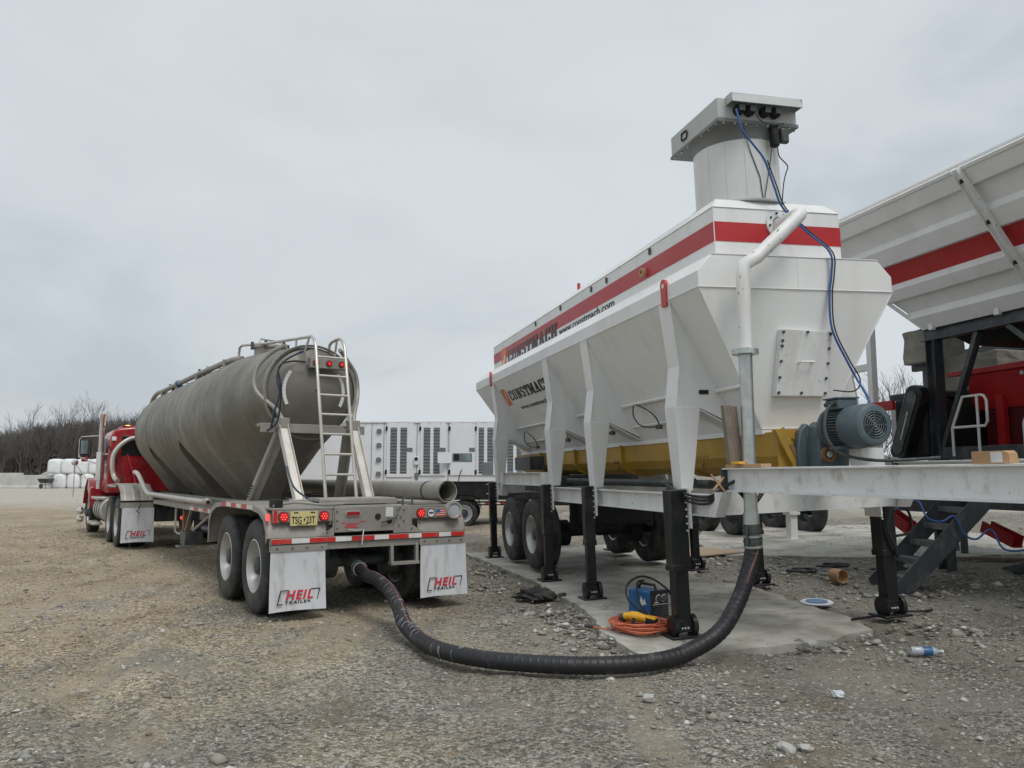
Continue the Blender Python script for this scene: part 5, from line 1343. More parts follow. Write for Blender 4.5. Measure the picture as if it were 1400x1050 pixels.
# blue cables hanging down the silo end
def cable(pts, r_, mat, lab, cat='cable', name='cable', mtx=None, smooth=6):
    q = [mtx @ Vector(p) for p in pts] if mtx is not None else [Vector(p) for p in pts]
    o = MB().tube(q, r_, seg=8, smooth=smooth).build(name, mat, None, smooth=60)
    return tag(o, lab, cat)
cp = [(.72, -.34, 5.02), (.76, -.36, 4.80), (.88, -.36, 4.65), (.985, -.36, 4.51), (1.075, -.35, 4.26), (1.15, -.36, 4.04), (1.35, -.42, 3.80), (1.50, -.545, 3.56), (1.50, -.54, 3.34), (1.47, -.53, 3.15), (1.46, -.54, 2.82), (1.58, -.55, 2.53), (1.68, -.56, 2.33), (1.62, -.75, 2.15), (1.50, -.9, 2.05)]
cable(cp, .011, 'cable_blue', 'blue cable hanging from the filter cover down the silo end', mtx=MS)
cable([(p[0] + .025, p[1] - .008, p[2]) for p in cp[3:-2]] + [(1.60, -.6, 2.22), (1.45, -.5, 2.24)], .007, 'cable_black', 'thin black cable tied beside the blue one on the silo end', mtx=MS)
cable([(1.22, -.25, 4.72), (1.21, -.28, 4.60), (1.28, -.30, 4.50), (1.25, -.31, 4.42), (1.20, -.33, 4.30), (1.14, -.36, 4.06)], .006, 'cable_black', 'short black wire dangling from the regulator under the filter cover', mtx=MS)

# ------------------------------------------------------------------ discharge hose
hp0 = MT @ Vector((1.06, -.12, .48)); hp1 = MS @ Vector((.331, -.75, 1.05))
HP = [tuple(hp0)] + [(-1.577, 8.62, 0.425), (-1.43, 8.45, 0.40), (-1.25, 8.15, 0.335), (-1.087, 7.7, 0.235), (-0.985, 7.35, 0.150), (-0.853, 7.123, 0.085), (-0.603, 6.657, 0.068), (-0.229, 6.323, 0.068), (0.222, 6.156, 0.068), (0.662, 6.11, 0.068), (1.065, 6.203, 0.072), (1.37, 6.36, 0.105), (1.669, 6.50, 0.235), (1.875, 6.68, 0.435), (1.997, 6.78, 0.655)] + [(2.06, 6.82, .86), tuple(hp1)]
ho = thing('delivery_hose', 'thick black ribbed rubber hose lying on the gravel from tanker to silo pipe', 'hose', loc=(0, 0, 0))
MB().tube(HP, .066, seg=20, smooth=8).build('hose_body', 'hose_black', ho, smooth=60)
# pale scuffed wraps and ribs of the hose wall
def cat_pts(pts, n):
    pts = [Vector(p) for p in pts]; q = []
    for i in range(len(pts) - 1):
        p0, p1, p2, p3 = pts[max(0, i - 1)], pts[i], pts[i + 1], pts[min(len(pts) - 1, i + 2)]
        for k in range(n):
            t_ = k / n
            q.append(0.5 * ((2 * p1) + (p2 - p0) * t_ + (2 * p0 - 5 * p1 + 4 * p2 - p3) * t_ * t_ + (3 * p1 - p0 - 3 * p2 + p3) * t_ ** 3))
    q.append(pts[-1]); return q
HQ = cat_pts(HP, 24)
rr_ = random.Random(5)
mb = MB()
acc = 0
for i in range(1, len(HQ) - 1):
    acc += (HQ[i] - HQ[i - 1]).length
    if acc > .05:
        acc = 0
        d = (HQ[i + 1] - HQ[i - 1]).normalized()
        mb.cyl(HQ[i] - d * .012, HQ[i], .0655, .0685, seg=20, cap=False); mb.cyl(HQ[i], HQ[i] + d * .012, .0685, .0655, seg=20, cap=False)
mb.build('wire_rib', 'hose_black', ho, smooth=60, kind='stuff')
nq = len(HQ)
for k in range(40):
    i = rr_.randint(int(nq * .14), int(nq * .46))
    d = (HQ[i + 1] - HQ[i - 1]).normalized(); a = Vector((0, 0, 1)) - d * d.z; a.normalize(); b_ = d.cross(a)
    st_ = rr_.uniform(-1.6, .9); ln = rr_.uniform(.5, 1.5); vs = []; n_ = 8; wd_ = rr_.uniform(.003, .010)
    for j in range(n_ + 1):
        t_ = st_ + ln * j / n_
        dirv = a * math.cos(t_) + b_ * math.sin(t_)
        wob = rr_.uniform(-.3, .3) * wd_ * 1.5
        vs += [HQ[i] + dirv * .0698 - d * wd_ + d * (.02 * (j / n_) + wob), HQ[i] + dirv * .0698 + d * wd_ * rr_.uniform(.3, 1) + d * (.02 * (j / n_) + wob)]
    MB().add(vs, [(2 * j, 2 * j + 1, 2 * j + 3, 2 * j + 2) for j in range(n_)]).build('scuff', 'hose_scuff', ho, smooth=60)
# red tracer stripe on the first and last stretch
for a0, a1, ph in ((.03, .42, .55), (.86, .985, 2.2)):
    vs = []
    rng = range(int(nq * a0), int(nq * a1))
    for i in rng:
        d = (HQ[i + 1] - HQ[i - 1]).normalized(); a = Vector((.35, -.4, 1)); a = (a - d * a.dot(d)).normalized(); b_ = d.cross(a)
        for s in (-.13, .13):
            vs.append(HQ[i] + (a * math.cos(ph * 0 + s) + b_ * math.sin(s)) * .0692)
    n_ = len(vs) // 2
    MB().add(vs, [(2 * j, 2 * j + 1, 2 * j + 3, 2 * j + 2) for j in range(n_ - 1)]).build('tracer_stripe', 'hose_red', ho, smooth=60)
# couplings with clamps
for (p, q) in ((HQ[0], HQ[12]), (HQ[-1], HQ[-14])):
    d = (q - p).normalized()
    c = MB().cyl(p - d * .02, p + d * .17, .074, seg=22).build('coupling', 'alu_bright' if p == HQ[0] else 'dark_steel', ho)
    for k in range(4):
        MB().cyl(p + d * (.03 + k * .045), p + d * (.048 + k * .045), .080, seg=22).build('clamp_band', 'galv' if k % 2 else 'dark_steel', c)
    a = d.orthogonal().normalized()
    for s in (-1, 1):
        MB().bar(p + a * s * .085, p + a * s * .10 + d * .14, .02, .014).build('cam_lever', 'dark_steel', c)

# ------------------------------------------------------------------ concrete plant trailer on the right
pt = thing('plant_trailer', 'white corrugated aggregate bin with red stripe on dark grey frame over red mixer', 'concrete plant', mtx=MS0)
BT, BB = Vector((4.10, 5.20)), Vector((5.30, 3.63))
sv = (BB - BT); bn = Vector((-sv.y, sv.x)); bn = Vector((sv.y, -sv.x)).normalized()      # outward (towards -v)
if bn.x > 0: bn = -bn
def bp_(f_, d): p = BT + sv * f_ + bn * d; return (p.x, p.y)
PRF = [(0, 0), (.002, .085), (.023, .085), (.03, .07), (.133, .07), (.156, 0), (.289, 0), (.318, .07), (.44, .07), (.462, 0), (.607, 0), (.636, .07), (.723, .07), (.746, 0), (.855, 0), (.89, .07), (1.0, .07)]
def ufar(f_): return 2.46 + 1.19 * (1 - f_)
mbw = MB(); mbr = MB()
for i in range(len(PRF) - 1):
    (f0, d0_), (f1, d1_) = PRF[i], PRF[i + 1]
    a, c = bp_(f0, d0_), bp_(f1, d1_)
    vs = [(a[0], -5.0, a[1]), (c[0], -5.0, c[1]), (c[0], ufar(f1), c[1]), (a[0], ufar(f0), a[1])]
    (mbr if abs(f0 - .462) < 1e-6 else mbw).add(vs, [(0, 1, 2, 3)])
binw = mbw.build('bin_wall', 'white', pt, smooth=0)
mbr.build('stripe', 'red_stripe', pt, smooth=0)
# inner skin, far end and far side, top rim
a, c = bp_(0, 0), bp_(1, 0)
vt, vb_ = a[0], c[0]; VF = 9.0
MB().add([(a[0] + .02, -5, a[1]), (c[0] + .02, -5, c[1]), (c[0] + .02, 2.44, c[1]), (a[0] + .02, 3.6, a[1]), (VF, -5, a[1]), (VF - 1.2, -5, c[1]), (VF - 1.2, 2.44, c[1]), (VF, 3.6, a[1])], [(0, 1, 2, 3), (4, 7, 6, 5), (2, 6, 7, 3)]).build('bin_shell', 'white', pt, smooth=0)
bx(a[0] - .02, a[0] + .06, -5, 3.64, a[1] - .01, a[1] + .02).build('bin_rim', 'white', pt, smooth=0)
# end frame angle on the far edge
MB().bar((bp_(0, .03)[0], 3.66, bp_(0, .03)[1]), (bp_(1, .05)[0], 2.47, bp_(1, .05)[1]), .05, .05).build('corner_angle', 'white_worn', pt)
for u in (.52, -1.9, -4.2):
    p, q = bp_(0, .10), bp_(1, .10)
    ch = MB().bar((p[0], u, p[1]), (q[0], u, q[1]), .085, .05, up=(bn.x, 0, bn.y)).bar((p[0] - .02, u - .043, p[1]), (q[0] - .02, u - .043, q[1]), .008, .08, up=(bn.x, 0, bn.y)).bar((p[0] - .02, u + .043, p[1]), (q[0] - .02, u + .043, q[1]), .008, .08, up=(bn.x, 0, bn.y)).build('wall_channel', 'white_worn', pt, smooth=0)
    for f_ in (.08, .38, .68):
        r_ = bp_(f_, .13)
        bx(r_[0] - .01, r_[0] + .005, u - .025, u + .025, r_[1] - .03, r_[1] + .03).build('weld_hole', 'dark_gap', ch)
# dark frame
G0 = .18
def beam(n, p, q, w=.12, h=.12, m_='plant_grey', up=(0, 0, 1)):
    return MB().bar(p, q, w, h, up=up).build(n, m_, pt, smooth=0, bevel=.004)
mb = MB(); ibeam(mb, 5.32, -5, 2.55, 3.42, 3.61, fw=.16); mb.build('top_chord', 'plant_grey', pt, smooth=0)
for u in (2.3, 1.2, -.1, -1.4):
    bx(5.20, 5.26, u - .035, u + .035, 3.56, 3.70).build('bin_clip', 'white_worn', pt, smooth=0)
for u in (2.38, -2.2):
    mb = MB(); mb.box(5.24, 5.40, u - .08, u - .068, G0, 3.42).box(5.24, 5.40, u + .068, u + .08, G0, 3.42).box(5.315, 5.325, u - .068, u + .068, G0, 3.42); mb.build('column', 'plant_grey', pt, smooth=0)
    bx(7.9, 8.06, u - .08, u + .08, G0, 3.42).build('column', 'plant_grey', pt, smooth=0)
beam('diagonal', (5.32, 1.60, 3.42), (5.32, 2.30, 1.85), .07, .10, up=(1, 0, 0))
beam('diagonal', (5.32, 1.12, 3.42), (5.32, .2, 2.6), .07, .10, up=(1, 0, 0))
beam('platform_beam', (5.32, 2.3, 1.80), (5.32, -5, 1.80), .12, .16)
beam('platform_beam', (5.32, 2.3, 1.45), (5.32, -5, 1.45), .10, .12)
bx(5.4, 7.9, -5, 2.3, 1.74, 1.77).build('platform', 'plant_grey', pt)
bx(8.1, 8.14, -5, 5.6, .9, 3.75).build('dark_backdrop', 'plant_grey', pt)  # backdrop added so the space under the bin looks dark
bx(5.75, 8.08, 2.64, 2.68, 1.75, 2.74).build('dark_screen', 'dark_gap', pt)  # black sheet added to block the sky and darken this gap
bx(5.45, 8.0, -5, 2.2, 3.50, 3.56).build('feed_belt', 'dark_gap', pt)  # near-black mass added to keep the plant interior dark
MB().hexa([(5.6, -4.8, 3.3), (7.8, -4.8, 3.3), (7.8, 2.0, 3.3), (5.6, 2.0, 3.3), (5.4, -5, 3.5), (8, -5, 3.5), (8, 2.2, 3.5), (5.4, 2.2, 3.5)]).build('bin_outlet', 'dark_gap', pt)  # bin underside coloured near-black to stand for the shade inside
# red mixer
mx_ = MB().prism([(5.95, 2.42), (5.80, 2.92), (5.76, 2.92), (5.76, 3.0), (7.7, 3.0), (7.7, 2.42)], 'y', -4.5, 2.35).build('mixer_pan', 'plant_red', pt, smooth=0, bevel=.008)
bx(5.98, 7.6, -4.4, 2.2, 1.80, 2.415).build('mixer_base', 'plant_red_shaded', mx_)
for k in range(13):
    bx(5.965, 5.978, -4.4, 2.18, 1.86 + k * .042, 1.885 + k * .042).build('louvre', 'plant_red_shaded', mx_, smooth=0)
bx(5.74, 5.84, 2.35, 2.62, 2.93, 2.99).build('mixer_arm', 'plant_red', mx_)
bx(5.86, 5.94, 1.80, 1.92, 1.80, 2.60).build('mixer_leg', 'plant_red', mx_)
for k in range(6):
    MB().cyl((5.80, 1.4 - k * .9, 2.85), (5.77, 1.4 - k * .9, 2.85), .03, seg=8).build('bolt', 'galv', mx_)
for u in (.55, .15, -.3):
    bx(5.7, 5.82, u - .06, u + .06, 1.78, 2.15).build('damper', 'dark_steel', pt, bevel=.01)
for k in range(6):
    bx(5.5, 5.58, 1.7 - k * .33, 1.8 - k * .33, 1.78, 1.86).build('bracket', 'steel_bare', pt)
MB().tube([(5.6, .45, 3.3), (5.6, .45, 2.6)], .02, seg=6).tube([(5.6, .38, 3.3), (5.6, .38, 2.6)], .02, seg=6).build('air_cylinder', 'galv', pt)
bx(5.52, 5.66, .30, .52, 2.98, 3.08).build('cylinder_bracket', 'concrete_block', pt)
# hand rails on the platform
def rail(u0, u1):
    r_ = empty('hand_rail', parent=pt)
    MB().tube([(5.22, u0, 1.75), (5.22, u0, 2.14), (5.22, u0 - .20, 2.55), (5.22, u1 + .08, 2.55), (5.22, u1 + .03, 2.53), (5.22, u1, 2.47), (5.22, u1, 2.2), (5.22, u1 + .04, 2.14), (5.22, u0, 2.14)], .019, seg=8).build('rail_tube', 'steel_bare', r_)
    MB().cyl((5.22, (u0 + u1) / 2 - .14, 1.75), (5.22, (u0 + u1) / 2 - .14, 2.55), .018, seg=8).build('rail_post', 'steel_bare', r_)
rail(2.04, 1.46); rail(.93, .3)
# belt guard and drive at the far end
poly = [(2.50 + .16 * math.cos(R(a)), 2.62 + .16 * math.sin(R(a))) for a in range(0, 181, 20)] + [(2.84 + .16 * math.cos(R(a)), 1.86 + .16 * math.sin(R(a))) for a in range(180, 361, 20)]
gd = MB().prism(poly, 'x', 5.0, 5.18).build('belt_guard', 'black_paint', pt, smooth=40, bevel=.02)
poly2 = [(2.51 + .10 * math.cos(R(a)), 2.60 + .10 * math.sin(R(a))) for a in range(0, 181, 20)] + [(2.83 + .10 * math.cos(R(a)), 1.90 + .10 * math.sin(R(a))) for a in range(180, 361, 20)]
MB().prism(poly2, 'x', 4.985, 5.0).build('guard_mesh', 'dark_steel', gd, smooth=40)
MB().bar((4.98, 2.58, 2.4), (4.98, 2.74, 2.0), .025, .01).build('guard_handle', 'steel_bare', gd)
bx(5.2, 5.72, 2.5, 3.1, 1.75, 2.62).build('drive_housing', 'dark_gap', pt, bevel=.05)
bx(5.3, 5.9, 2.5, 3.3, 2.62, 2.72).build('drive_cover', 'plant_grey', pt, bevel=.02)
# platform for the counterweight blocks
beam('block_shelf', (6.4, 3.96, 3.25), (6.4, 3.48, 3.25), .10, .10); beam('block_shelf', (6.9, 3.96, 3.25), (6.9, 3.48, 3.25), .10, .10)
beam('shelf_post', (6.4, 3.66, .2), (6.4, 3.66, 3.2), .08, .08); beam('shelf_post', (6.9, 3.66, .2), (6.9, 3.66, 3.2), .08, .08)
beam('block_shelf', (6.7, 3.55, 2.76), (6.7, 2.45, 2.76), .14, .10); beam('block_shelf', (7.2, 3.55, 2.76), (7.2, 2.45, 2.76), .14, .10)
# white legs and red cross beam beyond
for (v, u) in ((5.0, 3.28), (5.0, 3.80)):
    bx(v - .05, v + .05, u - .05, u + .05, 1.62, 3.78).build('white_post', 'white', pt, smooth=0)
bx(4.96, 5.04, 3.28, 4.6, 3.10, 3.20).build('white_tie', 'white', pt, smooth=0); bx(4.96, 5.04, 3.28, 4.6, 1.9, 2.52).build('white_tie', 'white', pt, smooth=0)
bx(4.97, 5.03, 3.9, 4.7, 3.25, 3.75).build('white_web', 'white', pt, smooth=0)
MB().bar((5.0, 4.1, 3.9), (4.9, 3.25, 4.05), .06, .08).build('white_tie', 'white_worn', pt)
bx(4.9, 4.95, 2.78, 3.8, 2.44, 2.58).build('red_beam', 'plant_red', pt, smooth=0)
bx(5.3, 5.38, 3.16, 3.28, 1.62, 2.55).build('grey_post', 'steel_bare', pt, smooth=0)
MB().hexa([(3.9, 2.6, 1.62), (5.1, 2.5, 1.60), (5.1, 3.4, 1.6), (3.9, 3.4, 1.62), (3.7, 2.9, 1.98), (4.9, 2.5, 1.70), (4.9, 3.4, 1.72), (3.7, 3.4, 2.0)]).build('chute_plate', 'steel_bare', pt, smooth=0)
for k in range(5):
    MB().cyl((4.0 + k * .2, 2.75 - k * .05, 1.84 - k * .045), (4.0 + k * .2, 2.70 - k * .05, 1.86 - k * .045), .018, seg=8).build('bolt', 'dark_steel', pt)
bx(4.0, 4.9, 2.3, 2.4, 1.55, 1.62).build('white_sill', 'white', pt, smooth=0)
# chassis, wheels and white leg farther back
beam('chassis_rail', (5.7, 2.4, 1.05), (5.7, 12, 1.05), .14, .22, 'dark_steel'); beam('chassis_rail', (7.6, 2.4, 1.05), (7.6, 12, 1.05), .14, .22, 'dark_steel')
for u in (8.6, 9.9):
    wheel(pt, (5.75, u, G0 + .52), -1, W=.3, rim='dark_steel'); wheel(pt, (7.6, u, G0 + .52), 1, W=.3, rim='dark_steel')
    MB().cyl((5.7, u, G0 + .52), (7.6, u, G0 + .52), .07, seg=10).build('axle', 'dark_gap', pt)
wlg = bx(6.03, 6.19, 7.02, 7.18, .22, .96).build('white_leg', 'white', pt, smooth=0, bevel=.006)
bx(5.99, 6.23, 6.98, 7.22, .70, .76).build('leg_collar', 'white', wlg, bevel=.004); bx(5.97, 6.25, 6.96, 7.24, .20, .225).build('leg_foot', 'white', wlg)
bx(5.3, 5.9, 7.9, 8.15, .55, .95).build('battery_box', 'dark_gap', pt, bevel=.02)
bx(5.6, 7.7, 7.0, 7.2, .94, 1.04).build('cross_member', 'white', pt, smooth=0)
bx(7.0, 7.14, 4.0, 4.14, .2, 1.0).build('support_leg', 'dark_steel', pt)
wheel(pt, (6.1, .1, G0 + .52), -1, W=.3)
bx(5.4, 5.6, -.35, .35, 1.12, 1.30).build('wheel_guard', 'lime', pt, bevel=.02)
for (p, q) in (((5.0, 3.2, .94), (5.0, 2.65, .66)), ((6.0, 2.35, .70), (6.0, 1.85, .52))):
    MB().bar(p, q, .16, .02).bar((p[0] - .08, p[1], p[2] + .07), (q[0] - .08, q[1], q[2] + .07), .02, .16).bar((p[0] + .08, p[1], p[2] + .07), (q[0] + .08, q[1], q[2] + .07), .02, .16).build('red_channel', 'plant_red', pt, smooth=0)

# steel stairs to the platform
z0_ = gz(*(MS0 @ Vector((3.5, 1.6, 0))).xy)
sr = thing('steel_stairs', 'dark grey steel stairs with open treads leading up to the plant platform', 'stairs', mtx=MS0 @ Matrix.Translation((3.33, 1.10, z0_ - .03)) @ Matrix.Rotation(R(-18), 4, 'Z'))
RUN, RISE, SW = 1.62, 1.70, .74
for y in (0, SW):
    poly = [(-.02, .10), (.02, 0), (.17, 0), (RUN, RISE - .20), (RUN, RISE + .02), (RUN - .08, RISE + .06)]
    MB().prism(poly, 'y', y - .006, y + .006).build('stringer', 'plant_grey', sr, smooth=0)
for k in range(8):
    t_ = (k + .55) / 8.3
    x = lerp(.06, RUN - .02, t_); w = RISE * t_ + .06
    MB().box(x - .02, x + .20, .008, SW - .008, w - .012, w + .012).box(x - .022, x - .012, .008, SW - .008, w - .05, w + .016).build('tread', 'steel_tread', sr, smooth=0)

# blocks, box and timber resting on the machines
def block(name, c, s, rz, label, mat='concrete_block', seed=1, j=.02, cat='concrete block', mtx=MS0):
    rs_ = random.Random(seed); bm = bmesh.new(); bmesh.ops.create_cube(bm, size=1)
    bmesh.ops.subdivide_edges(bm, edges=bm.edges, cuts=3, use_grid_fill=True)
    for v in bm.verts:
        v.co.x *= s[0]; v.co.y *= s[1]; v.co.z *= s[2]
        v.co += Vector((rs_.uniform(-j, j), rs_.uniform(-j, j), rs_.uniform(-j, j) if v.co.z > -.4 * s[2] else 0))
    me = bpy.data.meshes.new(name); bm.to_mesh(me); bm.free(); me.materials.append(M[mat])
    o = bpy.data.objects.new(name, me); col.objects.link(o)
    o.matrix_world = mtx @ Matrix.Translation(c) @ Matrix.Rotation(rz, 4, 'Z')
    b = o.modifiers.new('bevel', 'BEVEL'); b.width = .02; b.segments = 2; b.limit_method = 'ANGLE'; b.angle_limit = R(50)
    return tag(o, label, cat)
block('concrete_block', (6.6, 3.72, 3.57), (.8, .5, .54), .05, 'rough grey concrete block jutting out beyond the dark column', seed=2)
block('concrete_block', (6.95, 3.02, 3.09), (.8, 1.05, .56), .02, 'pale concrete block lying behind the dark diagonal brace', seed=3)
cb_ = thing('cardboard_box', 'small brown cardboard box with white label on the drawbar', 'box', mtx=MS @ Matrix.Translation((.25, -3.33, 1.552)) @ Matrix.Rotation(R(-84), 4, 'Z') @ Matrix.Scale(.72, 4))
bx(-.14, .12, -.06, .06, 0, .095).build('carton', 'card', cb_, bevel=.002)
MB().hexa([(.12, -.06, 0), (.16, -.05, 0), (.16, .05, 0), (.12, .06, 0), (.12, -.06, .094), (.155, -.045, .075), (.155, .045, .075), (.12, .06, .094)]).build('end_flap', 'card', cb_, smooth=0)
bx(.02, .115, .0605, .0615, .01, .088).build('paper_label', 'refl_white', cb_); bx(.02, .115, -.0615, -.0605, .01, .088).build('paper_label', 'refl_white', cb_)
o = MB().hexa([(-.066, -.03, 0), (.062, -.03, 0), (.062, .03, 0), (-.066, .03, 0), (-.068, -.03, .52), (.06, -.028, .50), (.06, .03, .50), (-.068, .03, .52)]).build('timber_plank', 'wood_old', None, smooth=0, bevel=.004)
o.matrix_world = MS @ Matrix.Translation((.27, -.66, 1.583)) @ Matrix.Rotation(R(-3), 4, 'Y')
tag(o, 'weathered grey timber plank propped upright beside the fill pipe', 'plank')
o = bx(-.05, .05, -.40, .15, 0, .028).build('timber_lath', 'wood_new', None, smooth=0, bevel=.003)
o.matrix_world = MS @ Matrix.Translation((.26, -.74, 1.552)); tag(o, 'flat orange brown lath lying on the drawbar end', 'plank')
o = bx(-.03, .03, -.06, .06, 0, .022).build('yellow_clip', 'tool_yellow', None, bevel=.004)
o.matrix_world = MS @ Matrix.Translation((.20, -.82, 1.581)); tag(o, 'small yellow clip lying on the brown lath', 'clip')

# ------------------------------------------------------------------ white generator on its black trailer
GY = 22.6
def gx(c): return (480 + c / 5.525 - 700) / 1070 * GY
def gzz(c): return 1.5 - (540 + c / 5.525 - 649) / 1070 * GY
ge = thing('generator_trailer', 'white enclosed generator on black trailer behind the silo legs', 'generator', loc=(0, GY, 0))
gxa, gxb = -6.6, 1.6
gb_ = bx(gxa, gxb, 0, 2.3, 1.30, 3.0).build('enclosure', 'gen_white', ge, smooth=0, bevel=.015)
bx(gxa - .03, gxb + .03, -.03, 2.33, 2.985, 3.03).build('roof_trim', 'gen_white', ge, smooth=0, bevel=.006)
def door(c0, c1, t0, t1, vents):
    d_ = bx(gx(c0), gx(c1), -.03, 0, gzz(t1), gzz(t0)).build('door', 'gen_white', ge, smooth=0, bevel=.008)
    for (a, c) in vents:
        vn = bx(gx(a), gx(c), -.034, -.0305, gzz(595), gzz(250)).build('vent', 'gen_grey', d_, smooth=0)
        n_ = 14
        for k in range(n_):
            z = lerp(gzz(592), gzz(253), (k + .5) / n_)
            MB().hexa([(gx(a), -.05, z - .012), (gx(c), -.05, z - .012), (gx(c), -.034, z + .0), (gx(a), -.034, z + .0), (gx(a), -.05, z - .006), (gx(c), -.05, z - .006), (gx(c), -.034, z + .008), (gx(a), -.034, z + .008)]).build('louvre', 'gen_grey', d_, smooth=0)
    for t_ in (255, 580):
        for c in (c0 - 2,):
            bx(gx(c) - .03, gx(c) + .03, -.05, -.031, gzz(t_) - .07, gzz(t_) + .05).build('latch', 'dark_gap', d_, bevel=.006)
    bx(gx(c1 - 45), gx(c1 - 2), -.036, -.031, gzz(432), gzz(402)).build('handle', 'gen_grey', d_)
    return d_
door(272, 470, 215, 622, [(300, 350), (375, 425)])
door(525, 718, 215, 612, [(550, 600), (625, 672)])
d3 = door(747, 938, 215, 608, [])
door(945, 1130, 215, 608, [(965, 1005), (1030, 1075)])
door(1160, 1340, 215, 608, [(1180, 1225), (1250, 1300)])
cw = bx(gx(768), gx(915), -.045, -.031, gzz(505), gzz(443)).build('control_panel', 'gen_grey', d3, bevel=.005)
bx(gx(778), gx(820), -.048, -.0455, gzz(498), gzz(450)).build('display', 'glass_dark', cw); bx(gx(835), gx(905), -.048, -.0455, gzz(498), gzz(450)).build('display', 'mirror_glass', cw)
MB().hexa([(gx(665), -.36, gzz(517)), (gx(760), -.05, gzz(517)), (gx(762), -.04, gzz(517)), (gx(667), -.35, gzz(517)), (gx(665), -.36, gzz(437)), (gx(760), -.05, gzz(437)), (gx(762), -.04, gzz(437)), (gx(667), -.35, gzz(437))]).build('panel_door', 'gen_white', d3, smooth=0)
for t_ in (272, 378, 486, 592):
    s_ = MB().prism([(gx(195), gzz(t_ + 18)), (gx(232), gzz(t_ + 18)), (gx(232), gzz(t_)), (gx(225), gzz(t_ - 12)), (gx(202), gzz(t_ - 12)), (gx(195), gzz(t_))], 'y', -.05, 0).build('vent_hood', 'gen_grey', ge, smooth=0)
bx(gx(480), gx(515), -.06, 0, gzz(530), gzz(470)).build('lock_box', 'gen_white', ge, bevel=.01); MB().cyl((gx(497), -.08, gzz(485)), (gx(497), -.06, gzz(485)), .05, seg=12).build('lock_knob', 'dark_gap', ge)
bx(gx(485), gx(512), -.03, 0, gzz(632), gzz(590)).build('warning_label', 'gen_grey', ge)
for c in (158, 250, 500, 735):
    bx(gx(c) - .006, gx(c) + .006, -.012, 0, 1.32, 2.98).build('panel_seam', 'gen_grey', ge)
for k in range(26):
    MB().cyl((gxa + .2 + k * .31, -.035, 2.96), (gxa + .2 + k * .31, -.02, 2.96), .012, seg=6).build('rivet', 'gen_grey', ge)
bx(gxa, gxb, .05, 2.25, .78, 1.298).build('trailer_frame', 'black_paint', ge, smooth=0, bevel=.01)
bx(gxa, gxb + .5, .1, .2, .62, .74).build('side_bar', 'black_paint', ge, smooth=0)
for k in range(8):
    a = gx(960) + k * .22
    bx(a, a + .2, .09, .099, .66, .70).build('reflector', 'refl_red' if k % 2 else 'refl_white', ge)
for x in (-1.38, -2.35):
    for (y, s) in ((.22, -1), (2.05, 1)):
        w_ = wheel(ge, (x, y, .39), -1, r=.39, W=.26, rimr=.24, dish=.06, rim='flap_white')
        w_.rotation_euler = (0, 0, R(90) if s < 0 else R(-90))
    MB().sheet([(x - .48, .55), (x - .40, .82), (x - .2, .9), (x + .2, .9), (x + .40, .82), (x + .48, .55)], 'y', .05, .40, .02).build('wheel_arch', 'black_paint', ge)
MB().tube([(gx(838), -.06, gzz(565)), (gx(820), -.1, gzz(620)), (gx(818), -.2, gzz(680))], .012, seg=6, smooth=4).build('antenna', 'cable_black', ge)
bx(gx(1000), gx(1075), -.9, -.5, gzz(605), gzz(515)).build('control_cabinet', 'gen_grey', ge, bevel=.01)

# ------------------------------------------------------------------ small things on the ground
wm = thing('welding_machine', 'blue and black portable welding machine with carry handle beside the orange cable', 'welder', loc=s0(.10, .95, .005), rot=(0, 0, R(34)))
bx(-.115, .115, -.16, .18, 0.01, .30).build('case', 'weld_blue', wm, bevel=.018)
MB().hexa([(-.117, -.185, .008), (.117, -.185, .008), (.117, -.16, .008), (-.117, -.16, .008), (-.117, -.175, .305), (.117, -.175, .305), (.117, -.15, .305), (-.117, -.15, .305)]).build('front_panel', 'ink_black', wm, smooth=0, bevel=.004)
for k in range(6): bx(-.10, .10, -.19, -.181, .03 + k * .022, .04 + k * .022).build('louvre', 'dark_steel', wm, smooth=0)
bx(-.105, .105, -.186, -.178, .165, .170).build('trim', 'steel_bare', wm)
for v in (-.02, .06):
    MB().lathe([(-.18, .034), (-.195, .034), (-.197, .026), (-.2, .004)], (v, 0, .225), 'y', seg=18).build('dial', 'dark_steel', wm)
    MB().lathe([(-.1785, .042), (-.180, .034)], (v, 0, .225), 'y', seg=18).build('dial_ring', 'plastic_white', wm)
text('panel_lettering', 'Miller', .028, 'refl_white', wm, basis((-.09, -.187, .178), (1, 0, 0), (0, .03, 1)))
MB().prism([(-.10, .16), (-.07, .22), (-.05, .19), (-.02, .24), (-.0, .17), (-.04, .13), (-.06, .16)], 'x', -.118, -.116).build('side_logo', 'refl_white', wm)
MB().tube([(0, -.12, .30), (0, -.10, .35), (0, .10, .35), (0, .14, .30)], .016, seg=8).build('handle', 'black_paint', wm)
MB().tube([(-.06, -.19, .05), (-.20, -.22, .08), (-.30, -.05, .20), (-.24, .06, .34), (-.05, .08, .42), (.10, .02, .39), (.20, -.10, .28), (.27, -.18, .14)], .011, seg=8, smooth=6).build('weld_lead', 'cable_black', wm)
MB().tube([(-.08, -.19, .04), (-.16, -.2, .06), (-.22, -.1, .2), (-.12, .03, .36), (.0, .06, .38)], .011, seg=8, smooth=6).build('weld_lead', 'cable_black', wm)
MB().cyl((.20, -.10, .28), (.275, -.19, .13), .018, .012, seg=8).build('electrode_holder', 'black_paint', wm)
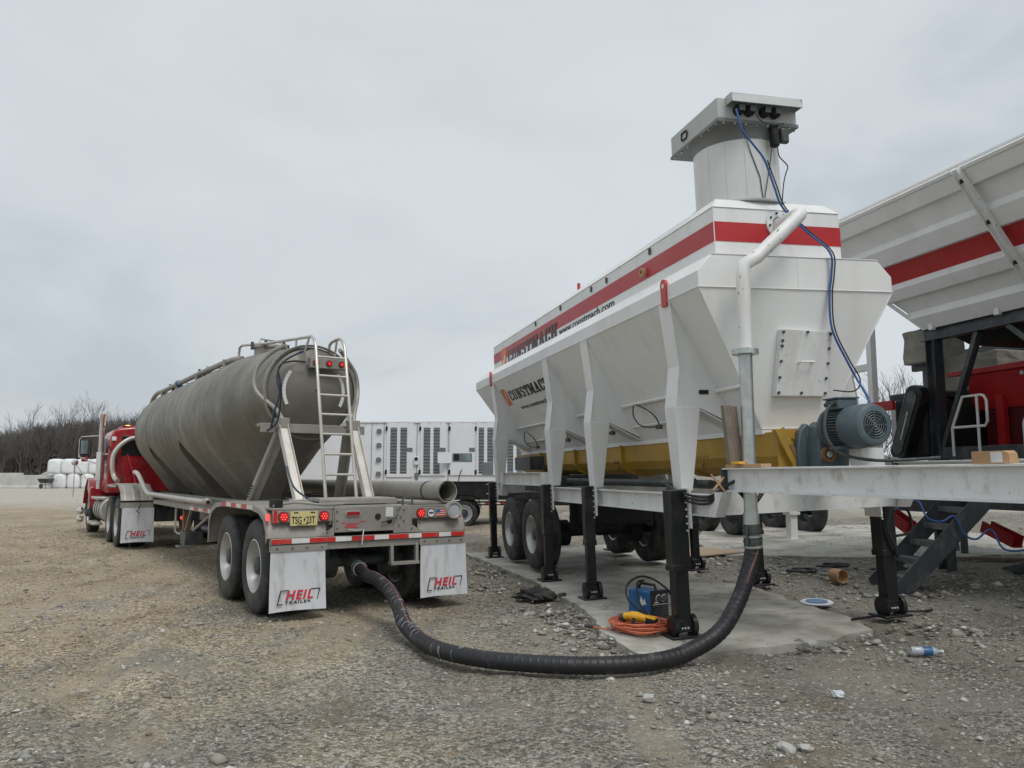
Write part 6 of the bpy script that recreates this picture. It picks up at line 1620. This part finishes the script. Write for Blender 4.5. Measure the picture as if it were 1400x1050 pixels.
# coil of orange cable
cc = s0(-.24, .40, .012); pts = []
rs_ = random.Random(9)
for k in range(19):
    rx, ry = .21 + rs_.uniform(-.07, .09), .31 + rs_.uniform(-.10, .08); ox, oy = rs_.uniform(-.04, .04), rs_.uniform(-.03, .03)
    for j in range(12):
        a = 2 * PI * j / 12
        pts.append((ox + rx * math.cos(a), oy + ry * math.sin(a), .006 + k * .0042 + rs_.uniform(0, .012)))
pts = [(-.45, .06, .01), (-.36, .0, .01), (-.30, -.02, .012)] + pts
o = MB().tube([cc + Vector(p) for p in pts], .0075, seg=6, smooth=3).build('extension_cable', 'cable_orange', None, smooth=60)
tag(o, 'coiled orange extension cable lying by the front jack leg', 'cable')
o = MB().cyl(cc + Vector((-.45, .06, .012)), cc + Vector((-.52, .12, .016)), .016, .020, seg=8).build('cable_plug', 'rubber', o, smooth=40)
# yellow power tool
pw = thing('power_tool', 'yellow and black cordless grinder on top of the orange cable coil', 'power tool', loc=cc + Vector((-.0, -.04, .085)), rot=(R(6), R(8), R(-32)))
MB().tube([(-.17, 0, .01), (-.10, 0, .03), (.0, 0, .04), (.08, 0, .035)], [.035, .045, .036, .042], seg=12, smooth=3).build('tool_body', 'tool_yellow', pw)
MB().cyl((-.17, 0, .0), (-.22, 0, -.01), .038, .030, seg=12).build('tool_head', 'dark_steel', pw)
bx(.06, .16, -.045, .045, -.035, .055).build('battery', 'dark_gap', pw, bevel=.008); bx(.05, .155, -.04, .04, .055, .07).build('battery_top', 'tool_yellow', pw, bevel=.006)
MB().cyl((-.06, -.03, .02), (-.04, -.10, -.01), .018, seg=8).build('side_grip', 'dark_gap', pw)
# dropped glove heap with hammer handle
gh = s0(-.62, 2.62, 0); bm = bmesh.new(); bmesh.ops.create_icosphere(bm, subdivisions=4, radius=1)
for v in bm.verts:
    p = v.co.copy(); n_ = math.sin(p.x * 5 + 1) * math.cos(p.y * 6) * .28 + math.sin(p.x * 11 + p.y * 9 + p.z * 7) * .18
    v.co = Vector((p.x * .22 * (1 + n_), p.y * .15 * (1 + n_), max(0, p.z) * .10 * (1 + 1.4 * n_)))
me = bpy.data.meshes.new('work_gloves'); bm.to_mesh(me); bm.free(); me.materials.append(M['rubber'])
o = bpy.data.objects.new('work_gloves', me); col.objects.link(o); o.location = gh; tag(o, 'crumpled black work gloves heaped on the gravel near second jack', 'gloves')
hm = thing('hammer', 'hammer with wooden handle lying beside the crumpled gloves', 'hammer', loc=gh + Vector((.24, -.02, .02)), rot=(0, R(-12), R(-50)))
MB().cyl((-.13, 0, .01), (.13, 0, 0), .012, .014, seg=8).build('handle', 'wood_new', hm); bx(.11, .14, -.055, .055, -.015, .03).build('head', 'dark_steel', hm, bevel=.006)
# flat disc, cardboard tube, bottle, crumpled paper, plywood, plate
o = thing('cable_reel_disc', 'flat white disc with blue centre lying at the slab edge', 'disc', loc=s0(2.12, .92, .012), rot=(R(2), R(-2), .3))
MB().lathe([(0, .004), (0, .17), (.008, .175), (.016, .165), (.012, .10), (.018, .09), (.018, .004)], axis='z', seg=36).build('disc_rim', 'plastic_white', o); MB().lathe([(.0185, .004), (.0215, .115), (.0165, .118)], axis='z', seg=36).build('disc_centre', 'weld_blue', o)
o = thing('cardboard_tube', 'short brown cardboard tube lying on the gravel near the stairs', 'tube', loc=s0(3.28, 2.05, .085), rot=(0, R(2), R(70)))
MB().lathe([(-.09, .078), (-.09, .088), (.09, .088), (.09, .078)], axis='y', seg=28, close=True).xf(Matrix.Rotation(R(-55), 4, 'Z')).build('tube_wall', 'card', o)
o = thing('plastic_bottle', 'empty clear plastic bottle lying on the gravel at the right', 'bottle', loc=s0(1.46, -1.36, .03), rot=(0, 0, R(-8)))
MB().lathe([(-.11, .004), (-.11, .03), (-.10, .034), (-.03, .034), (-.02, .031), (.05, .034), (.08, .028), (.10, .013), (.12, .013), (.12, .004)], axis='x', seg=20).build('bottle_body', 'plastic_clear', o); MB().lathe([(.118, .015), (.135, .015), (.135, .003)], axis='x', seg=14).build('cap', 'plastic_white', o); MB().lathe([(-.02, .0335), (.045, .0355), (.05, .0335)], axis='x', seg=20).build('bottle_label', 'weld_blue', o)
bm = bmesh.new(); bmesh.ops.create_icosphere(bm, subdivisions=3, radius=.04)
for v in bm.verts: v.co *= random.uniform(.6, 1.2); v.co.z *= .6
me = bpy.data.meshes.new('crumpled_paper'); bm.to_mesh(me); bm.free(); me.materials.append(M['plastic_white'])
o = bpy.data.objects.new('crumpled_paper', me); col.objects.link(o); o.location = s0(.10, -2.05, .02); tag(o, 'crumpled scrap of white paper on the gravel', 'paper')
o = bx(-.75, .6, -.55, .55, 0, .018).build('plywood_sheet', 'plywood', None, smooth=0); o.location = s0(3.4, 5.9, .02); o.rotation_euler = (0, R(-1), .5); tag(o, 'light brown plywood sheet lying flat beyond the front jack', 'board')
o = bx(-.22, .22, -.15, .15, 0, .012).build('steel_plate', 'plant_grey', None, smooth=0); o.location = s0(5.95, 1.75, .03); o.rotation_euler = (R(8), R(-6), .3); tag(o, 'dark steel plate lying on the gravel at the right edge', 'plate')
o = MB().bar((0, 0, .03), (2.6, -.5, .03), .09, .04).build('timber_board', 'wood_old', None, smooth=0); o.location = s0(5.6, 3.3, .02); tag(o, 'long weathered board lying behind the steel stairs', 'board')
o = MB().tube([s0(1.78, -.08, .03), s0(2.0, -.05, .03), s0(2.25, 0, .03)], .013, seg=8).build('steel_bar', 'black_paint', None); tag(o, 'thin black bar lying beside the right front jack foot', 'bar')
cable([s0(2.44, .04, .01), s0(2.6, .10, .012), s0(2.75, .05, .01), s0(2.9, .10, .006)], .012, 'cable_black', 'short dark hose end lying right of the front jack foot', 'hose', 'hose_end')
cable([(3.5, 1.5, 1.0), (3.69, 1.3, 1.116), (3.716, 1.1, 1.184), (3.701, 0.95, 0.993), (3.859, 0.9, 0.951), (3.994, 0.85, 1.011), (4.065, 0.8, 0.81), (4.188, 0.75, 0.752), (4.357, 0.7, 0.862), (4.411, 0.6, 0.651), (4.596, 0.5, 0.639), (4.81, 0.4, 0.741), (5.3, .2, 1.2)], .012, 'cable_blue', 'bright blue air hose looping over the steel stairs', 'hose', 'air_hose', mtx=MS0)
for k, (v, u) in enumerate(((4.1, 3.2), (3.4, 3.0), (4.5, 2.6))):
    q = [s0(v + .22 * math.cos(a) + rs_.uniform(-.05, .05), u + .14 * math.sin(a) + rs_.uniform(-.05, .05), .03 + .01 * (j % 3)) for j, a in enumerate([i * .9 for i in range(16)])]
    cable(q, .014, 'cable_black', ['tangled black cable heap behind the lowest stair tread', 'small loop of black cable left of the stairs', 'loose black cable under the steel stairs'][k], 'cable', 'cable_heap')
# single stones that stand out
def rock(p, r_, label, seed):
    rs2 = random.Random(seed); bm = bmesh.new(); bmesh.ops.create_icosphere(bm, subdivisions=2, radius=r_)
    for v in bm.verts: v.co *= rs2.uniform(.72, 1.15); v.co.z *= .62; v.co.x *= 1.15
    me = bpy.data.meshes.new('rock'); bm.to_mesh(me); bm.free(); me.materials.append(M['rock_pale'])
    o = bpy.data.objects.new('rock', me); col.objects.link(o); o.location = (p[0], p[1], gz(p[0], p[1]) + r_ * .25); o.rotation_euler = (rs2.uniform(-.3, .3), rs2.uniform(-.3, .3), rs2.uniform(0, 6)); tag(o, label, 'rock')
rock((.92, 5.45), .05, 'pale stone just in front of the black hose', 1)
rock((1.50, 4.48), .048, 'upright pale grey stone in the foreground, left of a darker one', 2)
rock((1.61, 4.50), .038, 'grey stone right of the upright pale stone', 3)
rock((2.58, 7.0), .06, 'dark-edged stone at the slab front edge', 4)

# ------------------------------------------------------------------ background: barriers, bags, mounds, woods
def barrier(x0, x1, y, h, label):
    prof = [(-.30, 0), (-.30, .08), (-.18, .30), (-.10, h), (.10, h), (.18, .30), (.30, .08), (.30, 0)]
    z = gz((x0 + x1) / 2, y)
    mb = MB().prism(prof, 'x', x0, x1)
    o = mb.build('concrete_barrier', 'barrier', None, smooth=0, bevel=.02); o.location = (0, y, z - .03)
    return tag(o, label, 'barrier', 'concrete barriers along the yard edge')
barrier(-47.2, -41.6, 67, 1.30, 'tall pale concrete barrier at the far left edge of the yard')
barrier(-41.5, -38.6, 66.6, 1.12, 'lower concrete barrier next to the white bulk bags')
barrier(-56, -47.4, 67.2, 1.25, 'long concrete barrier running off to the far left')
barrier(-31.5, -26, 67, 1.15, 'concrete barrier behind the red truck')
def bag_mesh(seed):
    rs_ = random.Random(seed); bm = bmesh.new(); bmesh.ops.create_cube(bm, size=1); bmesh.ops.subdivide_edges(bm, edges=bm.edges, cuts=5, use_grid_fill=True)
    for v in bm.verts:
        p = v.co; b_ = 1 + .07 * (1 - (2 * p.z) ** 4)
        r_ = 1 - .10 * ((abs(2 * p.x) ** 4) * (abs(2 * p.y) ** 4))
        v.co = Vector((p.x * 1.0 * b_ * r_, p.y * 1.0 * b_ * r_, (p.z + .5) * 1.25 - .08 * (abs(2 * p.x) ** 3 + abs(2 * p.y) ** 3) * (1 if p.z > .3 else 0))) + Vector((rs_.uniform(-.025, .025), rs_.uniform(-.025, .025), 0))
    me = bpy.data.meshes.new('bulk_bag'); bm.to_mesh(me); bm.free(); me.materials.append(M['bag_white']); me.shade_smooth(); return me
bms = [bag_mesh(i) for i in range(3)]
names = {0: 'bottom', 1: 'top'}
ordn = ['leftmost', 'second', 'third', 'fourth', 'fifth', 'sixth']
for lev, xs_ in ((0, [-38.9, -37.75, -36.6, -35.45, -34.3]), (1, [-38.3, -37.15, -36.0, -34.85])):
    for i, x in enumerate(xs_):
        o = bpy.data.objects.new('bulk_bag', bms[(i + lev) % 3]); col.objects.link(o)
        y = 66.2 + (1.0 if (lev == 0 and i == 0) else 0)
        o.location = (x, y, gz(x, y) + 1.22 * lev - .02); o.rotation_euler = (0, 0, random.uniform(-.08, .08))
        tag(o, 'white bulk bag, %s from the left in the %s row by the barrier' % (ordn[i] if i else 'first', names[lev]), 'bulk bag', 'white bulk bags stacked by the barrier')
# small trailer axle in front of the bags
o = thing('wheelbarrow', 'small dark wheelbarrow standing in front of the bulk bags', 'wheelbarrow', loc=(-38.2, 64.6, gz(-38.2, 64.6)))
MB().hexa([(-.3, -.3, .45), (.3, -.3, .45), (.3, .4, .45), (-.3, .4, .45), (-.42, -.5, .8), (.42, -.5, .8), (.42, .6, .8), (-.42, .6, .8)]).build('tray', 'dark_steel', o); MB().lathe([(-.05, .02), (-.05, .2), (.05, .2), (.05, .02)], (0, -.6, .2), 'x', seg=16).build('wheel', 'rubber', o)
for s in (-1, 1): MB().tube([(s * .05, -.6, .2), (s * .25, .3, .42), (s * .3, 1.1, .7)], .02, seg=6).build('shaft', 'wood_old', o); MB().cyl((s * .26, .45, .45), (s * .28, .5, 0), .02, seg=6).build('leg', 'dark_steel', o)
def mound(x, y, rx, ry, h, label, seed):
    n_ = 44; vs = []; rs_ = np.random.RandomState(seed)
    gx_ = np.linspace(-1.15, 1.15, n_); A, B = np.meshgrid(gx_, gx_)
    d = np.sqrt(A ** 2 + B ** 2); Z = np.clip(1 - d, 0, 1) ** 1.15 * h * (1 + .7 * vnoise(A, B, 2.3, seed) + .4 * vnoise(A, B, 5.5, seed + 1)) - .12
    V = np.stack([x + A.ravel() * rx, y + B.ravel() * ry, gz(x, y) + Z.ravel()], 1)
    ix = np.arange(n_ * n_).reshape(n_, n_); F = np.stack([ix[:-1, :-1].ravel(), ix[:-1, 1:].ravel(), ix[1:, 1:].ravel(), ix[1:, :-1].ravel()], 1)
    me = np_mesh('dirt_mound', V, F); me.materials.append(M['mound']); me.shade_smooth()
    o = bpy.data.objects.new('dirt_mound', me); col.objects.link(o); return tag(o, label, 'mound', kind='structure')
mound(-46.0, 82, 5.0, 6, 2.4, 'pale heap of crushed stone behind the far barrier', 31)
mound(8.5, 27, 7, 5, 1.1, 'low brown earth bank beyond the white leg', 33)
mound(15, 31, 8, 6, 1.6, 'earth bank behind the plant trailer', 35)
mound(1.5, 40, 9, 5, .9, 'low earth bank far behind the silo wheels', 37)

# bare trees
def grow(mb, p, d, L, r, lev, rs_, seg=3, maxlev=4, spread=.55):
    n_ = 3 if lev < 2 else 2
    pts = [p.copy()]; q = p.copy(); dd = d.copy()
    for i in range(n_):
        dd = (dd + Vector((rs_.uniform(-.16, .16), rs_.uniform(-.16, .16), rs_.uniform(-.02, .14)))).normalized()
        q = q + dd * (L / n_); pts.append(q.copy())
    mb.tube(pts, [r, r * .85, r * .65, r * .45][:n_ + 1] if n_ == 3 else [r, r * .75, r * .5], seg=seg, cap=False)
    if lev >= maxlev: return
    nb = rs_.randint(3, 5) if lev < 2 else rs_.randint(3, 4)
    for k in range(nb):
        t_ = rs_.uniform(.35, 1.0) if k else 1.0
        i = min(n_ - 1, int(t_ * n_)); b_ = pts[i].lerp(pts[i + 1], t_ * n_ - i)
        ax = Vector((rs_.uniform(-1, 1), rs_.uniform(-1, 1), rs_.uniform(-.2, .5))).normalized()
        nd = (dd + ax * spread * rs_.uniform(.6, 1.3)).normalized()
        grow(mb, b_, nd, L * rs_.uniform(.5, .72), r * rs_.uniform(.42, .6), lev + 1, rs_, 3, maxlev, spread)
def tree_meshes(seed, h, rad, maxlev=4, mat='bark_far'):
    rs_ = random.Random(seed); tm, cm = MB(), MB()
    pts = [Vector((0, 0, -.2))]; d = Vector((rs_.uniform(-.05, .05), rs_.uniform(-.05, .05), 1))
    for i in range(5):
        d = (d + Vector((rs_.uniform(-.06, .06), rs_.uniform(-.06, .06), .05))).normalized(); pts.append(pts[-1] + d * (h * .62 / 5))
    rl = [rad, rad * .88, rad * .76, rad * .64, rad * .52, rad * .4]
    tm.tube(pts, rl, seg=6)
    for k in range(11):
        t_ = rs_.uniform(.25, 1.0) if k > 1 else 1.0
        i = min(4, int(t_ * 5)); b_ = pts[i].lerp(pts[i + 1], t_ * 5 - i)
        a = rs_.uniform(0, 6.28); nd = Vector((math.cos(a) * .7, math.sin(a) * .7, rs_.uniform(.6, 1.4))).normalized()
        if k < 2: nd = (d + nd * .3).normalized()
        grow(cm, b_, nd, h * rs_.uniform(.2, .34), rad * .42, 1, rs_, 3, maxlev)
    a, b_ = tm.mesh('trunk'), cm.mesh('crown')
    for me in (a, b_): me.materials.append(M[mat])
    return a, b_, tm, cm
T_ = [tree_meshes(100 + i, 10 + i, .17, 4) for i in range(4)]
S_ = [tree_meshes(200 + i, 10, .26, 3) for i in range(4)]
rs_ = random.Random(77)
def place_tree(name, x, y, sc, i, label, group, T=T_):
    e_ = thing(name, label, 'tree', loc=(x, y, gz(x, y) - .1), rot=(0, 0, rs_.uniform(0, 6.28)), group=group); e_.scale = (sc, sc, sc)
    for nm, me in (('trunk', T[i][0]), ('crown', T[i][1])):
        o = bpy.data.objects.new(nm, me); col.objects.link(o); o.parent = e_
def px2x(px, y): return (px - 700) / 1070 * y
for k, (px, y, sc) in enumerate([(8, 118, .80), (20, 121, .86), (33, 117, .92), (45, 122, .98), (58, 119, .96), (70, 121, 1.0), (80, 118, 1.02), (92, 120, .98), (103, 117, 1.06), (114, 121, 1.0), (126, 116, 1.14), (138, 120, .98), (150, 121, 1.02), (165, 118, 1.0), (178, 122, .94), (190, 119, .92), (-10, 118, .8), (-25, 120, .8), (205, 120, .9), (-45, 119, .82)]):
    place_tree('bare_tree', px2x(px, y), y, sc * .80, k % 4, 'tall bare leafless tree at the front edge of the dark far woods', 'bare trees along the edge of the woods')
mbw = MB()
for k in range(1100):
    px = rs_.uniform(-140, 330); y = rs_.uniform(122, 175); t_ = S_[rs_.randint(0, 3)]
    sc = .90 * rs_.uniform(.52, 1.06) * (.86 + .22 * max(0, min(1, (px - 0) / 110))) * (y / 130) ** .9
    m_ = Matrix.Translation((px2x(px, y), y, .2)) @ Matrix.Rotation(rs_.uniform(0, 6.28), 4, 'Z') @ Matrix.Scale(sc, 4)
    for src in (t_[2], t_[3]):
        A = np.array(src.v) @ np.array(m_.to_3x3()).T + np.array(m_.translation); o_ = len(mbw.v)
        mbw.v += [tuple(p) for p in A]; mbw.f += [tuple(i + o_ for i in f) for f in src.f]
me = bpy.data.meshes.new('woodland'); me.from_pydata(mbw.v, [], mbw.f); me.materials.append(M['bark_far'])
o = bpy.data.objects.new('woodland', me); col.objects.link(o); tag(o, 'dark mass of bare winter woods beyond the yard', 'woods', kind='stuff')
# undergrowth of the wood edge
n_ = 9000; X = np.array([rs_.uniform(-140, 330) for _ in range(n_)]); Yb = np.array([rs_.uniform(119, 160) for _ in range(n_)]); Xw = (X - 700) / 1070 * Yb
hh = np.array([abs(rs_.gauss(0, 1)) * 2.0 for _ in range(n_)]); V = []; F = []
for i in range(n_):
    for k in range(2):
        a = rs_.uniform(0, 6.28); w_ = rs_.uniform(.15, .55); z = .3 + hh[i] * rs_.uniform(.2, 1); o_ = len(V)
        V += [(Xw[i] - w_ * math.cos(a), Yb[i] - w_ * math.sin(a), z), (Xw[i] + w_ * math.cos(a), Yb[i] + w_ * math.sin(a), z + rs_.uniform(-.3, .3)), (Xw[i], Yb[i], z + rs_.uniform(.3, 1.3))]; F.append((o_, o_ + 1, o_ + 2))
me = bpy.data.meshes.new('undergrowth'); me.from_pydata(V, [], F); me.materials.append(M['bark_far'])
o = bpy.data.objects.new('undergrowth', me); col.objects.link(o); tag(o, 'brown brush and undergrowth along the foot of the woods', 'brush', kind='stuff')
for k, (px, y, sc) in enumerate([(1188, 44, .44), (1204, 46, .56), (1219, 43, .52), (1236, 47, .5)]):
    place_tree('bare_sapling', px2x(px, y), y, sc, k % 4, 'slim bare sapling seen in the gap between silo and plant', 'saplings in the gap between the machines')
